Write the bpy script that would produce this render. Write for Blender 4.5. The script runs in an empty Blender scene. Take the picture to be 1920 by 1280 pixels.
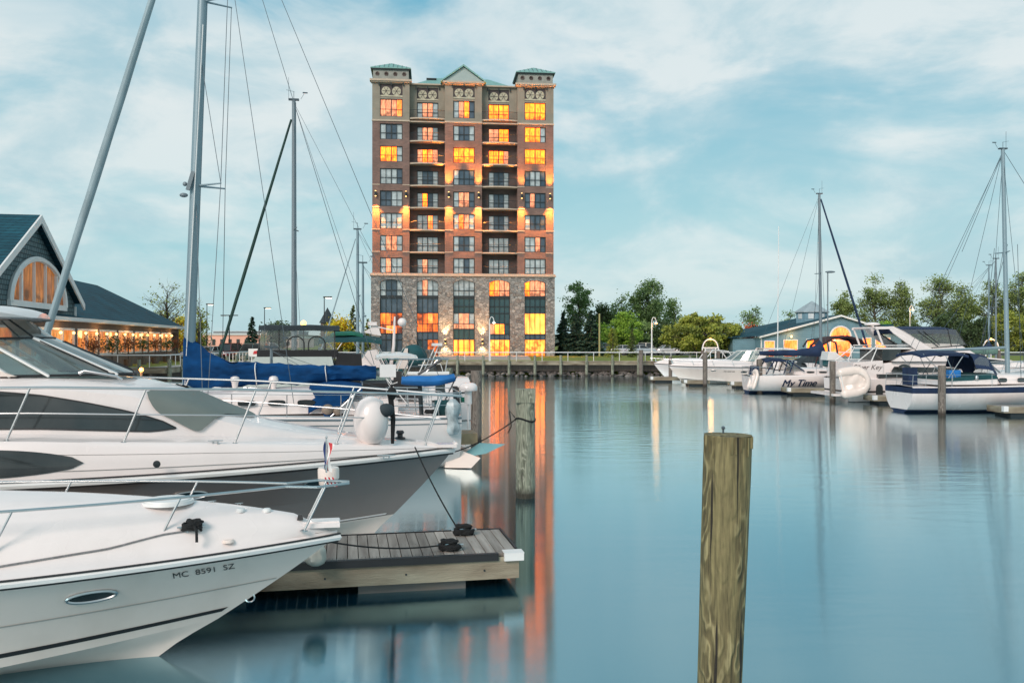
import bpy, math, random
import numpy as np
from mathutils import Vector, Matrix, noise
R = math.radians
F, H = 1600.0, 3.5            # focal length in photo pixels, camera height above the water
scene = bpy.context.scene
COL = scene.collection
def at(px, py, Y): return Vector(((px-960)/F*Y, Y, H-(py-640)/F*Y))
def gx(px, Y): return (px-960)/F*Y
def lerp(a, b, t): return a+(b-a)*t
def interp(x, xs, ys):
    return float(np.interp(x, xs, ys))

# ------------------------------------------------------------------ mesh builder
class MB:
    def __init__(s): s.v=[]; s.f=[]; s.m=[]
    def add(s, vs, fs, m=0):
        b=len(s.v); s.v += [tuple(p) for p in vs]
        s.f += [tuple(b+i for i in f) for f in fs]; s.m += [m]*len(fs)
    def box(s, c, d, m=0, rz=0.0, taper=1.0):
        cx,cy,cz=c; dx,dy,dz=d[0]/2,d[1]/2,d[2]/2; vs=[]
        ca,sa=math.cos(rz),math.sin(rz)
        for k in (-1,1):
            t = taper if k==1 else 1.0
            for i,j in ((-1,-1),(1,-1),(1,1),(-1,1)):
                x,y=i*dx*t,j*dy*t
                vs.append((cx+x*ca-y*sa, cy+x*sa+y*ca, cz+k*dz))
        s.add(vs,[(3,2,1,0),(4,5,6,7),(0,1,5,4),(1,2,6,5),(2,3,7,6),(3,0,4,7)],m)
    def bb(s, x0,x1,y0,y1,z0,z1,m=0): s.box(((x0+x1)/2,(y0+y1)/2,(z0+z1)/2),(x1-x0,y1-y0,z1-z0),m)
    def bar(s, p, q, w, h, m=0, up=(0,0,1)):
        p,q=Vector(p),Vector(q); d=(q-p).normalized(); u=Vector(up)
        if abs(d.dot(u))>.98: u=Vector((0,1,0))
        a=d.cross(u).normalized()*w/2; b=a.cross(d).normalized()*h/2
        vs=[p-a-b,p+a-b,p+a+b,p-a+b,q-a-b,q+a-b,q+a+b,q-a+b]
        s.add(vs,[(3,2,1,0),(4,5,6,7),(0,1,5,4),(1,2,6,5),(2,3,7,6),(3,0,4,7)],m)
    def tube(s, pts, r, m=0, n=8, caps=True, closed=False):
        pts=[Vector(p) for p in pts]; N=len(pts); vs=[]; fs=[]
        rr = r if isinstance(r,(list,tuple)) else [r]*N
        prev=None
        for i,p in enumerate(pts):
            if closed: d=(pts[(i+1)%N]-pts[i-1]).normalized()
            else: d=(pts[min(i+1,N-1)]-pts[max(i-1,0)]).normalized()
            if prev is None:
                a=d.orthogonal().normalized()
            else:
                a=prev-d*prev.dot(d)
                a = a.normalized() if a.length>1e-6 else d.orthogonal().normalized()
            prev=a; b=d.cross(a)
            for k in range(n):
                t=2*math.pi*k/n
                vs.append(p+(a*math.cos(t)+b*math.sin(t))*rr[i])
        L = N if closed else N-1
        for i in range(L):
            j=(i+1)%N
            for k in range(n):
                l=(k+1)%n
                fs.append((i*n+k,i*n+l,j*n+l,j*n+k))
        if caps and not closed:
            fs.append(tuple(range(n-1,-1,-1))); fs.append(tuple((N-1)*n+k for k in range(n)))
        s.add(vs,fs,m)
    def cyl(s,p,q,r0,r1=None,n=16,m=0): s.tube([p,q],[r0,r0 if r1 is None else r1],m,n)
    def grid(s, rows, m=0, mrow=None, flip=False):
        nr,nc=len(rows),len(rows[0]); vs=[p for r in rows for p in r]; b=len(s.v)
        s.v += [tuple(p) for p in vs]
        for i in range(nr-1):
            for j in range(nc-1):
                f=(b+i*nc+j,b+i*nc+j+1,b+(i+1)*nc+j+1,b+(i+1)*nc+j)
                s.f.append(f[::-1] if flip else f)
                s.m.append(mrow[j] if mrow else m)
    def poly(s, pts, m=0): s.add(pts,[tuple(range(len(pts)))],m)
    def prism(s, pts, vec, m=0, mside=None):
        v=Vector(vec); n=len(pts); a=[Vector(p) for p in pts]; b=[p+v for p in a]
        s.add(a+b,[tuple(range(n-1,-1,-1)),tuple(range(n,2*n))],m)
        s.add(a+b,[(i,(i+1)%n,n+(i+1)%n,n+i) for i in range(n)],m if mside is None else mside)
    def ell(s, c, r, m=0, nu=14, nv=9, z0=-1.0, pw=1.0):
        vs=[];fs=[]
        for i in range(nv+1):
            ph=lerp(math.asin(max(-1,z0)),math.pi/2,i/nv)
            for k in range(nu):
                th=2*math.pi*k/nu
                cc=abs(math.cos(ph))**pw
                vs.append((c[0]+r[0]*cc*math.cos(th),c[1]+r[1]*cc*math.sin(th),c[2]+r[2]*math.sin(ph)))
        for i in range(nv):
            for k in range(nu):
                l=(k+1)%nu; fs.append((i*nu+k,i*nu+l,(i+1)*nu+l,(i+1)*nu+k))
        if z0>-1: fs.append(tuple(range(nu-1,-1,-1)))
        s.add(vs,fs,m)
    def lathe(s, prof, c=(0,0,0), m=0, n=20, axis='z'):
        vs=[];fs=[]
        for r,z in prof:
            for k in range(n):
                t=2*math.pi*k/n
                if axis=='z': vs.append((c[0]+r*math.cos(t),c[1]+r*math.sin(t),c[2]+z))
                elif axis=='x': vs.append((c[0]+z,c[1]+r*math.cos(t),c[2]+r*math.sin(t)))
                else: vs.append((c[0]+r*math.cos(t),c[1]+z,c[2]+r*math.sin(t)))
        for i in range(len(prof)-1):
            for k in range(n):
                l=(k+1)%n; fs.append((i*n+k,i*n+l,(i+1)*n+l,(i+1)*n+k))
        s.add(vs,fs,m)
    def xf(s, M): s.v=[tuple(M@Vector(p)) for p in s.v]; return s
    def build(s, name, mats, parent=None, smooth=35, loc=None):
        me=bpy.data.meshes.new(name)
        me.from_pydata(s.v,[],s.f)
        mats = mats if isinstance(mats,(list,tuple)) else [mats]
        for m in mats: me.materials.append(m)
        me.polygons.foreach_set('material_index',s.m)
        if smooth:
            me.polygons.foreach_set('use_smooth',[True]*len(s.f))
            me.set_sharp_from_angle(angle=R(smooth))
        me.update()
        o=bpy.data.objects.new(name,me); COL.objects.link(o)
        if parent: o.parent=parent
        if loc is not None: o.location=loc
        return o
def tag(o,label,cat,group=None):
    o['label']=label; o['category']=cat
    if group: o['group']=group
    return o
def thing(name,label,cat,loc=(0,0,0),rz=0.0,group=None):
    o=bpy.data.objects.new(name,None); o.empty_display_size=.2; COL.objects.link(o)
    o.location=loc; o.rotation_euler=(0,0,rz); return tag(o,label,cat,group)
def struct(o,kind='structure'): o['kind']=kind; return o
def copy_tree(o,loc=None,rz=None,label=None,parent=None,scale=None):
    c=o.copy(); COL.objects.link(c)
    if parent: c.parent=parent
    for ch in list(o.children): copy_tree(ch,parent=c)
    if loc is not None: c.location=loc
    if rz is not None: c.rotation_euler=(0,0,rz)
    if scale is not None: c.scale=(scale,)*3
    if label: c['label']=label
    return c
def text_mesh(s, size, shear=0.0, bold=0.0):
    cu=bpy.data.curves.new('lettering','FONT'); cu.body=s; cu.size=size; cu.shear=shear; cu.offset=bold; cu.align_x='CENTER'
    o=bpy.data.objects.new('lettering',cu); COL.objects.link(o)
    dg=bpy.context.evaluated_depsgraph_get(); me=o.evaluated_get(dg).to_mesh()
    vs=[tuple(v.co) for v in me.vertices]; fs=[tuple(p.vertices) for p in me.polygons]
    o.evaluated_get(dg).to_mesh_clear(); bpy.data.objects.remove(o); bpy.data.curves.remove(cu)
    return vs,fs

# ------------------------------------------------------------------ materials
def srgb(r,g,b):
    f=lambda c:(c/255/12.92 if c/255<=.04045 else ((c/255+.055)/1.055)**2.4)
    return (f(r),f(g),f(b),1)
def N(nt,t,**kw):
    n=nt.nodes.new(t)
    for k,v in kw.items(): setattr(n,k,v)
    return n
def base_mat(name):
    m=bpy.data.materials.new(name); m.use_nodes=True; nt=m.node_tree
    return m,nt,nt.nodes['Principled BSDF'],nt.nodes['Material Output']
def mat(name,c,rough=.5,metal=0.,var=.12,scale=2.,bump=0.,bscale=20.,stretch=(1,1,1),coat=0.,emit=None,es=0.,c2=None,spec=.5,dirt=0.,det=4):
    m,nt,b,out=base_mat(name); L=nt.links.new
    if len(c)==3: c=(*c,1)
    tc=N(nt,'ShaderNodeTexCoord'); mp=N(nt,'ShaderNodeMapping'); mp.inputs['Scale'].default_value=stretch
    L(tc.outputs['Object'],mp.inputs['Vector'])
    n1=N(nt,'ShaderNodeTexNoise'); n1.inputs['Scale'].default_value=scale; n1.inputs['Detail'].default_value=det
    L(mp.outputs[0],n1.inputs['Vector'])
    rp=N(nt,'ShaderNodeMapRange'); rp.inputs[1].default_value=.3; rp.inputs[2].default_value=.7
    L(n1.outputs['Fac'],rp.inputs[0])
    mx=N(nt,'ShaderNodeMix',data_type='RGBA'); L(rp.outputs[0],mx.inputs['Factor'])
    mx.inputs['A'].default_value=c
    mx.inputs['B'].default_value=c2 if c2 else (c[0]*(1-var),c[1]*(1-var),c[2]*(1-var),1)
    src=mx.outputs['Result']
    if dirt:
        n2=N(nt,'ShaderNodeTexNoise'); n2.inputs['Scale'].default_value=1.3; n2.inputs['Detail'].default_value=6
        mp2=N(nt,'ShaderNodeMapping'); mp2.inputs['Scale'].default_value=(1.5,1.5,.35); L(tc.outputs['Object'],mp2.inputs[0]); L(mp2.outputs[0],n2.inputs['Vector'])
        r2=N(nt,'ShaderNodeMapRange'); r2.inputs[1].default_value=.5; r2.inputs[2].default_value=.8; r2.inputs[4].default_value=dirt; L(n2.outputs['Fac'],r2.inputs[0])
        mx2=N(nt,'ShaderNodeMix',data_type='RGBA'); L(r2.outputs[0],mx2.inputs['Factor']); L(src,mx2.inputs['A']); mx2.inputs['B'].default_value=(.22,.17,.11,1)
        src=mx2.outputs['Result']
    L(src,b.inputs['Base Color'])
    b.inputs['Metallic'].default_value=metal; b.inputs['Specular IOR Level'].default_value=spec
    r3=N(nt,'ShaderNodeMapRange'); r3.inputs[3].default_value=max(.02,rough-.06); r3.inputs[4].default_value=min(1,rough+.1)
    L(n1.outputs['Fac'],r3.inputs[0]); L(r3.outputs[0],b.inputs['Roughness'])
    b.inputs['Coat Weight'].default_value=coat
    if bump:
        nb=N(nt,'ShaderNodeTexNoise'); nb.inputs['Scale'].default_value=bscale; nb.inputs['Detail'].default_value=4; L(mp.outputs[0],nb.inputs['Vector'])
        bp=N(nt,'ShaderNodeBump'); bp.inputs['Strength'].default_value=bump; bp.inputs['Distance'].default_value=.02
        L(nb.outputs['Fac'],bp.inputs['Height']); L(bp.outputs[0],b.inputs['Normal'])
    if emit:
        L(src,b.inputs['Emission Color']) if emit=='base' else setattr(b.inputs['Emission Color'],'default_value',(*emit[:3],1))
        b.inputs['Emission Strength'].default_value=es
    return m
def glass_mat(name,tint=(.75,.85,.85),refl=.12,rough=.03,dens=.25):
    """thin see-through pane: tinted transparency + mirror by Fresnel + a little haze"""
    m,nt,b,out=base_mat(name); L=nt.links.new; nt.nodes.remove(b)
    tr=N(nt,'ShaderNodeBsdfTransparent'); tr.inputs[0].default_value=(*tint,1)
    gl=N(nt,'ShaderNodeBsdfGlossy'); gl.inputs['Roughness'].default_value=rough
    df=N(nt,'ShaderNodeBsdfDiffuse'); df.inputs[0].default_value=(.58,.60,.58,1)
    lw=N(nt,'ShaderNodeFresnel'); lw.inputs[0].default_value=1.5
    ad=N(nt,'ShaderNodeMath',operation='ADD'); ad.inputs[1].default_value=refl; L(lw.outputs[0],ad.inputs[0])
    m1=N(nt,'ShaderNodeMixShader'); m1.inputs[0].default_value=dens; L(tr.outputs[0],m1.inputs[1]); L(df.outputs[0],m1.inputs[2])
    m2=N(nt,'ShaderNodeMixShader'); L(ad.outputs[0],m2.inputs[0]); L(m1.outputs[0],m2.inputs[1]); L(gl.outputs[0],m2.inputs[2])
    L(m2.outputs[0],out.inputs[0]); return m
def lit_mat(name,c1,c2,es,scale=.9,stretch=(1,1,1)):
    """lit room behind a pane: uneven warm glow"""
    m,nt,b,out=base_mat(name); L=nt.links.new
    g=N(nt,'ShaderNodeNewGeometry'); mp=N(nt,'ShaderNodeMapping'); mp.inputs['Scale'].default_value=stretch; L(g.outputs['Position'],mp.inputs[0])
    n1=N(nt,'ShaderNodeTexNoise'); n1.inputs['Scale'].default_value=scale; n1.inputs['Detail'].default_value=3; L(mp.outputs[0],n1.inputs['Vector'])
    cr=N(nt,'ShaderNodeValToRGB'); cr.color_ramp.elements[0].position=.36; cr.color_ramp.elements[1].position=.64
    cr.color_ramp.elements[0].color=(*c1,1); cr.color_ramp.elements[1].color=(*c2,1); L(n1.outputs['Fac'],cr.inputs[0])
    n2=N(nt,'ShaderNodeTexNoise'); n2.inputs['Scale'].default_value=scale*2.7; n2.inputs['Detail'].default_value=4; mq=N(nt,'ShaderNodeMapping'); mq.inputs['Scale'].default_value=(2.2,2.2,.5); L(g.outputs['Position'],mq.inputs[0]); L(mq.outputs[0],n2.inputs['Vector'])
    mr=N(nt,'ShaderNodeMapRange'); mr.inputs[1].default_value=.3; mr.inputs[2].default_value=.72; mr.inputs[3].default_value=es*.42; mr.inputs[4].default_value=es*1.4; L(n2.outputs['Fac'],mr.inputs[0])
    b.inputs['Base Color'].default_value=(.05,.03,.02,1); b.inputs['Roughness'].default_value=.12
    tcg=N(nt,'ShaderNodeTexCoord'); sg=N(nt,'ShaderNodeSeparateXYZ'); L(tcg.outputs['Generated'],sg.inputs[0])
    n3=N(nt,'ShaderNodeTexNoise'); n3.inputs['Scale'].default_value=1.9; n3.inputs['Detail'].default_value=2; L(g.outputs['Position'],n3.inputs['Vector'])
    a3=N(nt,'ShaderNodeMath',operation='MULTIPLY_ADD'); L(n3.outputs['Fac'],a3.inputs[0]); a3.inputs[1].default_value=1.6; L(sg.outputs[2],a3.inputs[2])
    r3=N(nt,'ShaderNodeMapRange',interpolation_type='SMOOTHSTEP'); r3.inputs[1].default_value=.75; r3.inputs[2].default_value=1.15; r3.inputs[3].default_value=.38; r3.inputs[4].default_value=1.08; L(a3.outputs[0],r3.inputs[0])
    m3=N(nt,'ShaderNodeMath',operation='MULTIPLY'); L(mr.outputs[0],m3.inputs[0]); L(r3.outputs[0],m3.inputs[1])
    L(cr.outputs[0],b.inputs['Emission Color']); L(m3.outputs[0],b.inputs['Emission Strength'])
    return m
M={}
M['gel']   =mat('white_gelcoat',(.85,.765,.735),.24,var=.05,scale=.8,coat=.4,dirt=.10)
M['gelc']  =mat('cream_gelcoat',(.82,.70,.63),.28,var=.07,scale=.8,coat=.3,dirt=.15)
M['white'] =mat('white_paint',(.8,.79,.77),.45,var=.08,scale=1.5,dirt=.08)
M['taupe'] =mat('taupe_hull_paint',(.29,.228,.205),.16,var=.15,scale=.5,coat=.8,dirt=.1)
M['black'] =mat('black_rubber',(.02,.02,.022),.5,var=.3)
M['pin']   =mat('dark_pinstripe',(.04,.035,.035),.35,var=.1)
M['steel'] =mat('stainless_steel',(.62,.62,.62),.34,metal=1.,var=.1,scale=6)
M['alu']   =mat('anodised_mast',(.25,.34,.38),.4,metal=.2,var=.12,scale=1.2,stretch=(1,1,.2))
M['alud']  =mat('grey_mast_aluminium',(.20,.245,.27),.4,metal=.2,var=.15,scale=1.2,stretch=(1,1,.2))
M['smoke'] =mat('dark_tinted_window',(.012,.018,.02),.05,var=.5,scale=1.1,spec=.7,c2=(.05,.055,.055,1))
M['blue']  =mat('royal_blue_canvas',(.001,.062,.205),.85,spec=.25,var=.5,scale=2.2,bump=.6,bscale=2.6,stretch=(1,1,2.2))
M['navy']  =mat('navy_canvas',(.01,.03,.085),.8,var=.4,scale=2,bump=.5,bscale=4)
M['sky']   =mat('bright_blue_canvas',(.015,.19,.55),.7,var=.35,scale=2.2,bump=.5,bscale=5)
M['dkgrey']=mat('charcoal_canvas',(.03,.045,.055),.8,var=.35,scale=2,bump=.5,bscale=4)
M['teal']  =mat('dark_teal_canvas',(.008,.075,.085),.75,var=.4,scale=2,bump=.5,bscale=4)
M['green'] =mat('green_canvas',(.008,.16,.10),.75,var=.4,scale=2,bump=.5,bscale=4)
M['furlg'] =mat('green_furled_sail',(.01,.05,.04),.7,var=.4,scale=3,bump=.4,bscale=3,stretch=(1,1,.3))
M['furlb'] =mat('navy_furled_sail',(.01,.035,.09),.7,var=.4,scale=3,bump=.4,bscale=3,stretch=(1,1,.3))
M['furlw'] =mat('grey_furled_sail',(.30,.39,.42),.7,var=.3,scale=2,bump=.5,bscale=2,stretch=(1,1,.5))
M['grcover']=mat('grey_green_cover',(.17,.20,.185),.7,var=.15,scale=1.5,bump=.2,bscale=3)
M['tan']   =mat('tan_wood',(.36,.25,.14),.5,var=.3,scale=4,stretch=(1,8,1))
M['wood']  =mat('weathered_timber',(.33,.30,.23),.8,var=.5,scale=3,stretch=(6,6,.35),bump=.6,bscale=12,det=8)
M['fascia']=mat('pale_weathered_beam',(.40,.36,.265),.8,scale=.9,stretch=(.8,1,3.5),c2=(.12,.08,.05,1),bump=.5,bscale=14,det=8)
M['brownp']=mat('brown_piling_timber',(.21,.165,.14),.85,var=.5,scale=3,stretch=(6,6,.3),bump=.5,bscale=12,det=8)
M['wire']  =mat('rigging_wire',(.10,.13,.15),.4,metal=.6)
M['vinyl'] =glass_mat('clear_vinyl',(.90,.90,.88),.02,.08,.09)
M['wshield']=glass_mat('windscreen_glass',(.55,.70,.66),.10,.03,.16)
M['rope']  =mat('black_rope',(.012,.013,.014),.85,var=.5,scale=30,bump=.8,bscale=60)
M['ropeg'] =mat('grey_rope',(.28,.27,.27),.8,var=.4,scale=30,bump=.6,bscale=60)
M['glassd']=mat('dark_glass',(.02,.035,.045),.06,var=.4,scale=.6,spec=.8)
M['red']   =mat('red_paint',(.55,.03,.04),.5)
M['flagb'] =mat('navy_flag_cloth',(.02,.04,.16),.8)
# timber pile with swirling grain
def pile_mat(name,c1,c2,c3,ws=5.,damp=.5):
    m,nt,b,out=base_mat(name); L=nt.links.new
    tc=N(nt,'ShaderNodeTexCoord'); mp=N(nt,'ShaderNodeMapping'); mp.inputs['Scale'].default_value=(1,1,.42); L(tc.outputs['Object'],mp.inputs[0])
    nz=N(nt,'ShaderNodeTexNoise'); nz.inputs['Scale'].default_value=ws; nz.inputs['Detail'].default_value=2.5; nz.inputs['Roughness'].default_value=.45; L(mp.outputs[0],nz.inputs['Vector'])
    mu=N(nt,'ShaderNodeMath',operation='MULTIPLY'); mu.inputs[1].default_value=34; L(nz.outputs['Fac'],mu.inputs[0])
    sn=N(nt,'ShaderNodeMath',operation='SINE'); L(mu.outputs[0],sn.inputs[0])
    cr=N(nt,'ShaderNodeValToRGB'); e=cr.color_ramp.elements; e[0].position=.35; e[0].color=c1; e[1].position=.97; e[1].color=c3
    k=e.new(.8); k.color=c2
    mr=N(nt,'ShaderNodeMapRange'); mr.inputs[1].default_value=-1; L(sn.outputs[0],mr.inputs[0]); L(mr.outputs[0],cr.inputs[0])
    fine=N(nt,'ShaderNodeTexNoise'); fine.inputs['Scale'].default_value=9; fine.inputs['Detail'].default_value=8
    mp2=N(nt,'ShaderNodeMapping'); mp2.inputs['Scale'].default_value=(7,7,.5); L(tc.outputs['Object'],mp2.inputs[0]); L(mp2.outputs[0],fine.inputs['Vector'])
    big=N(nt,'ShaderNodeTexNoise'); big.inputs['Scale'].default_value=5; big.inputs['Detail'].default_value=2; 
    mp3=N(nt,'ShaderNodeMapping'); mp3.inputs['Scale'].default_value=(1.6,1.6,.16); L(tc.outputs['Object'],mp3.inputs[0]); L(mp3.outputs[0],big.inputs['Vector'])
    rb=N(nt,'ShaderNodeMapRange'); rb.inputs[1].default_value=.42; rb.inputs[2].default_value=.55; L(big.outputs['Fac'],rb.inputs[0])
    mxb=N(nt,'ShaderNodeMix',data_type='RGBA'); L(rb.outputs[0],mxb.inputs['Factor']); L(cr.outputs[0],mxb.inputs['A']); mxb.inputs['B'].default_value=c2
    mx=N(nt,'ShaderNodeMix',data_type='RGBA',blend_type='MULTIPLY'); mx.inputs['Factor'].default_value=.75; L(mxb.outputs['Result'],mx.inputs['A'])
    rf=N(nt,'ShaderNodeMapRange'); rf.inputs[1].default_value=.3; rf.inputs[2].default_value=.7; rf.inputs[3].default_value=.35; rf.inputs[4].default_value=1.45; L(fine.outputs['Fac'],rf.inputs[0])
    cb=N(nt,'ShaderNodeCombineColor'); [L(rf.outputs[0],cb.inputs[i]) for i in range(3)]; L(cb.outputs[0],mx.inputs['B'])
    # long dark drying checks
    ck=N(nt,'ShaderNodeTexNoise'); ck.inputs['Scale'].default_value=5; ck.inputs['Detail'].default_value=3
    mp4=N(nt,'ShaderNodeMapping'); mp4.inputs['Scale'].default_value=(5,5,.22); mp4.inputs['Location'].default_value=(3,1,0); L(tc.outputs['Object'],mp4.inputs[0]); L(mp4.outputs[0],ck.inputs['Vector'])
    rc=N(nt,'ShaderNodeMapRange'); rc.inputs[1].default_value=.62; rc.inputs[2].default_value=.66; L(ck.outputs['Fac'],rc.inputs[0])
    mk=N(nt,'ShaderNodeMix',data_type='RGBA'); L(rc.outputs[0],mk.inputs['Factor']); L(mx.outputs['Result'],mk.inputs['A']); mk.inputs['B'].default_value=(.02,.015,.01,1)
    # dark wet foot at the waterline (world height)
    g=N(nt,'ShaderNodeNewGeometry'); sp=N(nt,'ShaderNodeSeparateXYZ'); L(g.outputs['Position'],sp.inputs[0])
    rw=N(nt,'ShaderNodeMapRange'); rw.inputs[1].default_value=.10; rw.inputs[2].default_value=.28; rw.inputs[3].default_value=.9; rw.inputs[4].default_value=0; L(sp.outputs[2],rw.inputs[0])
    mw=N(nt,'ShaderNodeMix',data_type='RGBA'); L(rw.outputs[0],mw.inputs['Factor']); L(mk.outputs['Result'],mw.inputs['A']); mw.inputs['B'].default_value=(.03,.022,.015,1)
    L(mw.outputs['Result'],b.inputs['Base Color']); b.inputs['Roughness'].default_value=.8
    bp=N(nt,'ShaderNodeBump'); bp.inputs['Strength'].default_value=.6; bp.inputs['Distance'].default_value=.012
    ad=N(nt,'ShaderNodeMath',operation='ADD'); L(mr.outputs[0],ad.inputs[0]); L(fine.outputs['Fac'],ad.inputs[1]); sb=N(nt,'ShaderNodeMath',operation='SUBTRACT'); L(ad.outputs[0],sb.inputs[0]); L(rc.outputs[0],sb.inputs[1]); L(sb.outputs[0],bp.inputs['Height']); L(bp.outputs[0],b.inputs['Normal'])
    return m
M['pile0']=pile_mat('pressure_treated_pile',(.125,.10,.045,1),(.20,.165,.075,1),(.30,.25,.125,1),7.5)
M['pile1']=pile_mat('green_grey_pile',(.17,.18,.13,1),(.27,.28,.21,1),(.36,.36,.28,1),6.)
M['pile2']=pile_mat('brown_grey_pile',(.13,.105,.09,1),(.20,.17,.145,1),(.28,.24,.2,1),6.)
# stone cladding, speckled cells
def stone_mat(name,scale,cols,stretch=(1,1,1.6)):
    m,nt,b,out=base_mat(name); L=nt.links.new
    tc=N(nt,'ShaderNodeTexCoord'); mp=N(nt,'ShaderNodeMapping'); mp.inputs['Scale'].default_value=stretch; L(tc.outputs['Object'],mp.inputs[0])
    vo=N(nt,'ShaderNodeTexVoronoi'); vo.inputs['Scale'].default_value=scale; L(mp.outputs[0],vo.inputs['Vector'])
    sp=N(nt,'ShaderNodeSeparateColor'); L(vo.outputs['Color'],sp.inputs[0])
    cr=N(nt,'ShaderNodeValToRGB'); e=cr.color_ramp.elements
    e[0].color=cols[0]; e[0].position=0; e[1].color=cols[-1]; e[1].position=1
    for i,c in enumerate(cols[1:-1]): k=e.new((i+1)/(len(cols)-1)); k.color=c
    L(sp.outputs[0],cr.inputs[0])
    ve=N(nt,'ShaderNodeTexVoronoi',feature='DISTANCE_TO_EDGE'); ve.inputs['Scale'].default_value=scale; L(mp.outputs[0],ve.inputs['Vector'])
    rr=N(nt,'ShaderNodeMapRange'); rr.inputs[1].default_value=.0; rr.inputs[2].default_value=.12; rr.inputs[3].default_value=.45; L(ve.outputs['Distance'],rr.inputs[0])
    mx=N(nt,'ShaderNodeMix',data_type='RGBA',blend_type='MULTIPLY'); mx.inputs['Factor'].default_value=1; L(cr.outputs[0],mx.inputs['A'])
    cb=N(nt,'ShaderNodeCombineColor'); [L(rr.outputs[0],cb.inputs[i]) for i in range(3)]; L(cb.outputs[0],mx.inputs['B'])
    L(mx.outputs['Result'],b.inputs['Base Color']); b.inputs['Roughness'].default_value=.85
    bp=N(nt,'ShaderNodeBump'); bp.inputs['Strength'].default_value=.7; bp.inputs['Distance'].default_value=.06; L(rr.outputs[0],bp.inputs['Height']); L(bp.outputs[0],b.inputs['Normal'])
    return m
M['stone']=stone_mat('fieldstone_cladding',2.3,[(.15,.15,.145,1),(.31,.305,.29,1),(.21,.205,.195,1),(.42,.405,.375,1),(.24,.195,.165,1)])
# courses of shingles / brick
def course_mat(name,c1,c2,mortar,bw,rh,var=.0,rough=.85,msize=.02,axis='xz'):
    m,nt,b,out=base_mat(name); L=nt.links.new
    tc=N(nt,'ShaderNodeTexCoord'); sp=N(nt,'ShaderNodeSeparateXYZ'); L(tc.outputs['Object'],sp.inputs[0])
    ad=N(nt,'ShaderNodeMath',operation='ADD'); L(sp.outputs[0],ad.inputs[0]); L(sp.outputs[1],ad.inputs[1])
    cb=N(nt,'ShaderNodeCombineXYZ'); L(ad.outputs[0],cb.inputs[0]); L(sp.outputs[2],cb.inputs[1])
    br=N(nt,'ShaderNodeTexBrick'); br.inputs['Scale'].default_value=1; br.inputs['Brick Width'].default_value=bw; br.inputs['Row Height'].default_value=rh
    br.inputs['Mortar Size'].default_value=msize; br.inputs['Color1'].default_value=c1; br.inputs['Color2'].default_value=c2; br.inputs['Mortar'].default_value=mortar
    L(cb.outputs[0],br.inputs['Vector'])
    n1=N(nt,'ShaderNodeTexNoise'); n1.inputs['Scale'].default_value=.45; n1.inputs['Detail'].default_value=5; L(tc.outputs['Object'],n1.inputs['Vector'])
    rr=N(nt,'ShaderNodeMapRange'); rr.inputs[1].default_value=.3; rr.inputs[2].default_value=.7; rr.inputs[3].default_value=.72; rr.inputs[4].default_value=1.15; L(n1.outputs['Fac'],rr.inputs[0])
    c3=N(nt,'ShaderNodeCombineColor'); [L(rr.outputs[0],c3.inputs[i]) for i in range(3)]
    mx=N(nt,'ShaderNodeMix',data_type='RGBA',blend_type='MULTIPLY'); mx.inputs['Factor'].default_value=1; L(br.outputs['Color'],mx.inputs['A']); L(c3.outputs[0],mx.inputs['B'])
    L(mx.outputs['Result'],b.inputs['Base Color']); b.inputs['Roughness'].default_value=rough
    bp=N(nt,'ShaderNodeBump'); bp.inputs['Strength'].default_value=.6; bp.inputs['Distance'].default_value=.03; bp.invert=True; L(br.outputs['Fac'],bp.inputs['Height']); L(bp.outputs[0],b.inputs['Normal'])
    return m
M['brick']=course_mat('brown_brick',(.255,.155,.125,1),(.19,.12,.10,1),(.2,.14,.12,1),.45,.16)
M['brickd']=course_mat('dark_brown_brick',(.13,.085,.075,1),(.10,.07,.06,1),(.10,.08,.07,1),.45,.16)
M['cream']=mat('tan_stucco',(.31,.275,.215),.85,var=.25,scale=.7,bump=.2,bscale=8)
M['trim']=mat('peach_cornice',(.52,.42,.32),.7,var=.12)
M['shingle']=course_mat('grey_cedar_shingles',(.135,.20,.215,1),(.085,.14,.155,1),(.03,.05,.055,1),.34,.28,msize=.03)
M['slate']=course_mat('blue_grey_roof_shingles',(.008,.085,.12,1),(.005,.06,.09,1),(.002,.032,.046,1),.5,.2,msize=.02,rough=.97)
M['siding']=course_mat('blue_grey_clapboard',(.19,.34,.42,1),(.17,.31,.385,1),(.09,.16,.19,1),6.,.22,msize=.018)
M['copper']=mat('green_metal_roof',(.22,.42,.38),.5,var=.25,scale=1.5,stretch=(3,1,1))
M['wframe']=mat('dark_bronze_frame',(.02,.028,.032),.4)
M['roofmetal']=mat('pale_metal_roof',(.62,.68,.70),.4,var=.15)
# pane looks (tower)
M['pY']=lit_mat('lit_room_yellow',(1.,.15,.006),(1.,.095,.005),6.0,1.1)
M['pO']=lit_mat('lit_room_orange',(1.,.115,.012),(1.,.18,.04),4.0,1.1)
M['pP']=lit_mat('pink_room_and_sky_glow',(1.,.36,.17),(.9,.27,.13),1.6,1.1)
M['pG']=lit_mat('lit_lobby_gold',(1.,.18,.015),(1.,.22,.035),4.8,.5)
M['pR']=lit_mat('lit_bar_red',(.07,.01,.004),(1.,.17,.015),2.6,.6)
M['pS']=mat('pale_glowing_curtain',(.40,.46,.46),.18,var=.45,scale=1.7,coat=.5,emit='base',es=.35)  # curtains of unlit rooms, brightened by a weak glow of their own
M['pD']=mat('dark_pane',(.03,.055,.08),.06,var=.6,scale=.8,c2=(.10,.14,.18,1),spec=.8)
M['pT']=mat('teal_spandrel_glass',(.035,.085,.095),.1,var=.4,scale=.6,spec=.7)
M['bulb']=mat('warm_lamp_glass',(1,.75,.4),.4,emit=(1,.55,.16),es=4.5)
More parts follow.
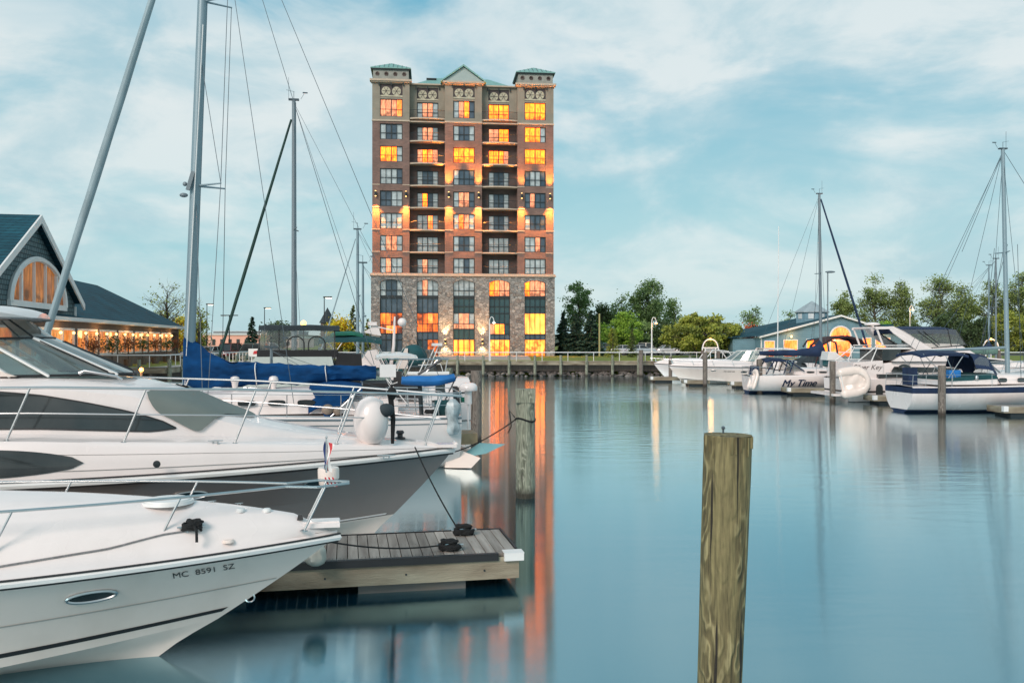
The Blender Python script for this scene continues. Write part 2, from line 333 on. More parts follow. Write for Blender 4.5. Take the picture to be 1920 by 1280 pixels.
M['bulbw']=mat('white_lamp_glass',(1,.9,.7),.4,emit=(1,.85,.6),es=7.)
M['bulbr']=mat('orange_lamp_glass',(1,.5,.2),.4,emit=(1,.33,.06),es=8.)
M['restwin']=lit_mat('restaurant_window_glow',(.95,.22,.03),(1.,.40,.10),.8,1.3)
M['archwin']=lit_mat('arched_window_glow',(.34,.10,.018),(.60,.22,.05),.6,.9)
# ------------------------------------------------------------------ camera
cd=bpy.data.cameras.new('camera'); cam=bpy.data.objects.new('camera',cd); COL.objects.link(cam)
cd.sensor_width=36; cd.lens=36*F/1920; cd.clip_end=6000; cam.location=(0,0,H); cam.rotation_euler=(R(90),0,0)
scene.camera=cam
scene.view_settings.view_transform='Standard'; scene.view_settings.look='None'; scene.view_settings.exposure=0
# ------------------------------------------------------------------ sky
w=bpy.data.worlds.new('World'); scene.world=w; w.use_nodes=True; nt=w.node_tree; L=nt.links.new
bg=nt.nodes['Background']
SUN_EL,SUN_AZ=R(33),R(208)
ns=N(nt,'ShaderNodeTexSky',sky_type='NISHITA'); ns.sun_disc=False; ns.sun_elevation=SUN_EL; ns.sun_rotation=SUN_AZ; ns.air_density=1.2; ns.dust_density=2.; ns.ozone_density=3.
tc=N(nt,'ShaderNodeTexCoord'); sp=N(nt,'ShaderNodeSeparateXYZ'); L(tc.outputs['Generated'],sp.inputs[0])
zc=N(nt,'ShaderNodeMath',operation='MAXIMUM'); zc.inputs[1].default_value=0.0; L(sp.outputs[2],zc.inputs[0])
za=N(nt,'ShaderNodeMath',operation='ADD'); za.inputs[1].default_value=.16; L(zc.outputs[0],za.inputs[0])
dx=N(nt,'ShaderNodeMath',operation='DIVIDE'); dy=N(nt,'ShaderNodeMath',operation='DIVIDE')
L(sp.outputs[0],dx.inputs[0]); L(za.outputs[0],dx.inputs[1]); L(sp.outputs[1],dy.inputs[0]); L(za.outputs[0],dy.inputs[1])
cb=N(nt,'ShaderNodeCombineXYZ'); L(dx.outputs[0],cb.inputs[0]); L(dy.outputs[0],cb.inputs[1])
def cloud(scale,loc,lo,hi,stretch,det=5,rough=.5,dist=.6,plane=True):
    mp=N(nt,'ShaderNodeMapping'); mp.inputs['Location'].default_value=loc; mp.inputs['Scale'].default_value=stretch; mp.inputs['Rotation'].default_value=(0,0,R(12)); L(cb.outputs[0] if plane else tc.outputs['Generated'],mp.inputs[0])
    n=N(nt,'ShaderNodeTexNoise'); n.inputs['Scale'].default_value=scale; n.inputs['Detail'].default_value=det; n.inputs['Roughness'].default_value=rough; n.inputs['Distortion'].default_value=dist; L(mp.outputs[0],n.inputs['Vector'])
    r=N(nt,'ShaderNodeMapRange',interpolation_type='SMOOTHSTEP'); r.inputs[1].default_value=lo; r.inputs[2].default_value=hi; L(n.outputs['Fac'],r.inputs[0]); return r
c1=cloud(.85,(3.3,1.2,0),.40,.60,(.8,1.,1))
c2=cloud(3.6,(7.1,4.2,1.1),.38,.62,(1,1,2.3),8,.56,.35,False)
cm=N(nt,'ShaderNodeMath',operation='MULTIPLY_ADD'); L(c1.outputs[0],cm.inputs[0]); cm.inputs[1].default_value=.55
c2m=N(nt,'ShaderNodeMath',operation='MULTIPLY'); c2m.inputs[1].default_value=.85; L(c2.outputs[0],c2m.inputs[0]); L(c2m.outputs[0],cm.inputs[2])
# the cloud deck is thicker on the right, more broken on the left
hx=N(nt,'ShaderNodeMapRange'); hx.inputs[1].default_value=-.55; hx.inputs[2].default_value=.15; hx.inputs[3].default_value=-.26; hx.inputs[4].default_value=.16; L(sp.outputs[0],hx.inputs[0])
ca=N(nt,'ShaderNodeMath',operation='ADD',use_clamp=True); L(cm.outputs[0],ca.inputs[0]); L(hx.outputs[0],ca.inputs[1])
grad=N(nt,'ShaderNodeValToRGB'); e=grad.color_ramp.elements; e[0].position=0; e[0].color=srgb(192,220,226); e[1].position=1; e[1].color=srgb(64,138,168)
k=e.new(.14); k.color=srgb(164,210,220); k=e.new(.38); k.color=srgb(96,174,203); k=e.new(.62); k.color=srgb(88,162,190); L(zc.outputs[0],grad.inputs[0])
cs=cloud(5.5,(2.1,8.2,2.3),.40,.64,(1,1,2.2),8,.58,.4,False)
cg=N(nt,'ShaderNodeValToRGB'); e=cg.color_ramp.elements; e[0].position=0; e[0].color=srgb(212,230,233); e[1].position=1; e[1].color=srgb(170,203,214)
k=e.new(.25); k.color=srgb(230,236,237); k=e.new(.5); k.color=srgb(220,232,236); L(zc.outputs[0],cg.inputs[0])
mx=N(nt,'ShaderNodeMix',data_type='RGBA'); L(ca.outputs[0],mx.inputs['Factor']); L(grad.outputs[0],mx.inputs['A'])
csh=N(nt,'ShaderNodeMix',data_type='RGBA',blend_type='MULTIPLY'); csf=N(nt,'ShaderNodeMath',operation='MULTIPLY'); csf.inputs[1].default_value=.75; L(cs.outputs[0],csf.inputs[0]); L(csf.outputs[0],csh.inputs['Factor']); L(cg.outputs[0],csh.inputs['A']); csh.inputs['B'].default_value=(.56,.76,.84,1); L(csh.outputs['Result'],mx.inputs['B'])
# physical sky under the cloud veil
nm=N(nt,'ShaderNodeMix',data_type='RGBA',blend_type='MULTIPLY'); nm.inputs['Factor'].default_value=1; L(ns.outputs[0],nm.inputs['A']); nm.inputs['B'].default_value=(.075,.075,.075,1)
m3=N(nt,'ShaderNodeMix',data_type='RGBA'); m3.inputs['Factor'].default_value=.88; L(nm.outputs['Result'],m3.inputs['A']); L(mx.outputs['Result'],m3.inputs['B'])
m4=N(nt,'ShaderNodeMix',data_type='RGBA',blend_type='MULTIPLY'); m4.inputs['Factor'].default_value=1; L(m3.outputs['Result'],m4.inputs['A']); m4.inputs['B'].default_value=(10.4,10.7,10.6,1)
L(m4.outputs['Result'],bg.inputs[0]); bg.inputs[1].default_value=.1
sd=bpy.data.lights.new('sun','SUN'); so=bpy.data.objects.new('sun',sd); COL.objects.link(so)
sd.energy=2.65; sd.angle=R(24); sd.color=(1,.84,.75)
d=Vector((math.sin(SUN_AZ)*math.cos(SUN_EL),math.cos(SUN_AZ)*math.cos(SUN_EL),math.sin(SUN_EL)))
so.rotation_euler=d.to_track_quat('Z','Y').to_euler()
# ------------------------------------------------------------------ water
def water_mat():
    m,nt,b,out=base_mat('harbour_water'); L=nt.links.new; nt.nodes.remove(b)
    g=N(nt,'ShaderNodeNewGeometry'); sp=N(nt,'ShaderNodeSeparateXYZ'); L(g.outputs['Position'],sp.inputs[0])
    def nz(scale,st,det,loc=(0,0,0)):
        mp=N(nt,'ShaderNodeMapping'); mp.inputs['Scale'].default_value=st; mp.inputs['Location'].default_value=loc; L(g.outputs['Position'],mp.inputs[0])
        n=N(nt,'ShaderNodeTexNoise'); n.inputs['Scale'].default_value=scale; n.inputs['Detail'].default_value=det; L(mp.outputs[0],n.inputs['Vector']); return n
    swell=nz(.45,(.35,1,1),2); rip=nz(2.2,(.35,1,1),3,(5,3,0)); fine=nz(23.,(.12,1,1),2); fx=nz(17.,(1,1,1),1,(9,9,0)); chop=nz(1.1,(.25,1,1),3,(1,7,0))
    # wind-ruffled patches far out, glassy close to the boats
    pat=nz(.05,(.6,1,1),2,(2.2,.3,0)); pr=N(nt,'ShaderNodeMapRange',interpolation_type='SMOOTHSTEP'); pr.inputs[1].default_value=.40; pr.inputs[2].default_value=.62; L(pat.outputs['Fac'],pr.inputs[0])
    far=N(nt,'ShaderNodeMapRange',interpolation_type='SMOOTHSTEP'); far.inputs[1].default_value=22; far.inputs[2].default_value=55; far.inputs[3].default_value=.13; far.inputs[4].default_value=1; L(sp.outputs[1],far.inputs[0])
    xr=N(nt,'ShaderNodeMapRange',interpolation_type='SMOOTHSTEP'); xr.inputs[1].default_value=-2; xr.inputs[2].default_value=8; xr.inputs[3].default_value=.25; xr.inputs[4].default_value=1.; L(sp.outputs[0],xr.inputs[0])
    amp=N(nt,'ShaderNodeMath',operation='MULTIPLY'); L(pr.outputs[0],amp.inputs[0]); L(far.outputs[0],amp.inputs[1])
    amp2=N(nt,'ShaderNodeMath',operation='MULTIPLY'); L(amp.outputs[0],amp2.inputs[0]); L(xr.outputs[0],amp2.inputs[1])
    am=N(nt,'ShaderNodeMath',operation='MULTIPLY'); L(rip.outputs['Fac'],am.inputs[0]); L(amp2.outputs[0],am.inputs[1])
    # long-exposure wave facets: mostly tilted along the line towards the shore, so lights smear vertically
    def cen(n,k):
        a=N(nt,'ShaderNodeMath',operation='SUBTRACT'); a.inputs[1].default_value=.5; L(n.outputs['Fac'],a.inputs[0]); m_=N(nt,'ShaderNodeMath',operation='MULTIPLY'); m_.inputs[1].default_value=k; L(a.outputs[0],m_.inputs[0]); return m_
    def wnz(off,k):
        ad=N(nt,'ShaderNodeVectorMath',operation='ADD'); ad.inputs[1].default_value=off; L(g.outputs['Position'],ad.inputs[0]); sc=N(nt,'ShaderNodeVectorMath',operation='SCALE'); sc.inputs['Scale'].default_value=9173.; L(ad.outputs[0],sc.inputs[0])
        n=N(nt,'ShaderNodeTexWhiteNoise',noise_dimensions='3D'); L(sc.outputs[0],n.inputs['Vector']); a=N(nt,'ShaderNodeMath',operation='SUBTRACT'); a.inputs[1].default_value=.5; L(n.outputs['Value'],a.inputs[0]); m_=N(nt,'ShaderNodeMath',operation='MULTIPLY'); m_.inputs[1].default_value=k; L(a.outputs[0],m_.inputs[0]); return m_
    s1_=N(nt,'ShaderNodeMath',operation='ADD'); L(wnz((1.3,2.7,.4),.06).outputs[0],s1_.inputs[0]); L(wnz((7.9,.2,3.1),.05).outputs[0],s1_.inputs[1])
    sy=N(nt,'ShaderNodeMath',operation='ADD'); L(s1_.outputs[0],sy.inputs[0]); L(cen(chop,.018).outputs[0],sy.inputs[1])
    cv=N(nt,'ShaderNodeCombineXYZ'); L(wnz((4.4,8.8,1.9),.010).outputs[0],cv.inputs[0]); L(sy.outputs[0],cv.inputs[1]); cv.inputs[2].default_value=1
    nv=N(nt,'ShaderNodeVectorMath',operation='NORMALIZE'); L(cv.outputs[0],nv.inputs[0])
    b1=N(nt,'ShaderNodeBump'); L(nv.outputs[0],b1.inputs['Normal']); b1.inputs['Strength'].default_value=1; b1.inputs['Distance'].default_value=.0025; L(swell.outputs['Fac'],b1.inputs['Height'])
    b2=N(nt,'ShaderNodeBump'); b2.inputs['Strength'].default_value=1; b2.inputs['Distance'].default_value=.085; L(am.outputs[0],b2.inputs['Height']); L(b1.outputs[0],b2.inputs['Normal'])
    b3=b2
    gl=N(nt,'ShaderNodeBsdfGlossy'); gl.inputs[0].default_value=(.86,.98,1,1); gl.inputs['Roughness'].default_value=.05; L(b3.outputs[0],gl.inputs['Normal'])
    df=N(nt,'ShaderNodeBsdfDiffuse'); df.inputs[0].default_value=(.002,.038,.066,1)
    fr=N(nt,'ShaderNodeFresnel'); fr.inputs[0].default_value=1.33
    mr=N(nt,'ShaderNodeMapRange'); mr.inputs[1].default_value=0; mr.inputs[2].default_value=.5; mr.inputs[3].default_value=.50; mr.inputs[4].default_value=.92; L(fr.outputs[0],mr.inputs[0])
    tn=N(nt,'ShaderNodeMix',data_type='RGBA'); tm=N(nt,'ShaderNodeMapRange'); tm.inputs[1].default_value=.08; tm.inputs[2].default_value=.5; L(fr.outputs[0],tm.inputs[0]); L(tm.outputs[0],tn.inputs['Factor']); tn.inputs['A'].default_value=(.42,.70,.79,1); tn.inputs['B'].default_value=(.93,1,1,1); L(tn.outputs['Result'],gl.inputs[0])
    mx=N(nt,'ShaderNodeMixShader'); L(mr.outputs[0],mx.inputs[0]); L(df.outputs[0],mx.inputs[1]); L(gl.outputs[0],mx.inputs[2]); L(mx.outputs[0],out.inputs[0])
    return m
mb=MB(); mb.poly([(-600,-60,0),(600,-60,0),(600,90,0),(-600,90,0)]); struct(mb.build('water',water_mat(),smooth=0))
# ------------------------------------------------------------------ land
GZ=1.55
def ground_mat():
    m,nt,b,out=base_mat('grass_and_earth'); L=nt.links.new
    g=N(nt,'ShaderNodeNewGeometry')
    n1=N(nt,'ShaderNodeTexNoise'); n1.inputs['Scale'].default_value=.18; n1.inputs['Detail'].default_value=6; L(g.outputs['Position'],n1.inputs['Vector'])
    n2=N(nt,'ShaderNodeTexNoise'); n2.inputs['Scale'].default_value=6; n2.inputs['Detail'].default_value=6; L(g.outputs['Position'],n2.inputs['Vector'])
    cr=N(nt,'ShaderNodeValToRGB'); e=cr.color_ramp.elements; e[0].position=.35; e[0].color=(.20,.27,.03,1); e[1].position=.7; e[1].color=(.34,.36,.05,1); L(n1.outputs['Fac'],cr.inputs[0])
    mx=N(nt,'ShaderNodeMix',data_type='RGBA',blend_type='MULTIPLY'); mx.inputs['Factor'].default_value=.7; L(cr.outputs[0],mx.inputs['A']); L(n2.outputs['Color'],mx.inputs['B'])
    L(mx.outputs['Result'],b.inputs['Base Color']); b.inputs['Roughness'].default_value=.9
    bp=N(nt,'ShaderNodeBump'); bp.inputs['Strength'].default_value=1; bp.inputs['Distance'].default_value=.1; L(n2.outputs['Fac'],bp.inputs['Height']); L(bp.outputs[0],b.inputs['Normal']); return m
mb=MB()
mb.add([(-900,62,GZ),(-25,62,GZ),(-25,88.2,GZ),(900,88.2,GZ),(900,3000,GZ),(-900,3000,GZ),(-900,62,-1),(-25,62,-1),(-25,88.2,-1),(900,88.2,-1)],
       [(0,1,2,3,4,5),(6,7,1,0),(7,8,2,1),(8,9,3,2)])
struct(mb.build('ground',ground_mat(),smooth=0))
mb=MB(); mb.poly([(-90,92,GZ+.004),(-25,92,GZ+.004),(-19,100,GZ+.004),(-21,170,GZ+.004),(-200,170,GZ+.004)])
mb.poly([(14,118,GZ+.004),(80,118,GZ+.004),(80,146,GZ+.004),(14,146,GZ+.004)])
asph=mat('asphalt',(.06,.06,.062),.85,var=.3,scale=.4,bump=.3,bscale=8)
struct(mb.build('parking_lot',asph,smooth=0))
mb=MB()
for i in range(14):
    mb.poly([(-60+i*2.7,100,GZ+.008),(-59.88+i*2.7,100,GZ+.008),(-59.88+i*2.7,105,GZ+.008),(-60+i*2.7,105,GZ+.008)])
    mb.poly([(16+i*2.7,122,GZ+.008),(16.12+i*2.7,122,GZ+.008),(16.12+i*2.7,127,GZ+.008),(16+i*2.7,127,GZ+.008)])
struct(mb.build('parking_markings',M['white'],smooth=0))
# paved court in front of the tower door, kerb
mb=MB(); mb.bb(-13,2,89,111.5,GZ-.2,GZ+.12); struct(mb.build('pavement',mat('pale_paving',(.42,.38,.33),.8,var=.2,scale=1),smooth=0))
# far hills
random.seed(4)
def hill(name,Y,x0,x1,h0,amp,c,seed):
    mb=MB(); n=90; rows=[[],[],[]]
    for i in range(n+1):
        x=lerp(x0,x1,i/n); z=h0+amp*noise.noise(Vector((x*.012,seed,0)))+amp*.35*noise.noise(Vector((x*.07,seed,3)))+.8*noise.noise(Vector((x*.33,seed,5)))
        rows[0].append((x,Y-60,GZ)); rows[1].append((x,Y,GZ+max(.4,z))); rows[2].append((x,Y+200,GZ+max(.4,z)*.8))
    mb.grid(rows,flip=True); return struct(mb.build(name,c,smooth=0))
hc=mat('hazy_woodland',(.09,.14,.15),1.,var=.4,scale=.05,bump=1.,bscale=.6)
hill('hills',1150,-900,300,7,7,hc,1.3)
hill('far_woodland',420,-320,420,4.5,3,mat('far_treeline',(.06,.085,.05),1.,var=.6,scale=.2,bump=1.,bscale=1.2),5.1)
# ------------------------------------------------------------------ boardwalk along the far shore
plank=mat('boardwalk_planks',(.42,.40,.37),.8,var=.35,scale=1.5,stretch=(6,.4,1))
def boardwalk(name,label,p,q,rl,post_group,deckz=1.5,wid=2.2,postx=None,step=2.6,balusters=False,railz=.9):
    """p->q is the water side edge; land lies to the left of p->q"""
    p=Vector((*p,0)); q=Vector((*q,0)); d=(q-p); Ln=d.length; a=math.atan2(d.y,d.x)
    t=thing(name,label,'boardwalk',p,a)
    mb=MB(); mb.bb(0,Ln,0,wid,deckz-.08,deckz); mb.build('deck',plank,t)
    mb=MB(); mb.bb(0,Ln,-.06,0,deckz-.36,deckz+.03); mb.build('fascia',M['fascia'],t)
    mb=MB(); mb.bb(0,Ln,.9,1.1,.5,deckz-.36); mb.build('cross_beam',M['brownp'],t)
    n=int(Ln/step)+1
    xs=[i*step+.3 for i in range(n) if i*step+.3<Ln]
    for x in xs:
        mb=MB(); mb.cyl((x,-.2,-.5),(x,-.2,deckz+.62),.15,.13,10); mb.build('piling',M['pile1'],t)
    r=thing('railing',rl,'railing',(p.x,p.y,deckz),a)
    mb=MB(); mb.tube([(0,.12,railz),(Ln,.12,railz)],.045,n=6); mb.build('top_rail',M['white'],r)
    st=step if not balusters else .9
    for i in range(min(95,int(Ln/st))):
        mb=MB(); mb.cyl((i*st+1.4*st,.12,0),(i*st+1.4*st,.12,railz),.03,n=6); mb.build('post',M['white'],r)
    return t
boardwalk('boardwalk','long timber boardwalk on pilings across the far shore before the brick tower',(-24,86),(100,86),'white pipe railing along the far shore boardwalk before the brick tower',None)
boardwalk('boardwalk','timber quay boardwalk beside the shingled restaurant',(-70,59),(-24,59),'white railing on the quay in front of the restaurant windows','',deckz=1.65,step=2.2)
boardwalk('boardwalk','timber quay side running back from the restaurant to the car park',(-24,59),(-24,84.6),'white baluster railing beside the car park at left','',deckz=1.65,step=2.4,balusters=True)
# rocks under the boardwalk
random.seed(11); mb=MB()
for i in range(1500):
    x=random.uniform(-23,75); t=random.random(); y=lerp(86.0,88.3,t)+random.uniform(-.1,.1); z=lerp(-.05,.75,t); s=random.uniform(.14,.34)
    b=len(mb.v)
    vs=[]
    for (i1,j1,k1) in ((1,0,0),(-1,0,0),(0,1,0),(0,-1,0),(0,0,1),(0,0,-1),(.7,.7,.5),(-.7,.6,.5)):
        vs.append((x+i1*s*random.uniform(.7,1.3),y+j1*s*random.uniform(.7,1.2),z+k1*s*.7*random.uniform(.7,1.2)))
    mb.add(vs,[(0,6,4),(6,2,4),(2,7,4),(7,1,4),(1,3,4),(3,0,4),(0,3,5),(3,1,5),(1,2,5),(2,0,5),(0,2,6),(2,1,7)])
rk=stone_mat('shore_rocks',1.1,[(.10,.09,.085,1),(.26,.24,.22,1),(.16,.14,.13,1),(.36,.34,.31,1)],(1,1,1))
struct(mb.build('riprap_rocks',rk,smooth=0),'stuff')
# ------------------------------------------------------------------ the brick tower
TA=math.atan2(2.3,23.9); TL=(-18.33,111.9,GZ)
T=thing('hotel_tower','tall brown brick and stone tower with green roofs and lit windows','building',TL,TA)
BX=[(0,4.85,0),(4.85,9.5,1),(9.5,14.4,0),(14.4,19.15,1),(19.15,24,0)]     # bays: x0,x1,recessed
WX=[(1.0,3.95),(5.8,8.65),(10.6,13.45),(15.35,18.15),(20.1,22.95)]
RT=[33.8]+[30.55-2.93*k for k in range(7)]                                  # window heads of rows 1..8
WH=[2.3]+[2.05]*7
RC=1.25                                                                     # recess depth
PAT=[['PPPO','SPPS','SPYD','YYYY','YYYY'],['SDDS','SPPS','SDDS','PPYY','YYYS'],['YYYS','PYOP','YYYY','YYYP','YYYY'],['SSSD','SDDS','SDDD','SDDS','DSSD'],
     ['DDSS','SYDS','SPPD','SDDS','DPDD'],['SSSS','SSOS','SOPS','SDDS','SDDD'],['SPPS','SSSS','SDDS','SSSS','SSPD'],['SPSS','SPSS','SSDS','SSSS','SSSS']]
PM={c:i+1 for i,c in enumerate('YOPGRSDT')}
PMATS=[M['wframe'],M['pY'],M['pO'],M['pP'],M['pG'],M['pR'],M['pS'],M['pD'],M['pT']]
up=MB(); dk=MB(); cr=MB(); st=MB()
# brick field: piers + spandrels for each bay, from the stone cornice to the stucco storey
for b,(x0,x1,rec) in enumerate(BX):
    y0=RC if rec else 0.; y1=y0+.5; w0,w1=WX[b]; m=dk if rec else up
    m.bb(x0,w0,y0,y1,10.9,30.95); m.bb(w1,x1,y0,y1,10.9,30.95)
    zt=30.95
    for k in range(1,8):
        top=RT[k]; m.bb(w0,w1,y0+.02,y1,top,zt); zt=top-WH[k]
    m.bb(w0,w1,y0+.02,y1,10.9,zt) if zt>10.9 else None
    c=cr
    c.bb(x0,w0,y0,y1,30.95,36.05); c.bb(w1,x1,y0,y1,30.95,36.05)
    c.bb(w0,w1,y0+.02,y1,30.95,31.5); c.bb(w0,w1,y0+.02,y1,35.75,36.05); c.bb(w0,w1,y0+.03,y1,33.8,34.02)
for x in (4.85,9.5,14.4,19.15):           # returns of the projecting bays
    s = 1 if x in (4.85,14.4) else -1
    up.bb(min(x,x-s*.3),max(x,x-s*.3),.5,RC+.5,10.9,30.95); cr.bb(min(x,x-s*.3),max(x,x-s*.3),.5,RC+.5,30.95,36.05)
up.bb(0,.4,.5,16,10.9,30.95); up.bb(23.6,24,.5,16,10.9,30.95); up.bb(.4,23.6,15.6,16,10.9,30.95)
cr.bb(0,.4,.5,16,30.95,36.05); cr.bb(23.6,24,.5,16,30.95,36.05); cr.bb(.4,23.6,15.6,16,30.95,36.05); cr.bb(.4,23.6,1.8,15.6,35.7,35.9)
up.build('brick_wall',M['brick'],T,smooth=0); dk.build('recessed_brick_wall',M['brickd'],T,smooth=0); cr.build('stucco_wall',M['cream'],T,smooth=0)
# stone base with segmental heads
def arch_pts(w0,w1,z,rise,n=10):
    return [(lerp(w0,w1,i/n), z+rise*(1-(2*i/n-1)**2)) for i in range(n+1)]
yF,yB=-.12,RC+.5
prev=-.15
for b in range(5):
    w0,w1=WX[b]; st.bb(prev,w0,yF,yB,0,10.55)
    ap=arch_pts(w0,w1,9.72,.38); pts=[(x,yF,z) for x,z in ap]+[(w1,yF,10.55),(w0,yF,10.55)]
    st.prism(pts,(0,yB-yF,0)); prev=w1
st.bb(prev,24.15,yF,yB,0,10.55)
st.bb(-.15,.4,yB,16.1,0,10.55); st.bb(23.6,24.15,yB,16.1,0,10.55); st.bb(.4,23.6,15.6,16.1,0,10.55)
st.build('stone_base',M['stone'],T,smooth=0)
# cornices and bands
tb=MB()
tb.bb(-.3,24.3,-.3,1.9,10.55,10.72); tb.bb(-.22,24.22,-.2,1.9,10.72,10.92)
for b,(x0,x1,rec) in enumerate(BX):
    if not rec:
        tb.bb(x0-.05,x1+.05,-.1,.2,30.85,31.05)
        tb.bb(x0-.3,x1+.3,-.45,.6,36.05,36.3); tb.bb(x0-.15,x1+.15,-.28,.6,35.9,36.05); 
        for k in (3,4,5,6,7):
            z=RT[k]-WH[k]-.12; tb.bb(x0-.03,WX[b][0]+.0,-.05,.1,z-.05,z+.06); tb.bb(WX[b][1],x1+.03,-.05,.1,z-.05,z+.06)
    else:
        tb.bb(x0,x1,RC-.35,RC+.5,36.05,36.22)
        tb.bb(x0,x1,.05,.3,30.85,31.0)
for q_ in range(0,len(tb.f),6):
    o_=MB(); vi=sorted({i for f_ in tb.f[q_:q_+6] for i in f_}); mp_={v:k for k,v in enumerate(vi)}; o_.add([tb.v[i] for i in vi],[tuple(mp_[i] for i in f_) for f_ in tb.f[q_:q_+6]]); o_.build('cornice',M['trim'],T,smooth=0)
for b,(x0,x1,rec) in enumerate(BX):        # brackets under the eaves
    y0=RC if rec else 0; w0,w1=WX[b]; mb=MB()
    for x in (w0-.12,(w0+w1)/2,w1+.12): mb.box((x,y0-.12,35.7),(.12,.22,.4))
    mb.build('eave_bracket',M['wframe'],T,smooth=0)
# windows
def window(x0,x1,z1,h,yy,pat,rows=((0,1),),rail=.42,name='window',head=0.):
    """frame with the panes as a sub-part; pat gives the look of each of the lights"""
    n=len(pat); fr=MB(); pn=MB(); z0=z1-h; fw=.09
    fr.bb(x0,x1,yy,yy+.1,z1-fw,z1); fr.bb(x0,x1,yy,yy+.1,z0,z0+fw)
    for i in range(n+1):
        x=lerp(x0+fw/2,x1-fw/2,i/n); ww=.07 if i not in (0,n,n//2) else .13
        fr.bb(x-ww/2,x+ww/2,yy-.01,yy+.09,z0+fw,z1-fw)
    if rail: fr.bb(x0+fw,x1-fw,yy-.03,yy+.05,z0+h*rail-.04,z0+h*rail+.03)
    for i,c in enumerate(pat):
        a=lerp(x0+fw/2,x1-fw/2,i/n); bb=lerp(x0+fw/2,x1-fw/2,(i+1)/n)
        pn.bb(a+.01,bb-.01,yy+.11,yy+.14,z0+.02,z1-.02,PM[c])
    o=fr.build(name,M['wframe'],T,smooth=0); pn.build('pane',PMATS,o,smooth=0); return o
for k in range(8):
    for b in range(5):
        yy=(RC if BX[b][2] else 0)+.14
        window(WX[b][0],WX[b][1],RT[k],WH[k],yy,PAT[k][b])
# medallion panels under the eaves
med=mat('cream_medallion',(.55,.50,.36),.6,var=.3,scale=4)
for b in range(5):
    yy=(RC if BX[b][2] else 0)+.1; x0,x1=WX[b]; mb=MB()
    mb.bb(x0,x1,yy+.05,yy+.1,34.02,35.75,0)
    for s in (.27,.73):
        cx=lerp(x0,x1,s); cz=34.85; n=20; ro=.58
        mb.prism([(cx+ro*math.cos(2*math.pi*i/n),yy+.04,cz+ro*math.sin(2*math.pi*i/n)) for i in range(n)][::-1],(0,-.05,0),1)
        for a in range(6):
            an=math.pi*a/6*2; mb.bar((cx,yy-.03,cz),(cx+.5*math.cos(an),yy-.03,cz+.5*math.sin(an)),.03,.05,0)
    mb.bb(x0,x1,yy-.02,yy+.04,34.1,34.3,1)
    mb.build('medallion_panel',[mat('dark_panel%d'%b if 0 else 'dark_panel',(.06,.045,.045),.6),med],T,smooth=0)
# balconies of the recessed bays: bowed slab + thin dark railing
for b in (1,3):
    x0,x1=BX[b][0],BX[b][1]
    for k in range(8):
        z=RT[k]-WH[k]-.02; sl=MB(); n=10; bow=.42
        pts=[(lerp(x0,x1,i/n),.15-bow*(1-(2*i/n-1)**2),z-.22) for i in range(n+1)]+[(x1,RC,z-.22),(x0,RC,z-.22)]
        sl.prism(pts,(0,0,.17)); o=sl.build('balcony_slab',M['trim'],T,smooth=0)
        rl=MB(); P=[(lerp(x0,x1,i/n),.2-bow*(1-(2*i/n-1)**2)) for i in range(n+1)]
        rl.tube([(x,y,z+.98) for x,y in P],.03,n=5); rl.tube([(x,y,z+.08) for x,y in P],.02,n=4)
        for i in range(0,41):
            s=i/40; x=lerp(x0,x1,s); y=.2-bow*(1-(2*s-1)**2); rl.bar((x,y,z-.05),(x,y,z+.97),.022,.022)
        rl.build('railing',M['wframe'],o,smooth=0)
# tall base windows
def tall(b,specs):
    x0,x1=WX[b]; n=4; fr=MB(); pn=MB(); yy=.25
    for i in range(n+1):
        x=lerp(x0+.05,x1-.05,i/n); fr.bb(x-.04,x+.04,yy,yy+.1,.0,7.75)
    fr.bb(x0,x1,yy,yy+.1,7.6,7.9)
    for (z0,z1,pt) in specs:
        fr.bb(x0+.02,x1-.02,yy-.02,yy+.09,z0-.05,z0+.05)
        for i in range(n):
            a=lerp(x0+.05,x1-.05,i/n); c=lerp(x0+.05,x1-.05,(i+1)/n); pn.bb(a,c,yy+.12,yy+.15,z0,z1,PM[pt[i]])
    o=fr.build('window',M['wframe'],T,smooth=0); pn.build('pane',PMATS,o,smooth=0)
    # arched light on top
    ap=arch_pts(x0,x1,9.72,.38); 
    fr=MB(); fr.bb(x0,x1,yy,yy+.1,7.9,8.02); fr.bb(x0,x1,yy-.02,yy+.08,8.65,8.75)
    for i in range(n+1):
        x=lerp(x0+.05,x1-.05,i/n); fr.bb(x-.04,x+.04,yy,yy+.1,8.02,9.75+.36*(1-(2*i/n-1)**2))
    fr.tube([(x,yy+.05,z) for x,z in ap],.06,n=4)
    pn=MB(); q=['SDDS','SPSS','SSSS','YOPP','YPPP'][b]
    for i in range(n):
        a=lerp(x0,x1,i/n); c=lerp(x0,x1,(i+1)/n); top=[(x,yy+.12,z) for x,z in arch_pts(x0,x1,9.70,.38,16) if a-1e-6<=x<=c+1e-6]
        pn.poly([(a,yy+.12,7.95),(c,yy+.12,7.95)]+top[::-1],PM[q[i]])
    o=fr.build('arched_window',M['wframe'],T,smooth=0); pn.build('pane',PMATS,o,smooth=0)
tall(0,[(5.7,7.6,'DDDD'),(4.1,5.7,'RRRR'),(3.0,4.1,'ROOR'),(2.2,3.0,'DDDD'),(0,2.2,'DDTD')])
tall(1,[(5.7,7.6,'DDDD'),(4.3,5.7,'RROR'),(3.2,4.3,'RRRR'),(2.2,3.2,'DDDD'),(0,2.2,'TDRR')])
tall(2,[(6.6,7.6,'TTTT'),(5.7,6.6,'TTTT'),(4.3,5.7,'SPPS'),(3.6,4.3,'PPPP'),(2.2,3.6,'TTTT')])  # pink glowing panes here stand in for the sky mirrored in the glass
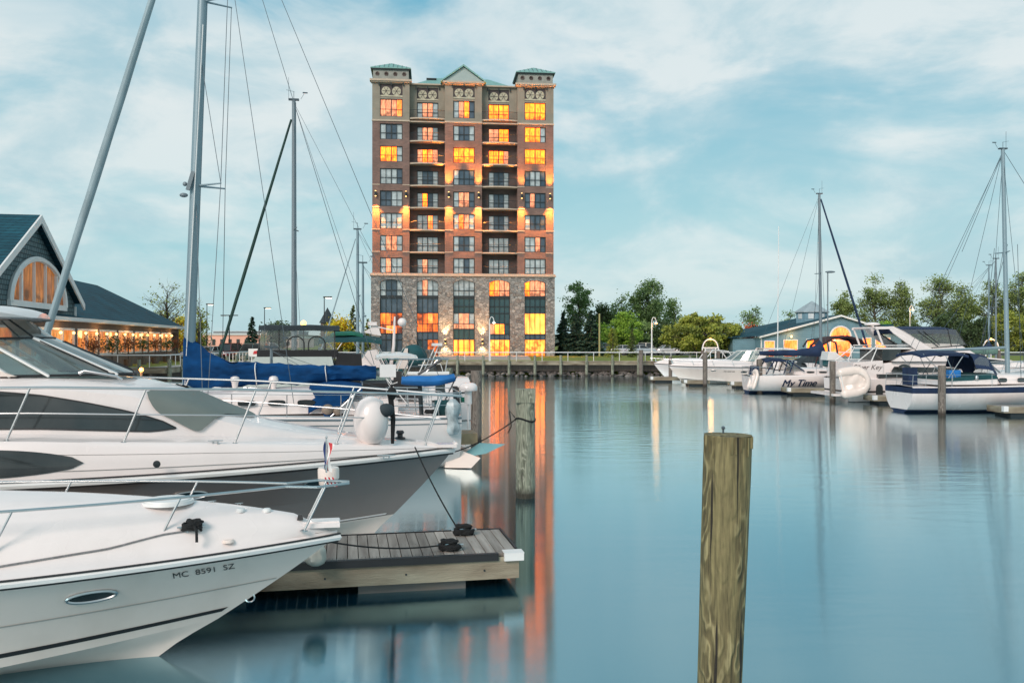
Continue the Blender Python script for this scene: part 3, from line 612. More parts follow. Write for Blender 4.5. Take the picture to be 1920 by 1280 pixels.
tall(3,[(6.6,7.6,'TTTT'),(5.7,6.6,'TTTT'),(4.3,5.7,'TTTT'),(2.9,4.3,'PGGT'),(2.2,2.9,'DDDD'),(0,2.2,'GGGG')])
tall(4,[(6.6,7.6,'TTTT'),(5.7,6.6,'TTTT'),(2.9,5.7,'GGGG'),(2.2,2.9,'DDDD'),(0,2.2,'GGGG')])
# entrance door in the middle bay
fr=MB(); pn=MB(); x0,x1=WX[2]
for x in (x0+.05,x0+.62,(x0+x1)/2,x1-.62,x1-.05): fr.bb(x-.05,x+.05,.2,.32,0,2.2)
fr.bb(x0,x1,.2,.32,2.15,2.25); fr.bb(x0+.6,x1-.6,.18,.3,.0,.16); fr.bb(x0+.62,x1-.62,.18,.3,1.0,1.05)
pn.bb(x0,x1,.36,.4,.02,2.15,PM['G'])
o=fr.build('entrance_door',M['wframe'],T,smooth=0); pn.build('pane',PMATS,o,smooth=0)
# roofs
def hip(mb,x0,x1,y0,y1,z,h,ov,ridge=0.,m=0):
    cx,cy=(x0+x1)/2,(y0+y1)/2; a=[(x0-ov,y0-ov,z),(x1+ov,y0-ov,z),(x1+ov,y1+ov,z),(x0-ov,y1+ov,z)]
    r=[(cx-ridge,cy,z+h),(cx+ridge,cy,z+h)]
    lo=[(p[0],p[1],z-.12) for p in a]
    mb.add(a+r+lo,[(0,1,5,4),(2,3,4,5),(1,2,5),(3,0,4),(7,6,9,8),(0,6,7,1),(1,7,8,2),(2,8,9,3),(3,9,6,0)],m)
def seams(mb,x0,x1,y0,z,h,cx,cy,ov,n=9):
    for i in range(1,n):
        x=lerp(x0-ov,x1+ov,i/n); f=1-abs(2*i/n-1)
        mb.bar((x,y0-ov,z+.01),(lerp(x,cx if abs(x-cx)<.01 else x,1),lerp(y0-ov,cy,f),z+h*f+.01),.05,.05)
for sx in (0,19.15):
    body=MB(); a,b=sx-.02,sx+4.87
    body.bb(a+.12,b-.12,-.0,4.6,36.3,37.75); 
    body.build('corner_turret',mat('turret_stucco',(.33,.33,.29),.85,var=.25,scale=1.3,bump=.4,bscale=6),T,smooth=0)
    lv=MB()
    for i in range(4):
        cx=lerp(a+.7,b-.7,i/3); pts=[(cx+.28*math.cos(math.pi*j/8),-.03,37.05+.3*math.sin(math.pi*j/8)) for j in range(9)]
        lv.prism(pts[::-1]+[(cx-.28,-.03,36.95),(cx+.28,-.03,36.95)][:2],(0,.04,0)); lv.bb(cx-.2,cx+.2,-.045,0,36.82,36.95)
    lv.build('louvre',M['brickd'],T,smooth=0)
    rf=MB(); hip(rf,a+.1,b-.1,0,4.6,37.85,1.35,.3); rf.build('turret_roof',M['copper'],T,smooth=0)
    sm=MB(); seams(sm,a+.1,b-.1,0,37.85,1.35,(a+b)/2,2.3,.3); sm.bb(a-.12,b+.12,-.22,4.8,37.6,37.75)
    sm.build('roof_seam',M['wframe'],T,smooth=0)
rf=MB(); hip(rf,5.2,18.8,2.0,14,36.25,2.9,.2,ridge=3.8); rf.build('main_roof',M['copper'],T,smooth=0)
# central pediment
pd=MB(); pd.prism([(9.3,-.2,36.3),(14.6,-.2,36.3),(11.95,-.2,38.2)],(0,.3,0)); pd.build('pediment',mat('pale_green_tympanum',(.38,.45,.43),.7),T,smooth=0)
pr=MB()
for s in (-1,1):
    pr.add([(11.95,-.5,38.5),(11.95,6,38.5),(11.95+s*3.0,6,36.32),(11.95+s*3.0,-.5,36.32),(11.95,-.5,38.26),(11.95,6,38.26),(11.95+s*3.0,6,36.14),(11.95+s*3.0,-.5,36.14)],
       [(0,1,2,3),(4,7,6,5),(0,3,7,4),(3,2,6,7),(2,1,5,6)])
pr.build('pediment_roof',M['copper'],T,smooth=0)
mb=MB(); mb.bb(7.2,8.3,6,7.5,37,38.35); mb.bb(7.05,8.45,5.9,7.6,38.35,38.5); mb.build('roof_vent',M['wframe'],T,smooth=0)
# wall lamps with up and down light
def spot(loc,dirn,power,ang,col=(1,.30,.045),blend=.8,size=.15):
    l=bpy.data.lights.new('lamp_light','SPOT'); l.energy=power; l.spot_size=R(ang); l.spot_blend=blend; l.color=col; l.shadow_soft_size=size
    o=bpy.data.objects.new('lamp_light',l); COL.objects.link(o); o.parent=T; o.location=loc
    o.rotation_euler=Vector(dirn).to_track_quat('-Z','Y').to_euler(); return o
for x,upw in ((.45,0.),(4.4,0.),(10.0,1),(13.95,1),(19.7,.6),(23.5,1)):
    mb=MB(); mb.cyl((x,-.32,21.0),(x,-.32,21.6),.13,.13,10,0); mb.bb(x-.05,x+.05,-.32,0,21.25,21.35,0)
    mb.ell((x,-.32,20.98),(.11,.11,.06),1,8,4); mb.ell((x,-.32,21.62),(.11,.11,.06),1,8,4)
    mb.build('wall_lamp',[M['wframe'],M['bulb']],T)
    spot((x,-.8,20.9),(0,.10,-1),10000,62)
    if upw: spot((x,-.8,21.7),(0,.10,1),7500*upw,62)
for x in (9.55,14.45):
    mb=MB(); mb.cyl((x,-.42,1.75),(x,-.42,2.2),.12,.12,10,0); mb.bb(x-.04,x+.04,-.4,-.1,1.9,2.,0); mb.ell((x,-.42,1.72),(.1,.1,.07),1,8,4); mb.ell((x,-.42,2.23),(.1,.1,.07),1,8,4)
    mb.build('wall_lamp',[M['wframe'],M['bulb']],T)
    spot((x,-.62,2.35),(0,.13,1),1500,70,(1,.6,.3)); spot((x,-.62,1.6),(0,.25,-1),600,90,(1,.6,.3))
spot((12,-3.,.35),(0,.55,1),650,110,(1,.45,.12))
# ------------------------------------------------------------------ boat building
class Hull:
    """local frame: x forward (0 at the bow tip), y to port, z up from the waterline"""
    def __init__(s,L,B,zbow,zst,rake,stern_b=.88,fine=2.2,chine=.30,zmid=None,flare=.55,round_=False,keel=-.3,stern_rake=0.,cz=(.0,.45),full=.5,sterntuck=0.):
        s.__dict__.update(locals())
    def zs(s,t):
        z=lerp(s.zst,s.zbow,t**1.6)
        if s.zmid is not None: z-= (lerp(s.zst,s.zbow,.5**1.6)-s.zmid)*4*t*(1-t)
        return z
    def bs(s,t):
        a=s.full
        if t<a: k=s.stern_b+(1-s.stern_b)*math.sin(math.pi/2*t/a)
        else: k=1-((t-a)/(1-a))**s.fine
        return s.B/2*max(0,k)
    def P(s,t,v,side=1):
        zt=s.zs(t); 
        if s.round_:
            zk=lerp(s.keel,s.keel*.2,t)+ (s.sterntuck*(1-min(1,t/.35))**1.6 if s.sterntuck else 0)
            z=lerp(zk,zt,v); b=s.bs(t)*(1-(1-v)**lerp(2.4,1.5,t))**lerp(.62,.95,t)
            ztop=s.zs(1); zn=lerp(s.keel*.2,ztop,v)
            xs=-s.rake*(1-max(0,(zn)/ztop))**1.15 if zn<ztop else 0
        else:
            vc=s.chine
            zc=lerp(s.cz[0],s.cz[1],t**2.2)*zt; zk=lerp(s.keel,0,0)*(1-t**3)+(-.12)*t**3*0
            bc=s.bs(t)*lerp(.90,.90-s.flare*.55,t**1.6)
            if v<vc: k=v/vc; z=lerp(zk,zc,k**.85); b=bc*k
            else:
                k=(v-vc)/(1-vc); z=lerp(zc,zt,k); b=lerp(bc,s.bs(t),k**lerp(1.,1+s.flare,t))
            zn=lerp(0,s.zs(1),v if v>=vc*0 else 0)
            zn1=(lerp(0,s.cz[1]*s.zs(1),v/vc) if v<vc else lerp(s.cz[1]*s.zs(1),s.zs(1),(v-vc)/(1-vc)))
            xs=-s.rake*(1-zn1/s.zs(1))**1.1
        x0=-s.L+s.stern_rake*v
        x=x0+t*(xs-x0)
        return Vector((x,b*side,z))
    def shell(s,mb,mrow_fn,vs,nt=34):
        ts=[1-(1-i/nt)**1.35 for i in range(nt+1)]
        for side in (1,-1):
            rows=[[s.P(t,v,side) for v in vs] for t in ts]
            mr=[mrow_fn((vs[j]+vs[j+1])/2) for j in range(len(vs)-1)]
            mb.grid(rows,mrow=mr,flip=(side==1))
        # transom
        a=[s.P(0,v,1) for v in vs]; b=[s.P(0,v,-1) for v in vs]
        mb.grid([b,a],mrow=[mrow_fn((vs[j]+vs[j+1])/2) for j in range(len(vs)-1)],flip=True)
    def deck(s,mb,prof,nt=30,t0=0.,t1=1.,m=0):
        """prof(t)-> list of (half-width fraction of bs or absolute via tuple, z above sheer)"""
        ts=[lerp(t0,t1,1-(1-i/nt)**1.35) for i in range(nt+1)]
        for side in (1,-1):
            rows=[]
            for t in ts:
                p=s.P(t,1,side); b=s.bs(t)
                rows.append([Vector((p.x-dxx,side*max(0,yy),p.z+zz)) for (yy,zz,dxx) in prof(t,b)])
            mb.grid(rows,m=m,flip=(side==1))
    def along(s,t0,t1,v,side,off=0.,dz=0.,n=24,inset=0.):
        out=[]
        for i in range(n+1):
            t=lerp(t0,t1,i/n); p=s.P(t,v,side); out.append(Vector((p.x,p.y+side*(off-inset),p.z+dz)))
        return out
    def stripe(s,mb,t0,t1,va,vb,side,off=.006,m=0,n=26):
        rows=[]
        for i in range(n+1):
            t=lerp(t0,t1,i/n)
            rows.append([s.P(t,lerp(va,vb,k/2),side)+Vector((0,side*off,0)) for k in range(3)])
        mb.grid(rows,m=m,flip=(side==1))
    def rub(s,mb,r,m=0,v=1.,dz=0.,off=.02):
        a=s.along(0,1,v,-1,off,dz,40); b=s.along(0,1,v,1,off,dz,40); a[-1].y=0; a[-1].x+=off
        mb.tube(a+b[::-1][1:],r,m,n=6)
    def lettering(s,txt,size,tc,v0,v1,side,shear=0.,length=None,bold=0.,off=.008):
        """flat letters wrapped on to the topsides"""
        vs,fs=text_mesh(txt,size,shear,bold); mb=MB()
        xc=s.P(tc,(v0+v1)/2,side).x; out=[]
        hz=s.P(tc,v1,side).z-s.P(tc,v0,side).z
        for x,y,z in vs:
            v=v0+(v1-v0)*y/hz; X=xc+(x if side==-1 else -x); lo,hi=0.,1.
            for _ in range(24):
                t=(lo+hi)/2
                if s.P(t,v,side).x<X: lo=t
                else: hi=t
            t=min(lo,.99); p=s.P(t,v,side); q=s.P(t,v+.02,side)-s.P(t,v-.02,side); r_=s.P(min(1,t+.01),v,side)-s.P(t-.01,v,side)
            nrm=r_.cross(q).normalized()
            if nrm.y*side<0: nrm=-nrm
            out.append(p+nrm*off)
        mb.add(out,fs); return mb
def pole_rail(mb,pts,r=.016): mb.tube(pts,r,n=7)
def cleat(parent,p,rz=0.,sc=1.,m=None):
    mb=MB(); c=Vector(p); u=Vector((math.cos(rz),math.sin(rz),0))
    mb.tube([c+u*-.13*sc+Vector((0,0,.055*sc)),c+Vector((0,0,.05*sc)),c+u*.13*sc+Vector((0,0,.055*sc))],[.009*sc,.016*sc,.009*sc],n=7)
    for s_ in (-.04,.04): mb.cyl(c+u*s_*sc,c+u*s_*sc+Vector((0,0,.05*sc)),.014*sc,.012*sc,7)
    return mb.build('cleat',m or M['steel'],parent)
def catenary(p,q,sag,n=14):
    p,q=Vector(p),Vector(q); return [p.lerp(q,i/n)-Vector((0,0,sag*4*(i/n)*(1-i/n))) for i in range(n+1)]
def coil(mb,c,r=.11,th=.018,turns=5,m=0,seed=0):
    random.seed(seed); pts=[]
    for i in range(turns*12):
        a=i/12*2*math.pi; rr=r*(1+.22*math.sin(i*.77+seed)); pts.append((c[0]+rr*math.cos(a),c[1]+rr*.7*math.sin(a),c[2]+th*.6+ .012*(i/12)+.02*abs(math.sin(i*.9))))
    mb.tube(pts,th,m,n=6)
def fender(parent,p,L=.55,r=.11,m=None):
    mb=MB(); mb.lathe([(.01,-L/2),(r*.6,-L/2+.03),(r,-L/2+.1),(r,L/2-.1),(r*.6,L/2-.03),(.03,L/2),(.03,L/2+.05)],p,n=12)
    return mb.build('fender',m or M['white'],parent)
def canopy(mb,x0,x1,hw,z,crown=.18,th=.05,m=0,drop=.0,n=10,nx=8,ends=.1):
    """cambered cloth top with valance"""
    rows=[];low=[]
    for i in range(nx+1):
        s=i/nx; x=lerp(x0,x1,s); e=ends*(2*s-1)**4
        row=[]
        for k in range(n+1):
            u=2*k/n-1; row.append(Vector((x,hw*u,z+crown*(1-u*u)-e+.012*math.sin(s*math.pi*4))))
        rows.append(row)
    mb.grid(rows,m=m,flip=True)
    mb.grid([[p-Vector((0,0,th)) for p in r] for r in rows],m=m)
    edge=[r[0] for r in rows]+rows[-1][1:-1]+[r[-1] for r in rows][::-1]+rows[0][1:-1][::-1]
    E=len(edge); mb.add(edge+[p-Vector((0,0,th+drop)) for p in edge],[(i,(i+1)%E,E+(i+1)%E,E+i) for i in range(E)],m)
def cloth_roll(mb,pts,rad,m=0,n=14,seed=1,wr=.12,oval=(1,1)):
    """wrinkled rolled cloth along a path; rad list"""
    pts=[Vector(p) for p in pts]; rows=[]
    for i,p in enumerate(pts):
        d=(pts[min(i+1,len(pts)-1)]-pts[max(0,i-1)]).normalized()
        a=d.cross(Vector((0,0,1))); a=a.normalized() if a.length>.2 else Vector((0,1,0)); b=a.cross(d).normalized(); row=[]
        for k in range(n+1):
            th=2*math.pi*(k%n)/n
            w=1+wr*noise.noise(Vector((i*.55+seed*7,math.cos(th)*1.5,math.sin(th)*1.5)))*1.6
            row.append(p+(a*math.cos(th)*oval[0]+b*math.sin(th)*oval[1])*rad[i]*w)
        rows.append(row)
    mb.grid(rows,m=m)
    mb.add(rows[0][:-1],[tuple(range(n))],m); mb.add(rows[-1][:-1],[tuple(range(n))[::-1]],m)

def mast(parent,x,z0,z1,r,mt,spread=(),lean=0.,sweep=.15,hw=.9,top=True,name='mast'):
    mb=MB(); n=12
    rows=[]
    for i in range(n+1):
        s=i/n; rows.append((Vector((x+lean*s,0,lerp(z0,z1,s))),lerp(r,r*.72,s)))
    mb.tube([p for p,_ in rows],[q for _,q in rows],0,12)
    mb.bar((x-r*1.02,0,z0+.5),(x+lean-r*.74,0,z1-.1),.03,.02)
    o=mb.build(name,mt,parent)
    if top:
        mb=MB(); t=Vector((x+lean,0,z1)); mb.box((t.x,0,t.z+.02),(.42,.16,.06)); mb.cyl(t,t+Vector((0,0,.35)),.012,n=5); mb.bar(t+Vector((-.02,0,.34)),t+Vector((.30,0,.4)),.012,.012)
        mb.bar(t+Vector((-.28,0,.05)),t+Vector((-.42,.0,.3)),.012,.012); mb.box((t.x-.45,0,t.z+.32),(.2,.02,.05)); mb.cyl(t+Vector((.2,.05,0)),t+Vector((.2,.05,.9)),.008,n=4)
        mb.build('masthead_gear',M['wire'],o)
    for (zz,w) in spread:
        mb=MB(); f=(zz-z0)/(z1-z0); c=Vector((x+lean*f,0,zz))
        for s in (-1,1): mb.tube([c,c+Vector((-sweep,s*w,.02))],[.035,.022],n=6)
        mb.build('spreader',mt,o)
    return o
def rigging(parent,segs,r=.008,m=None,name='rigging'):
    mb=MB()
    for p,q in segs: mb.tube([p,q],r,n=4)
    return mb.build(name,m or M['wire'],parent)
def portlights(parent,pts,w=.42,h=.13,side=-1,m=None,name='portlight'):
    for p in pts:
        mb=MB(); n=12; P=[(p[0]+w/2*(abs(math.cos(a))**.6*(1 if math.cos(a)>0 else -1)),p[1],p[2]+h/2*(abs(math.sin(a))**.6*(1 if math.sin(a)>0 else -1))) for a in [2*math.pi*i/n for i in range(n)]]
        mb.prism(P,(0,side*.02,0)); mb.build(name,m or M['smoke'],parent,smooth=0)
def pulpit(parent,hull,h,t0,t1=1.,side_n=5,inset=.06,fwd=.35,dz=.0,r=.018,mid=True,tip=True,name='bow_rail',deckz=None,both=(1,-1),rise=0.,lean=.25):
    """rail carried on raked stanchions round the bow"""
    mb=MB(); segs=[]
    def top(t,s,k=1.):
        p=hull.P(t,1,s); z0=p.z+(deckz(t) if deckz else 0)
        return Vector((p.x+lean*k,p.y-s*inset*(1 if p.y*s>inset else 0),z0+h*k+rise*t*k))
    for s in both:
        segs.append([top(lerp(t0,t1-.012,i/18),s) for i in range(19)])
    if tip:
        tp=hull.P(1,1,1)+Vector((fwd,0,h+rise+(deckz(1) if deckz else 0)))
        mb.tube(segs[0]+[tp]+segs[1][::-1],r,n=7)
    else:
        for sg in segs: mb.tube(sg,r,n=7)
    if mid:
        for s in both: mb.tube([top(lerp(t0,t1-.03,i/18),s,.52) for i in range(19)],r*.55,n=5)
    o=mb.build(name,M['steel'],parent)
    for s in both:
        for i in range(side_n):
            t=lerp(t0+.01,t1-.04,i/(side_n-1)); mb=MB(); a=top(t,s,0.)-Vector((0,0,0.0)); b=top(t,s,1.)
            mb.tube([a,b],r*.85,n=6); mb.lathe([(.045,0),(.045,.012),(.02,.02)],a,n=10); mb.build('stanchion',M['steel'],o)
    return o
BA=math.atan2(.19,.98)
# ================================================================== boat 1: white express cruiser, bottom left
b1=thing('motor_cruiser','white motor cruiser with black registration letters and a dark oval porthole, at lower left','boat',(-2.02,9.87,0),BA)
h1=Hull(9.2,2.75,1.27,1.15,1.95,stern_b=.9,fine=2.0,chine=.34,flare=.8,keel=-.35,cz=(.02,.30),full=.45)
vs=[0,.17,.34,.36,.50,.62,.64,.8,.93,1.0]
mb=MB(); h1.shell(mb,lambda v:0,[0,.1,.2,.34,.345,.46,.58,.66,.662,.74,.82,.9,.96,1.])
mb.build('hull',M['gelc'],b1,smooth=24)
def d1(t,b):
    k=1-t; cr=.72*(1-math.exp(-k*3.6)); e=min(1,b/.25)
    return [(b,0.,0),(b-.05*e,.035,0),(b*.9-.02*e,.05,0),(b*.76,.10*e+cr*.10,0),(b*.72,.13*e+cr*.26,0),(b*.6,.14*e+cr*.50,0),(b*.4,.15*e+cr*.78,0),(b*.2,.15*e+cr*.93,0),(0,.15*e+cr,0)]
mb=MB(); h1.deck(mb,d1,nt=44); mb.build('deck',M['gel'],b1,smooth=40)
mb=MB(); h1.rub(mb,.038,0,1.,-.03,.012); mb.build('rub_rail',M['white'],b1)
mb=MB(); h1.rub(mb,.012,0,1.,.012,.03); h1.rub(mb,.010,0,1.,-.075,.006); mb.build('pinstripe',M['pin'],b1)
mb=MB(); h1.stripe(mb,0,.985,.415,.45,-1); h1.stripe(mb,0,.985,.415,.45,1); mb.build('hull_stripe',M['black'],b1)
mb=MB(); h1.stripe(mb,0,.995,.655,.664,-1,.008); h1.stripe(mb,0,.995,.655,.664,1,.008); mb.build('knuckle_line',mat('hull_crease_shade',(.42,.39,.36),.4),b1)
def oval_port(h,t,v,side,w,hh,parent,glass=True,tilt=0.):
    c=h.P(t,v,side); dt=h.P(t+.01,v,side)-h.P(t-.01,v,side); dv=h.P(t,v+.01,side)-h.P(t,v-.01,side)
    a=dt.normalized(); nrm=a.cross(dv).normalized(); 
    if nrm.y*side<0: nrm=-nrm
    b=nrm.cross(a).normalized()
    if b.z<0: b=-b
    def ring(rx,ry,o): return [c+nrm*o+a*math.cos(2*math.pi*i/28)*rx+b*math.sin(2*math.pi*i/28)*ry for i in range(28)]
    m1=MB(); m1.tube(ring(w/2,hh/2,.012),.016,0,6,closed=True); o=m1.build('porthole',M['steel'],parent)
    m2=MB(); pl=ring(w/2,hh/2,.009); m2.add(pl,[tuple(range(28)) if side==1 else tuple(range(27,-1,-1))]); m2.build('pane',M['smoke'],o,smooth=0)
    return o
oval_port(h1,.765,.80,-1,.46,.15,b1)
oval_port(h1,.50,.80,-1,.46,.15,b1)
# registration letters on the starboard bow
o=h1.lettering('MC  8591  SZ',.105,.865,.845,.945,-1); o.build('registration_letters',M['pin'],b1,smooth=0)
# bow rail
rl=pulpit(b1,h1,.50,.30,1.,5,inset=.30,fwd=.06,dz=0,r=.0155,mid=False,deckz=lambda t:.10+.08*(1-t),lean=.24)
# foredeck hatch, nav lights, cleat, anchor plate
def deck_pt(h,dfn,t,yfrac,side=-1,up=.0):
    b=h.bs(t); pr=dfn(t,b); yy=abs(yfrac)*b
    ys=[p[0] for p in pr][::-1]; zz=[p[1] for p in pr][::-1]
    p=h.P(t,1,side); return Vector((p.x,(1 if yfrac>0 else -1)*yy,p.z+interp(yy,ys,zz)+up))
hc=deck_pt(h1,d1,.80,-.10); mb=MB(); mb.lathe([(0,.02),(.2,.022),(.235,.018),(.24,.0),(.27,.005),(.28,-.03)],(hc.x,hc.y,hc.z+.005),n=32); mb.build('deck_hatch',M['white'],b1,smooth=40)
for (t,y) in ((.885,-.28),(.915,-.15)):
    c=deck_pt(h1,d1,t,y); mb=MB(); mb.lathe([(0,.03),(.035,.03),(.05,.012),(.05,-.01)],c,n=14); mb.build('deck_filler',M['white'],b1)
for (t,y) in ((.85,-.02),(.88,.2)):
    c=deck_pt(h1,d1,t,y); cleat(b1,c,.2,.35)
c=deck_pt(h1,d1,.875,-.80); mb=MB(); mb.lathe([(0,.02),(.05,.02),(.065,.0),(.065,-.01)],c,n=16); mb.build('filler_cap',M['gelc'],b1)
c=deck_pt(h1,d1,.955,-.4); mb=MB(); mb.box((c.x,c.y,c.z+.03),(.07,.05,.06),taper=.6); mb.build('navigation_light',M['pin'],b1)
c1=deck_pt(h1,d1,.835,-.70); cleat(b1,c1,BA,1.1)
mb=MB(); c=deck_pt(h1,d1,.975,0.); mb.bb(-.55,.03,-.13,.13,c.z-.02,c.z+.03); mb.bb(-.50,.02,-.10,.10,c.z+.03,c.z+.045); mb.build('anchor_platform',M['gel'],b1,smooth=0)
mb=MB(); e=h1.P(1,.50,1); mb.tube([e+Vector((.0+.05*math.cos(a),0,.05*math.sin(a))) for a in [i*math.pi/5 for i in range(10)]],.010,closed=True,n=6); mb.build('bow_eye',M['steel'],b1)
# wrap: stern cockpit and windscreen so that the boat is whole off frame
mb=MB()
for s in (-1,1):
    mb.bar((-4.9,s*.95,2.05),(-6.1,s*1.02,2.6),.05,.05); mb.bar((-6.1,s*1.02,2.6),(-7.3,s*1.05,2.45),.05,.05)
mb.bar((-6.1,-1.02,2.6),(-6.1,1.02,2.6),.05,.05); mb.build('windscreen_frame',M['steel'],b1)
# mooring line coiled on the foredeck cleat
W1=b1.matrix_basis
def world(o,p): return Matrix.Translation(o.location)@Matrix.Rotation(o.rotation_euler.z,4,'Z')@Vector(p)
mb=MB(); c=world(b1,c1); coil(mb,(c.x,c.y,c.z+.01),.085,.016,5,seed=2); coil(mb,(c.x+.03,c.y+.01,c.z+.07),.07,.016,3,seed=5)
mb.tube([(c.x+.05,c.y-.06,c.z+.08),(c.x+.09,c.y-.1,c.z+.03),(c.x+.1,c.y-.12,c.z-.08)],.016,n=6)
ln=[]
for i in range(16):
    t=lerp(.835,.62,i/15); p=deck_pt(h1,d1,t,-lerp(.70,.86,i/15)); ln.append(world(b1,p+Vector((0,0,.02))))
mb.tube(ln,.010,1,n=6)
tag(mb.build('mooring_line',[M['rope'],M['ropeg']]),'black mooring rope coiled over a cleat on the nearest white bow','rope')

# ================================================================== floating finger dock
dk=thing('finger_dock','floating timber finger dock with grey planks between the two big motor cruisers','dock',(.10,12.15,0),math.atan2(.64,3.3))
mb=MB(); n=74
# local x runs from the outer end (0) back to the left (-)
for i in range(n):
    x=-.02-i*.149; r_=random.Random(i); mb.box((x-.068,.80,.475+r_.uniform(-.003,.003)),(.137,1.5,.04))
plk=mat('dock_planks',(.40,.36,.32),.75,scale=1.2,stretch=(7,.6,1),c2=(.19,.16,.14,1),bump=.5,bscale=16,det=8)
ntp=plk.node_tree; bs_=ntp.nodes['Principled BSDF']; srcl=bs_.inputs['Base Color'].links[0].from_socket; gg=N(ntp,'ShaderNodeNewGeometry'); r5=N(ntp,'ShaderNodeMapRange'); r5.inputs[3].default_value=.62; r5.inputs[4].default_value=1.25; ntp.links.new(gg.outputs['Random Per Island'],r5.inputs[0])
c5=N(ntp,'ShaderNodeCombineColor'); [ntp.links.new(r5.outputs[0],c5.inputs[i]) for i in range(3)]; m5=N(ntp,'ShaderNodeMix',data_type='RGBA',blend_type='MULTIPLY'); m5.inputs['Factor'].default_value=1; ntp.links.new(srcl,m5.inputs['A']); ntp.links.new(c5.outputs[0],m5.inputs['B']); ntp.links.new(m5.outputs['Result'],bs_.inputs['Base Color'])
o=mb.build('deck_planks',plk,dk,smooth=0)
mb=MB()
for i in range(n):
    x=-.02-i*.149
    for y_ in (.13,.17,.80,1.46): mb.box((x-.045,y_,.4965),(.007,.007,.003)); mb.box((x-.095,y_+.004,.4965),(.007,.007,.003))
mb.build('nail_heads',M['wframe'],dk,smooth=0)
# per-plank tone
mb=MB(); mb.bb(-11,-.0,0.0,.045,.14,.445); mb.build('front_beam',M['fascia'],dk,smooth=0)
mb=MB(); mb.bb(-.045,.0,.05,1.55,.14,.445); mb.build('end_beam',M['fascia'],dk,smooth=0)
mb=MB(); mb.bb(-11,-.0,1.555,1.6,.14,.445); mb.build('back_beam',M['fascia'],dk,smooth=0)
mb=MB(); mb.bb(-10.95,-.3,-.035,.0,.405,.49); mb.bb(-10.95,-.3,-.03,.05,.49,.505); mb.bb(.0,.03,.3,1.62,.40,.50); mb.bb(-11,0,1.6,1.63,.4,.50); mb.build('rubber_edging',M['black'],dk,smooth=0)
mb=MB(); mb.prism([(-.22,-.06,.40),(.06,-.06,.40),(.06,.16,.40),(.0,.16,.40),(.0,-.0,.40),(-.22,-.0,.40)],(0,0,.10)); mb.bb(-.22,.065,-.062,.16,.50,.512); mb.build('corner_bumper',M['white'],dk,smooth=0)
for x in (-1.5,-4.5,-7.5):
    mb=MB(); mb.bb(x-.75,x+.75,.12,1.48,-.25,.13); mb.build('float',mat('grey_float_tub',(.16,.15,.14),.7,dirt=.4) if x==-1.5 else bpy.data.materials['grey_float_tub'],dk,smooth=0)
mb=MB(); mb.bb(-11,-.1,.05,.12,.3,.44); mb.bb(-11,-.1,1.48,1.55,.3,.44); mb.build('stringer',M['brownp'],dk,smooth=0)
for i in range(9):
    mb=MB(); mb.lathe([(0,0),(.014,0),(.014,.01),(0,.012)],(-.5-i*1.1,-.0,.27),n=8,axis='y'); mb.xf(Matrix.Translation((0,-.012,0))); mb.build('bolt',M['wframe'],dk)
dc=[]
for (x,y) in ((-.62,1.25),(-.95,.30)): cleat(dk,(x,y,.497),0,1.5); dc.append(world(dk,(x,y,.5)))
cleat(dk,(-3.1,.12,.497),0,.8,M['black'])
for i,(c,lab) in enumerate(zip(dc,('black mooring rope wound on the back cleat of the finger dock','black mooring rope coiled on the front cleat of the finger dock'))):
    mb=MB(); coil(mb,(c.x,c.y,c.z+.0),.13,.022,5,seed=i+3); coil(mb,(c.x,c.y,c.z+.09),.10,.02,3,seed=i+9)
    if i==0: mb.tube(catenary(c+Vector((-.1,.05,.08)),at(778,838,15.2),.06),.013,n=6)
    else: mb.tube(catenary(c+Vector((-.1,.0,.08)),world(b1,(.0,.1,1.2)) if 0 else at(560,1002,10.6),.10),.011,n=6)
    tag(mb.build('mooring_line',M['rope']),lab,'rope')
# crumpled fender hanging under the near bow
mb=MB(); mb.ell((0,0,0),(.17,.15,.15),nu=14,nv=8)
rnd=random.Random(5); mb.v=[(x*(1+.3*noise.noise(Vector((x*9,y*9,z*9)))),y*(1+.3*noise.noise(Vector((x*9,y*9,z*9+4)))),z) for x,y,z in mb.v]
tag(mb.build('bumper',M['vinyl'] if 0 else mat('milky_plastic',(.52,.52,.46),.35,var=.4,scale=6),loc=at(592,1040,11.4)),'crumpled milky plastic bumper lying on the dock edge under the near bow','bumper')

# ================================================================== boat 2: big cruiser with taupe hull
b2=thing('motor_yacht','large white motor yacht with dark taupe hull, hardtop and raked windscreen','boat',(-1.10,15.77,0),BA)
h2=Hull(13.0,4.3,1.50,1.36,1.45,stern_b=.92,fine=2.15,chine=.27,flare=.8,keel=-.4,cz=(.02,.22),full=.42)
mb=MB(); h2.shell(mb,lambda v:(0 if v<.285 else 1),[0,.13,.26,.285,.32,.45,.58,.585,.7,.8,.9,1.]); mb.build('hull',[M['gelc'],M['taupe']],b2,smooth=24)
mb=MB()
for s in (-1,1): h2.stripe(mb,0,.985,.30,.318,s,.008)
mb.build('boot_stripe',M['gel'],b2)
mb=MB(); h2.rub(mb,.045,0,1.,-.01,.015); mb.build('rub_rail',M['white'],b2)
mb=MB(); h2.rub(mb,.013,0,1.,.055,.03); h2.rub(mb,.012,0,1.,-.07,.008); mb.build('pinstripe',M['pin'],b2)
mb=MB()
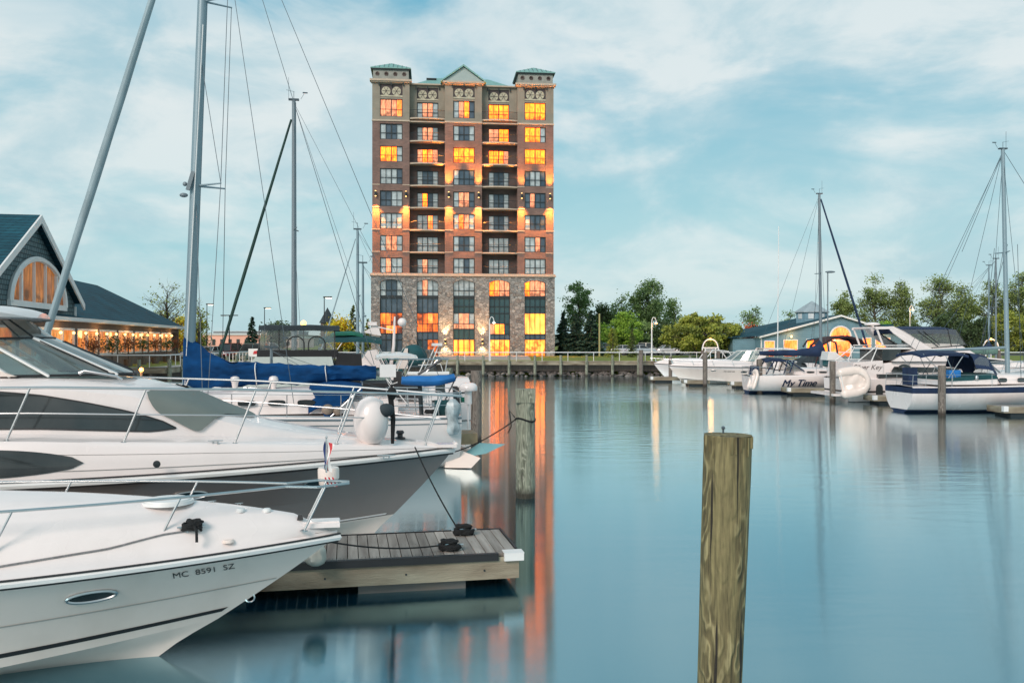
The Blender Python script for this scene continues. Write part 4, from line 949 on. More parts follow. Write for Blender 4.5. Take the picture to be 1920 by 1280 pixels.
for s in (-1,1):
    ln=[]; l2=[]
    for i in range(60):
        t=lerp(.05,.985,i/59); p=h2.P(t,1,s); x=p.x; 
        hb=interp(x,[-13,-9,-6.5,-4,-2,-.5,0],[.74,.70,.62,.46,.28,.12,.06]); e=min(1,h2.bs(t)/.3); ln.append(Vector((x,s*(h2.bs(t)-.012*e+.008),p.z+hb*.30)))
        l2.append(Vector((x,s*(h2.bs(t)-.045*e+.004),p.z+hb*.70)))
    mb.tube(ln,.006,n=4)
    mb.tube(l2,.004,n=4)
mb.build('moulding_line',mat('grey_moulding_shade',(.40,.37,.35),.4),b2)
XS=[-13,-10.5,-8.6,-7.4,-6.6,-6.0,-5.55,-5.0,-4.4,-3.8,-3.0,-2.0,-1.0,-.3,0]
def bul(x): return interp(x,[-13,-9,-6.5,-4,-2,-.5,0],[.74,.70,.62,.46,.28,.12,.06])
def tr_top(x): return interp(x,[-13,-7.4,-6.6,-5.9,-5.3,-4.7,-4.0,-3.4,-2.6,-1.2,-.4,0],[3.02,3.0,2.97,2.92,2.85,2.68,2.36,2.13,1.96,1.74,1.62,1.56])
def tr_w(x): return interp(x,[-13,-8,-6,-5,-4,-3,-1.5,-.4,0],[1.52,1.52,1.42,1.28,1.05,.85,.45,.1,.0])
def d2(t,b):
    x=h2.P(t,1,1).x; z0=h2.zs(t); hb=bul(x); w=min(tr_w(x),max(0,b-.08)); tt=max(tr_top(x)-z0,hb+.01); e=min(1,b/.3)
    sh=interp(x,[-13,-6.6,-4.5,-3],[.80,.80,.72,.6]);
    P=[(b,.0),(b-.02*e,hb*.5),(b-.07*e,hb*.9),(b-.12*e,hb),(b-.2*e,hb+.015),(w+.10*e if w<b-.3 else b-.22*e,hb+.02),(w,hb+.06*e)]
    P=[(max(0,y),z) for y,z in P]
    wt=w*.93
    P+= [(lerp(w,wt,.5),lerp(hb,tt,sh*.55)),(wt,lerp(hb,tt,sh)),(wt*.88,lerp(hb,tt,sh+.11*(1-sh)/.2)),(wt*.6,lerp(hb,tt,1-(1-sh)*.22)),(wt*.3,tt-.01),(0,tt)]
    return [(y,z,0) for y,z in P]
mb=MB(); h2.deck(mb,d2,nt=72); mb.build('deck_and_cabin',M['gel'],b2,smooth=38)
def side2(x,fz,off=.012,side=-1):
    """point on the cabin side: fz 0..1 from side deck to shoulder"""
    lo,hi=0.,1.
    for _ in range(30):
        m_=(lo+hi)/2
        if h2.P(m_,1,1).x<x: lo=m_
        else: hi=m_
    t=lo; pr=d2(t,h2.bs(t)); a,c,e=pr[6],pr[7],pr[8]
    z0=h2.zs(t)
    if fz<.55: k=fz/.55; y=lerp(a[0],c[0],k); z=lerp(a[1],c[1],k)
    else: k=(fz-.55)/.45; y=lerp(c[0],e[0],k); z=lerp(c[1],e[1],k)
    return Vector((x,side*(y+off),z0+z))
def win2(x0,x1,lo,hi,n=26,m=None,name='cabin_window',off=.012,side=-1):
    """lo(s),hi(s): fz limits along the window"""
    mb=MB(); rows=[]
    for i in range(n+1):
        s=i/n; x=lerp(x0,x1,s); rows.append([side2(x,lerp(lo(s),hi(s),k/4),off,side) for k in range(5)])
    mb.grid(rows,flip=(side==1)); o=mb.build(name,m or M['smoke'],b2)
    e=[r[0] for r in rows]+rows[-1][1:-1]+[r[-1] for r in rows][::-1]+rows[0][1:-1][::-1]
    m3=MB(); m3.tube(e,.012,closed=True,n=5); m3.build('window_seal',M['black'],o)
    return o
for s in (-1,1):
    win2(-9.6,-4.62,lambda s_: .10+.02*s_+.16*max(0,(s_-.9)/.1)**2, lambda s_: .97-.50*s_**3.0 -.16*max(0,(s_-.93)/.07)**2,side=s)
# interior curtains behind the dark side window are suggested by pale strips
mb=MB()
rows=[]
for i in range(9):
    x=lerp(-8.6,-7.7,i/8); rows.append([side2(x,.52,.016),side2(x,.60,.016)])
mb.grid(rows); mb.build('window_blind',M['white'],b2)
# lower hull-side window in the white topside band
for s in (-1,1):
    mb=MB(); rows=[]
    for i in range(21):
        q=i/20; x=lerp(-9.0,-5.75,q); 
        lo,hi=0,1
        for _ in range(30):
            m_=(lo+hi)/2
            if h2.P(m_,1,1).x<x: lo=m_
            else: hi=m_
        b=h2.bs(lo); z0=h2.zs(lo); hb=bul(x); z1=z0+.08+.0*q; z2=z0+hb*.86-.0*q; mid=(z1+z2)/2; k=(1-max(0,(q-.45)/.55)**2.2)**.5
        row=[]
        for u in (0,.5,1):
            z=lerp(mid-(mid-z1)*k*.9,mid+(z2-mid)*k*.95,u); f=(z-z0)/hb; y=b-(.02*f*2 if f<.5 else lerp(.02,.07,(f-.5)/.4))+.014
            row.append(Vector((x,s*y,z)))
        rows.append(row)
    mb.grid(rows,flip=(s==1)); mb.build('hull_window',M['smoke'],b2)
oval_port(h2,.835,.80,-1,.52,.17,b2); oval_port(h2,.68,.80,-1,.52,.17,b2); oval_port(h2,.835,.80,1,.52,.17,b2)
# thru-hull vent, deck fittings
p=Vector((-4.95,-(h2.bs(.60)+.0),1.68)); 
mb=MB(); mb.lathe([(0,.0),(.05,0),(.055,.02),(0,.025)],(0,0,0),n=16,axis='y'); mb.xf(Matrix.Translation((-4.72,-2.075,1.66))@Matrix.Scale(-1,4,(0,1,0))); mb.build('hull_vent',M['wframe'],b2)
# grey cover on the sloping front of the cabin
cp=[(-5.85,0.,.0)]
def top2(x,y,off=.02):
    lo,hi=0,1
    for _ in range(30):
        m_=(lo+hi)/2
        if h2.P(m_,1,1).x<x: lo=m_
        else: hi=m_
    pr=d2(lo,h2.bs(lo)); ys=[p[0] for p in pr][::-1]; zz=[p[1] for p in pr][::-1]
    return Vector((x,y,h2.zs(lo)+interp(abs(y),ys,zz)+off))
mb=MB(); rows=[]
def arcprof(x):
    lo,hi=0,1
    for _ in range(30):
        m_=(lo+hi)/2
        if h2.P(m_,1,1).x<x: lo=m_
        else: hi=m_
    pr=[(p[0],p[1]) for p in d2(lo,h2.bs(lo))][::-1]; ac=[0]
    for a_,b_ in zip(pr,pr[1:]): ac.append(ac[-1]+math.hypot(b_[0]-a_[0],b_[1]-a_[1]))
    return pr,ac,h2.zs(lo)
for i in range(19):
    s=i/18; row=[]
    wm=1.42*(1-abs(2*s-1)**5*.22)
    for k in range(29):
        u=k/14-1; e=abs(u)**1.4; x=lerp(-4.62-.45*e,-3.50-.62*e,s); pr,ac,z0=arcprof(x)
        y_=interp(abs(u)*wm,ac,[p[0] for p in pr]); z_=interp(abs(u)*wm,ac,[p[1] for p in pr]); row.append(Vector((x,math.copysign(y_+.02+.02*(y_>.9),u),z0+z_+.035)))
    rows.append(row)
mb.grid(rows); o=mb.build('front_window_cover',M['grcover'],b2,smooth=60)
# windscreen: lower curve, upper curve
def wcurve(xf,xa,hw,zf,za,n=20,p=2.2):
    out=[]
    for i in range(n+1):
        u=2*i/n-1; k=abs(u)**p; out.append(Vector((lerp(xf,xa,k),hw*math.copysign(abs(u)**.62,u),lerp(zf,za,k))))
    return out
lowc=wcurve(-5.50,-10.4,1.42,2.95,2.93); midc=wcurve(-6.85,-10.2,1.26,3.56,3.48); topc=wcurve(-7.25,-10.2,1.22,3.86,3.86)
mb=MB(); mb.grid([lowc,midc]); ws=mb.build('windscreen',M['wshield'],b2,smooth=60)
mb=MB(); mb.grid([midc,topc]); mb.build('upper_clear_panel',M['vinyl'],b2,smooth=60)
fr=MB(); fr.tube([p+Vector((0,0,.01)) for p in lowc],.022,n=6); fr.tube(midc,.02,n=6)
fr.build('windscreen_seal',M['black'],ws)
for k in (3,4,5,8,12,15,16):
    mb=MB(); mb.bar(lowc[k],midc[k],.11,.035); mb.build('windscreen_mullion',M['white'],ws,smooth=0)
mb=MB()
for k in (5,8,12,15): mb.tube([midc[k],topc[k]],.016,n=5)
mb.build('zip_seam',M['black'],ws)
for k in (7,9,13):
    mb=MB(); a=lowc[k]+Vector((.12,(-.1 if k<10 else .1),.0)); b=lowc[k].lerp(midc[k],.62)+Vector((.07,0,.05))
    mb.tube([a,a+Vector((-.02,0,.06)),b],.014,n=5); c=(lowc[k+1]-lowc[k-1]).normalized(); d_=(midc[k]-lowc[k]).normalized()
    mb.tube([b-d_*.34,b+d_*.30],.012,n=5); mb.ell(a,(.04,.04,.03)); mb.build('windscreen_wiper',M['black'],ws)
# hardtop slab
mb=MB(); rows=[]
def tprof(x): return interp(x,[-11.5,-9.5,-8.2,-7.6,-7.2,-6.95],[1.5,1.5,1.42,1.25,.95,.35])
xs=[-11.5,-10.5,-9.5,-8.8,-8.2,-7.8,-7.45,-7.2,-7.05,-6.95]
for x in xs:
    w=tprof(x); zt=4.13-.07*(x+9.5)**2*.12; r=[]
    for k in range(13): u=k/6-1; r.append((x,w*u,zt-.10*u*u-.10*max(0,(x+7.6)/.65)**2))
    rows.append(r)
bot=[[(x,y*.97,3.87) for x,y,z in r] for r in rows]
mb.grid(rows,flip=True); mb.grid(bot)
ed=[r[0] for r in rows]+list(rows[-1][1:-1])+[r[-1] for r in rows][::-1]+list(rows[0][1:-1])[::-1]; eb=[r[0] for r in bot]+list(bot[-1][1:-1])+[r[-1] for r in bot][::-1]+list(bot[0][1:-1])[::-1]
E=len(ed); mb.add(ed+eb,[(i,(i+1)%E,E+(i+1)%E,E+i) for i in range(E)]); mb.build('hardtop',M['gel'],b2,smooth=50)
mb=MB(); E2=[Vector(p)+Vector((0,0,-.0)) for p in eb]; mb.tube(E2,.02,closed=True,n=5); mb.build('hardtop_gasket',M['ropeg'],b2)
# helm inside (seat backs, dash, wheel)
mb=MB(); mb.bb(-9.0,-8.4,-1.0,1.0,2.9,3.2); mb.prism([(-7.9,-1.1,2.95),(-7.0,-1.1,2.95),(-7.9,-1.1,3.28)],(0,2.2,0)); mb.build('dashboard',M['gelc'],b2,smooth=0)
for y in (-.5,.45): 
    mb=MB(); mb.box((-9.3,y,3.3),(.16,.55,.7),taper=.85); mb.box((-9.1,y,3.0),(.5,.55,.14)); mb.build('helm_seat',M['white'],b2)
mb=MB(); mb.tube([(-8.0-.05*math.sin(a),-.5+.19*math.cos(a),3.28+.18*math.sin(a)) for a in [i*math.pi/8 for i in range(16)]],.015,closed=True,n=6); mb.bar((-8.02,-.68,3.28),(-8.02,-.32,3.28),.03,.02); mb.build('steering_wheel',M['wframe'],b2)
# bow rail
pulpit(b2,h2,.66,.10,1.,8,inset=.18,fwd=.10,r=.021,mid=True,deckz=lambda t:bul(h2.P(t,1,1).x),rise=.26,lean=.32)
mb=MB(); 
cleat(b2,top2(-3.95,-1.6,.0),0,.9)
for x in (-1.25,):
    cleat(b2,top2(x,-.85,.0),0,1.2)
mb=MB(); c=top2(-5.6,-1.0,.02); mb.tube([(-6.1,-1.05,2.99),(-6.02,-1.05,3.03),(-5.55,-1.02,2.94),(-5.47,-1.02,2.88)],[.03,.022,.022,.03],n=8); mb.build('grab_handle',M['steel'],b2)
mb=MB(); mb.bb(-.5,.06,-.15,.15,1.56,1.62); mb.tube([(.05,-.11,1.62),(.05,.11,1.62)],.035,n=8); mb.build('anchor_roller',M['gel'],b2)
mb=MB(); c=top2(-.95,.2,.0); mb.lathe([(0,.16),(.06,.16),(.08,.12),(.05,.09),(.05,.05),(.1,.03),(.1,0)],c,n=14); mb.build('windlass',M['pin'],b2)
# name near the cabin
# big white fender ball resting on the foredeck
mb=MB(); pr=[(.0,0),(.18,.0),(.27,.08),(.335,.25),(.35,.42),(.31,.60),(.22,.74),(.11,.80),(.03,.82),(.0,.82)]
mb.lathe(pr,(0,0,0),n=28); c=world(b2,top2(-1.50,-.5,-.02))
mb2=MB(); mb2.lathe([(.315,.44+.0),(.325,.5),(.30,.62),(.2,.70)],(0,0,0),n=10)
o=thing('fender_ball','big white inflated fender standing on the yacht foredeck with dark valve patch','fender',c,.4)
mb.xf(Matrix.Diagonal((.88,.88,1,1))); mb.build('ball',M['gel'],o); 
mb=MB(); mb.ell((.22,-.20,.58),(.15,.10,.12),nu=12,nv=8); mb.build('valve_patch',M['dkgrey'],o)
mb=MB(); mb.tube([(.36,-.1,-.02),(.37,-.1,.4),(.33,-.09,.78),(.35,-.09,1.02)],[.03,.045,.05,.02],n=7); mb.ell((.35,-.1,.86),(.09,.07,.12),nu=9,nv=6); mb.build('strap_and_rope',M['rope'],o)
# small flag pole with a flag on the near cruiser rail
fp=at(612,868,10.1); o=thing('flag_staff','small staff with striped flag and white drum fixed to the near bow rail','flag',(fp.x,fp.y,0))
z0=h1.P(1,1,1).z
mb=MB(); mb.cyl((0,0,1.95),(0,0,2.36),.012,.009,7); mb.ell((0,0,2.37),(.016,.016,.016)); mb.build('staff',M['steel'],o)
mb=MB(); rows=[]
for i in range(7):
    rows.append([(-.012-.02*math.sin(k*1.3+i*.9)+k*.022-.03*(i/6),-.02*math.cos(i*1.1+k),2.33-i*.055-k*.012) for k in range(5)])
mb.grid(rows,mrow=[0,1,2,1]); mb.build('flag',[M['flagb'],M['white'],M['red']],o,smooth=80)
mb=MB()
for k in range(5): mb.add([(-.02+k*.022,-.03,1.90),(.0+k*.022,-.03,1.90),(.05+k*.022,-.03,1.79),(.03+k*.022,-.03,1.79)],[(0,1,2,3)],k%2)
mb.build('flag_tail',[M['red'],M['white']],o,smooth=0)
mb=MB(); mb.lathe([(.0,0),(.10,0),(.115,.02),(.12,.08),(.13,.09),(.13,.2),(.12,.22),(0,.225)],(-.05,.35,1.74),n=18); mb.build('drum',M['gelc'],o)

# ================================================================== pilings
def piling(px,py_top,py_wl,w,label,m='pile1',Y=None,lean=(0,0),group=None,taper=.94,cap=False,zbot=-.6,name='piling',top_px=None):
    Yd=Y if Y else H*F/(py_wl-640); zt=H-(py_top-640)/F*Yd; r=w/F*Yd/2
    x=gx(px,Yd); t=thing(name,label,'piling',(x,Yd,0),0,group)
    mb=MB(); n=22; segs=14; pts=[];rr=[]
    for i in range(segs+1):
        s=i/segs; z=lerp(zbot,zt,s); pts.append(Vector((lean[0]*(s-1),lean[1]*(s-1),z))); rr.append(r*lerp(taper,1,s)*(1+.012*noise.noise(Vector((i*.7,px,0)))))
    rr[-1]*=.985
    mb.tube(pts,rr,0,28,caps=False)
    b=len(mb.v); 
    ring=mb.v[-28:]; mb.add([(lerp(pts[-1].x,p[0],f),lerp(pts[-1].y,p[1],f),zt+.0+(.004 if f<1 else 0)) for f in (1,.6) for p in ring]+[tuple(pts[-1]+Vector((0,0,.006)))],
       [(k,(k+1)%28,28+(k+1)%28,28+k) for k in range(28)]+[(28+k,28+(k+1)%28,56) for k in range(28)],0)
    mb.xf(Matrix.Identity(4)); mb.build('post',M[m],t,smooth=40)
    return t,x,Yd,zt,r
t,x,Yd,zt,r=piling(1365,815,0,90,'large green-brown timber piling standing alone in the near water','pile0',Y=5.3,lean=(.115,0),taper=.80,zbot=-.4)
mb=MB(); mb.cyl((-.02,.04,zt),(-.02,.04,zt+.035),.006,n=6); mb.ell((-.02,.04,zt+.04),(.012,.012,.012)); mb.build('top_spike',M['wire'],t)
# split splinters at the head
mb=MB(); rnd=random.Random(3)
for i in range(16):
    a=rnd.uniform(-math.pi,0); rr_=r*1.0; x0=math.cos(a)*rr_; y0=math.sin(a)*rr_; h_=rnd.uniform(.03,.13)
    mb.bar((x0,y0,zt-.005),(x0*1.0,y0*1.0,zt-h_),rnd.uniform(.004,.012),.006)
mb.build('splinter',M['pile0'],t,smooth=0)
t,x,Yd,zt,r=piling(985,733,932,36,'grey-green weathered piling with a flat cap in the reflection of the tower','pile1',taper=1.0)
mb=MB(); mb.box((0,0,zt+.02-.12),(r*2.04,r*2.04,.30)); mb.build('cap_block',M['pile1'],t,smooth=0)
mb=MB(); mb.tube([(r*1.03*math.cos(a),r*1.03*math.sin(a),1.75+.04*math.sin(a*2)) for a in [i*math.pi/8 for i in range(16)]],.022,closed=True,n=6)
mb.tube(catenary((-r,0,1.75),(-3.2,-.3,.95),.35),.014,n=5)
mb.tube([(-r-.02,-.05,1.8),(-r-.14,-.06,1.95),(-r-.1,-.06,1.6),(-r-.18,-.06,1.45)],.014,n=5); tt=mb.build('tied_rope',M['rope'],t)
piling(893,695,828,21,'brown-grey piling with rope left of the capped piling','pile2')
piling(841,690,770,15,'slim grey piling behind the yacht bow rail','pile1')
piling(855,712,760,16,'short grey piling before the tower entrance reflection','pile2',Y=44)
piling(806,655,795,16,'thick piling behind the sailing boat stern','pile2',Y=40)
# right hand mooring posts
for (px,a,b,w,l) in ((1202,656,706,8,'thin far post at the left end of the right-hand berths'),(1257,668,716,7,'thin post before the white bow furthest left of the right-hand boats'),
     (1322,660,724,9,'brown mooring post crossing the hull of the white cruiser'),(1424,673,737,11,'brown mooring post at the stern of the sailing boat with blue sail cover'),
     (1561,677,753,11,'brown mooring post between the blue-covered sailing boat and the flybridge boat'),(1766,685,779,14,'tall brown mooring post crossing the white and blue sailing boat')):
    piling(px,a,b,w,l,'pile2')
PI=math.pi
def frame_tubes(mb,legs,r=.02):
    for l in legs: mb.tube(l,r,n=6)
def lifelines(parent,h,t0,t1,n,hh=.62,side=(1,-1),inset=.05):
    mb=MB()
    for s in side:
        top=[h.P(lerp(t0,t1,i/14),1,s)+Vector((0,-s*inset,hh)) for i in range(15)]
        mb.tube(top,.009,n=4); mb.tube([p-Vector((0,0,hh*.48)) for p in top],.007,n=4)
        for i in range(n):
            p=h.P(lerp(t0,t1,i/(n-1)),1,s)+Vector((0,-s*inset,0)); mb.tube([p,p+Vector((0,0,hh))],.014,n=5)
    return mb.build('lifeline',M['steel'],parent)
def rail_ring(parent,h,t0,t1,hh,name,n=4,ext=.15):
    """pulpit (t1=1) or pushpit (t0=0)"""
    mb=MB()
    if t1==1:
        a=[h.P(lerp(t0,.99,i/8),1,1)+Vector((0,-.05,hh)) for i in range(9)]; b=[h.P(lerp(t0,.99,i/8),1,-1)+Vector((0,.05,hh)) for i in range(9)]; tip=[h.P(1,1,1)+Vector((ext,0,hh+.05))]
        path=a+tip+b[::-1]
    else:
        a=[h.P(lerp(t1,0,i/6),1,1)+Vector((0,-.08,hh)) for i in range(7)]; b=[h.P(lerp(t1,0,i/6),1,-1)+Vector((0,.08,hh)) for i in range(7)]; path=a+b[::-1]
    mb.tube(path,.016,n=6); mb.tube([p-Vector((0,0,hh*.5)) for p in path],.011,n=5)
    for s in (1,-1):
        for i in range(n):
            t=lerp(t0,t1 if t1<1 else .985,i/(n-1)); p=h.P(t,1,s)+Vector((0,-.05*s,0)); mb.tube([p,p+Vector((ext*.3,0,hh))],.014,n=5)
    return mb.build(name,M['steel'],parent)
def sail_hull(parent,h,mat_hull,bands=None,deckm=None):
    vs=[0,.08,.16,.2,.24,.3,.4,.5,.6,.7,.8,.86,.9,.95,1.]
    mb=MB(); h.shell(mb,bands or (lambda v:0),vs,nt=30); mb.build('hull',mat_hull,parent,smooth=50)
    mb=MB(); h.deck(mb,lambda t,b:[(b,0,0),(b*.97,.05,0),(max(0,b-.08),.03,0),(b*.5,.06,0),(0,.09,0)],nt=24); mb.build('deck',deckm or M['gel'],parent)
def coachroof(parent,xs,ws,hs,z0,m,name='cabin',slope=.12):
    mb=MB(); rows=[]
    for x,w_,hh in zip(xs,ws,hs):
        rows.append([(x,-w_,z0),(x,-w_+slope*hh,z0+hh*.8),(x,-w_+slope*hh+.12,z0+hh*.96),(x,0,z0+hh*1.08),(x,w_-slope*hh-.12,z0+hh*.96),(x,w_-slope*hh,z0+hh*.8),(x,w_,z0)])
    mb.grid(rows,flip=True); mb.poly(rows[0]); mb.poly(rows[-1][::-1]); return mb.build(name,m,parent,smooth=40)

# ================================================================== sailing boat with the royal blue sail cover (left)
s1=thing('sailing_boat','white sailing boat with long royal blue boom cover and grey furled headsail, tall mast','boat',(-13.0,22.2,0),BA+PI)
hs=Hull(11.6,3.6,1.75,1.45,.9,stern_b=.72,fine=2.0,round_=True,keel=-.25,full=.45,sterntuck=.10)
sail_hull(s1,hs,[M['gel'],M['pin']],lambda v:1 if .60<v<.0 else 0)
mb=MB(); hs.rub(mb,.025,0,1.,-.02,.01); hs.rub(mb,.012,0,.9,-.0,.012); mb.build('rub_rail',M['alud'],s1)
coachroof(s1,[-2.2,-3.2,-4.6,-6.5,-8.3,-8.45],[.35,.85,1.18,1.25,1.2,1.18],[.12,.38,.52,.60,.64,.45],1.60,M['gel'])
for x in (-5.25,-6.0,-6.75,-7.5,-8.05): portlights(s1,[(x,1.26,1.90)],.46,.15,side=1)
mb=MB(); mb.bb(-9.9,-8.45,-1.15,1.15,1.55,1.9); mb.bb(-9.7,-8.6,-.7,.7,1.902,1.93); mb.build('cockpit_coaming',M['gel'],s1)
# swim step at the stern
mb=MB(); mb.prism([(-11.2,-1.2,.02),(-11.9,-.95,.03),(-12.15,-.9,.30),(-11.3,-1.25,.62)],(0,2.0,0)); mb.build('stern_step',M['gelc'],s1,smooth=0)
mb=MB(); mb.prism([(-11.5,-.5,.62),(-12.15,-.45,.62),(-12.15,.55,.62),(-11.5,.6,.62)],(0,0,.30)); mb.build('wooden_locker',M['tan'],s1,smooth=0)
mb=MB(); mb.add([(-11.5,.75,.25),(-12.3,1.1,.42),(-12.95,.55,.60),(-12.3,.25,.46),(-11.7,.3,.2),(-12.2,.6,.66)],[(0,1,5),(1,2,5),(2,3,5),(3,4,5),(4,0,5),(4,3,2,1,0)]); mb.build('folded_rudder_blade',mat('pale_teal_paint',(.20,.40,.42),.35),s1,smooth=0)
mst=mast(s1,-4.33,2.2,17.6,.15,M['alu'],spread=((7.7,.42),(12.7,.38)),lean=-.55,sweep=.72)
rigging(s1,[((-4.9,0,17.4),(-11.5,0,1.6)),((-4.62,.05,11.5),(-5.24,.42,7.72)),((-5.41,.38,12.7),(-5.24,.42,7.72)),((-5.24,.42,7.72),(-5.05,1.5,1.7)),((-5.41,-.38,12.7),(-5.24,-.42,7.72)),((-5.24,-.42,7.72),(-5.0,-1.5,1.7)),((-4.55,.05,7.4),(-4.95,1.45,1.7)),
    ((-4.88,0,17.5),(-5.41,.38,12.7)),((-4.9,0,17.4),(-7.2,1.55,1.9)),((-4.9,0,17.4),(-9.3,0,2.85))],.011)
# halyards down the front of the mast
mb=MB()
for y in (.05,.10): mb.tube([(-4.33+.05,y+.13,2.0),(-4.75,y+.09,12)],.012,n=5)
mb.build('halyard',M['white'],mst)
mb=MB(); mb.bar((-4.5,.18,8.05),(-4.36,.18,7.55),.07,.10); mb.ell((-4.25,.12,7.42),(.11,.08,.06)); mb.ell((-4.28,.12,7.72),(.06,.05,.06)); mb.build('steaming_light',M['alud'],mst)
# roller furled headsail
def furled(parent,p,q,r,m,name='furled_headsail',seed=1,n=26):
    mb=MB(); pts=[Vector(p).lerp(Vector(q),i/n) for i in range(n+1)]
    cloth_roll(mb,pts,[r*(.75+.45*math.sin(PI*(i/n)**.7)) for i in range(n+1)],0,12,seed,.08)
    o=mb.build(name,m,parent,smooth=60); mb=MB(); mb.lathe([(.0,0),(r*1.5,0),(r*1.6,.06),(r*1.2,.08),(r*1.2,.16),(r*1.6,.18),(r*1.5,.24),(0,.24)],Vector(p)-Vector((0,0,.3)),n=12); mb.build('furling_drum',M['wframe'],o); return o
furled(s1,(-.35,0,2.1),(-4.75,0,17.2),.088,M['furlw'])
# boom and blue cover
mb=MB(); mb.tube([(-4.45,0,2.55),(-9.75,0,2.62)],.075,n=10); bo=mb.build('boom',M['alud'],s1)
mb=MB(); P=[];Rr=[]
for i in range(53):
    s=i/52; x=lerp(-4.25,-9.35,s); top=interp(s,[0,.05,.12,.22,.3,.6,1],[3.72,3.58,3.22,2.97,2.92,2.85,2.80]); bt=interp(s,[0,.12,.3,.6,1],[2.18,2.22,2.30,2.32,2.44])
    P.append(Vector((x,0,(top+bt)/2))); Rr.append((top-bt)/2)
rows=[]
for i,(p,r_) in enumerate(zip(P,Rr)):
    row=[]
    for k in range(22):
        th=2*PI*(k%22)/22; yy=math.cos(th)*.25*min(1,.5+r_*.7); zz=math.sin(th)*r_
        w1=noise.noise(Vector((i*.20+math.sin(th)*2.2,k*.55,1.3)))*.10+noise.noise(Vector((i*.55,math.sin(th)*1.8+i*.22,5)))*.08
        row.append(p+Vector((0,yy+w1*(1 if yy>0 else -1),zz+w1*.5)))
    row[-1]=row[0]; rows.append(row)
mb.grid(rows); mb.add(rows[0][:-1],[tuple(range(21))]); mb.add(rows[-1][:-1],[tuple(range(21))[::-1]]); cv=mb.build('boom_cover',M['blue'],bo,smooth=60)
mb=MB()
for x,dz in ((-6.15,0),(-7.95,0)):
    i=min(range(53),key=lambda j:abs(P[j].x-x)); mb.tube([P[i]+Vector((.02*math.sin(a*2),math.cos(a)*.27,math.sin(a)*(Rr[i]+.02))) for a in [q*PI/10 for q in range(20)]],.014,closed=True,n=5)
mb.build('cover_tie',M['white'],cv)
mb=MB(); mb.bb(-9.9,-9.45,-.12,.12,2.5,2.85); mb.tube([(-9.7,0,2.5),(-9.8,.0,2.3),(-9.95,0,2.35)],.015,n=5); mb.tube([(-9.6,.05,2.5),(-10.2,.4,1.75)],.014,n=5); mb.tube([(-9.6,-.05,2.5),(-10.0,-.4,1.75)],.014,n=5); mb.build('boom_end',M['white'],bo)
# blue dodger over the companionway, with struts
mb=MB(); rows=[]
for i in range(9):
    s=i/8; x=lerp(-7.55,-8.95,s); z=2.30+.12*math.sin(PI*s*.9)-.02*s; row=[]
    for k in range(13): u=k/6-1; row.append(Vector((x-.0,1.36*u,z-.62*abs(u)**4*(1-s*.75)-.04*u*u+.015*noise.noise(Vector((i*.8,k*.6,2))))))
    rows.append(row)
mb.grid(rows,flip=True); mb.grid([[p-Vector((0,0,.03)) for p in r] for r in rows])
mb.add([(-7.6,1.34,2.28),(-8.95,1.34,2.32),(-8.45,1.36,1.9),(-8.15,1.38,1.5),(-7.98,1.38,1.5),(-7.8,1.36,1.9)],[(0,1,2,5),(5,2,3,4)]); dg=mb.build('dodger',M['blue'],s1,smooth=60)
mb=MB(); mb.tube([(-8.95,1.4,2.3),(-8.1,1.4,1.5)],.018,n=6); mb.tube([(-8.6,1.15,2.2),(-8.75,1.2,1.65)],.018,n=6); mb.tube([(-8.95,1.12,2.34),(-8.95,.6,2.38),(-8.95,-.6,2.38),(-8.95,-1.12,2.34)],.02,n=6); mb.build('dodger_frame',M['steel'],dg)
rail_ring(s1,hs,0,.16,.66,'stern_rail'); rail_ring(s1,hs,.86,1,.68,'bow_rail'); lifelines(s1,hs,.16,.86,7)
# stowed bright blue bimini
mb=MB(); n=14; pts=[(lerp(-10.0,-11.45,i/n),1.0,2.42+.10*(2*i/n-1)**2*(1 if i>n/2 else .3)) for i in range(n+1)]
cloth_roll(mb,pts,[.10+.05*math.sin(PI*i/n) for i in range(n+1)],0,12,3,.1,(1.1,1)); bm=mb.build('stowed_bimini',M['sky'],s1,smooth=60)
mb=MB(); mb.tube([(-11.5,1.0,2.55),(-11.2,1.05,1.95),(-11.15,1.1,1.5)],.02,n=6); mb.tube([(-10.5,.9,2.35),(-10.55,.9,1.5)],.06,n=8); mb.tube([(-10.45,.9,2.6),(-11.1,.95,3.0)],.035,n=6); mb.build('bimini_frame',M['wframe'],bm)
mb=MB(); mb.ell((-11.95,.1,2.16),(.27,.27,.17),z0=-.35,pw=.6); mb.lathe([(.11,-.3),(.10,0),(.12,.12)],(-11.95,.1,2.02),n=12); mb.cyl((-11.95,.1,1.0),(-11.95,.1,1.75),.03,n=6); mb.build('mushroom_antenna',M['gel'],s1)
# outboard under a crumpled clear bag, horseshoe ring, cushions
mb=MB(); P=[(-11.35,1.35,lerp(1.0,1.95,i/9)) for i in range(10)]; cloth_roll(mb,P,[.12,.17,.18,.16,.15,.17,.2,.2,.16,.07],0,12,8,.25); mb.build('bagged_outboard',mat('milky_bag',(.50,.58,.60),.35,var=.5,scale=5),s1,smooth=50)
mb=MB(); mb.bb(-11.3,-10.9,.9,1.2,1.5,1.9); mb.build('cushion',M['teal'],s1)
mb=MB(); coil(mb,(-10.8,1.2,1.55),.16,.03,4,seed=4); mb.build('rope_coil',M['rope'],s1)
mb=MB(); mb.ell((-8.05,1.4,1.72),(.16,.1,.14)); mb.ell((-8.3,1.38,1.68),(.12,.1,.12)); mb.build('fender_bundle',mat('beige_fender',(.35,.28,.22),.6,var=.5,scale=5),s1)
mb=MB(); mb.bb(-4.9,-4.5,1.2,1.3,1.72,2.02); mb.build('weather_cloth',M['wood'],s1)
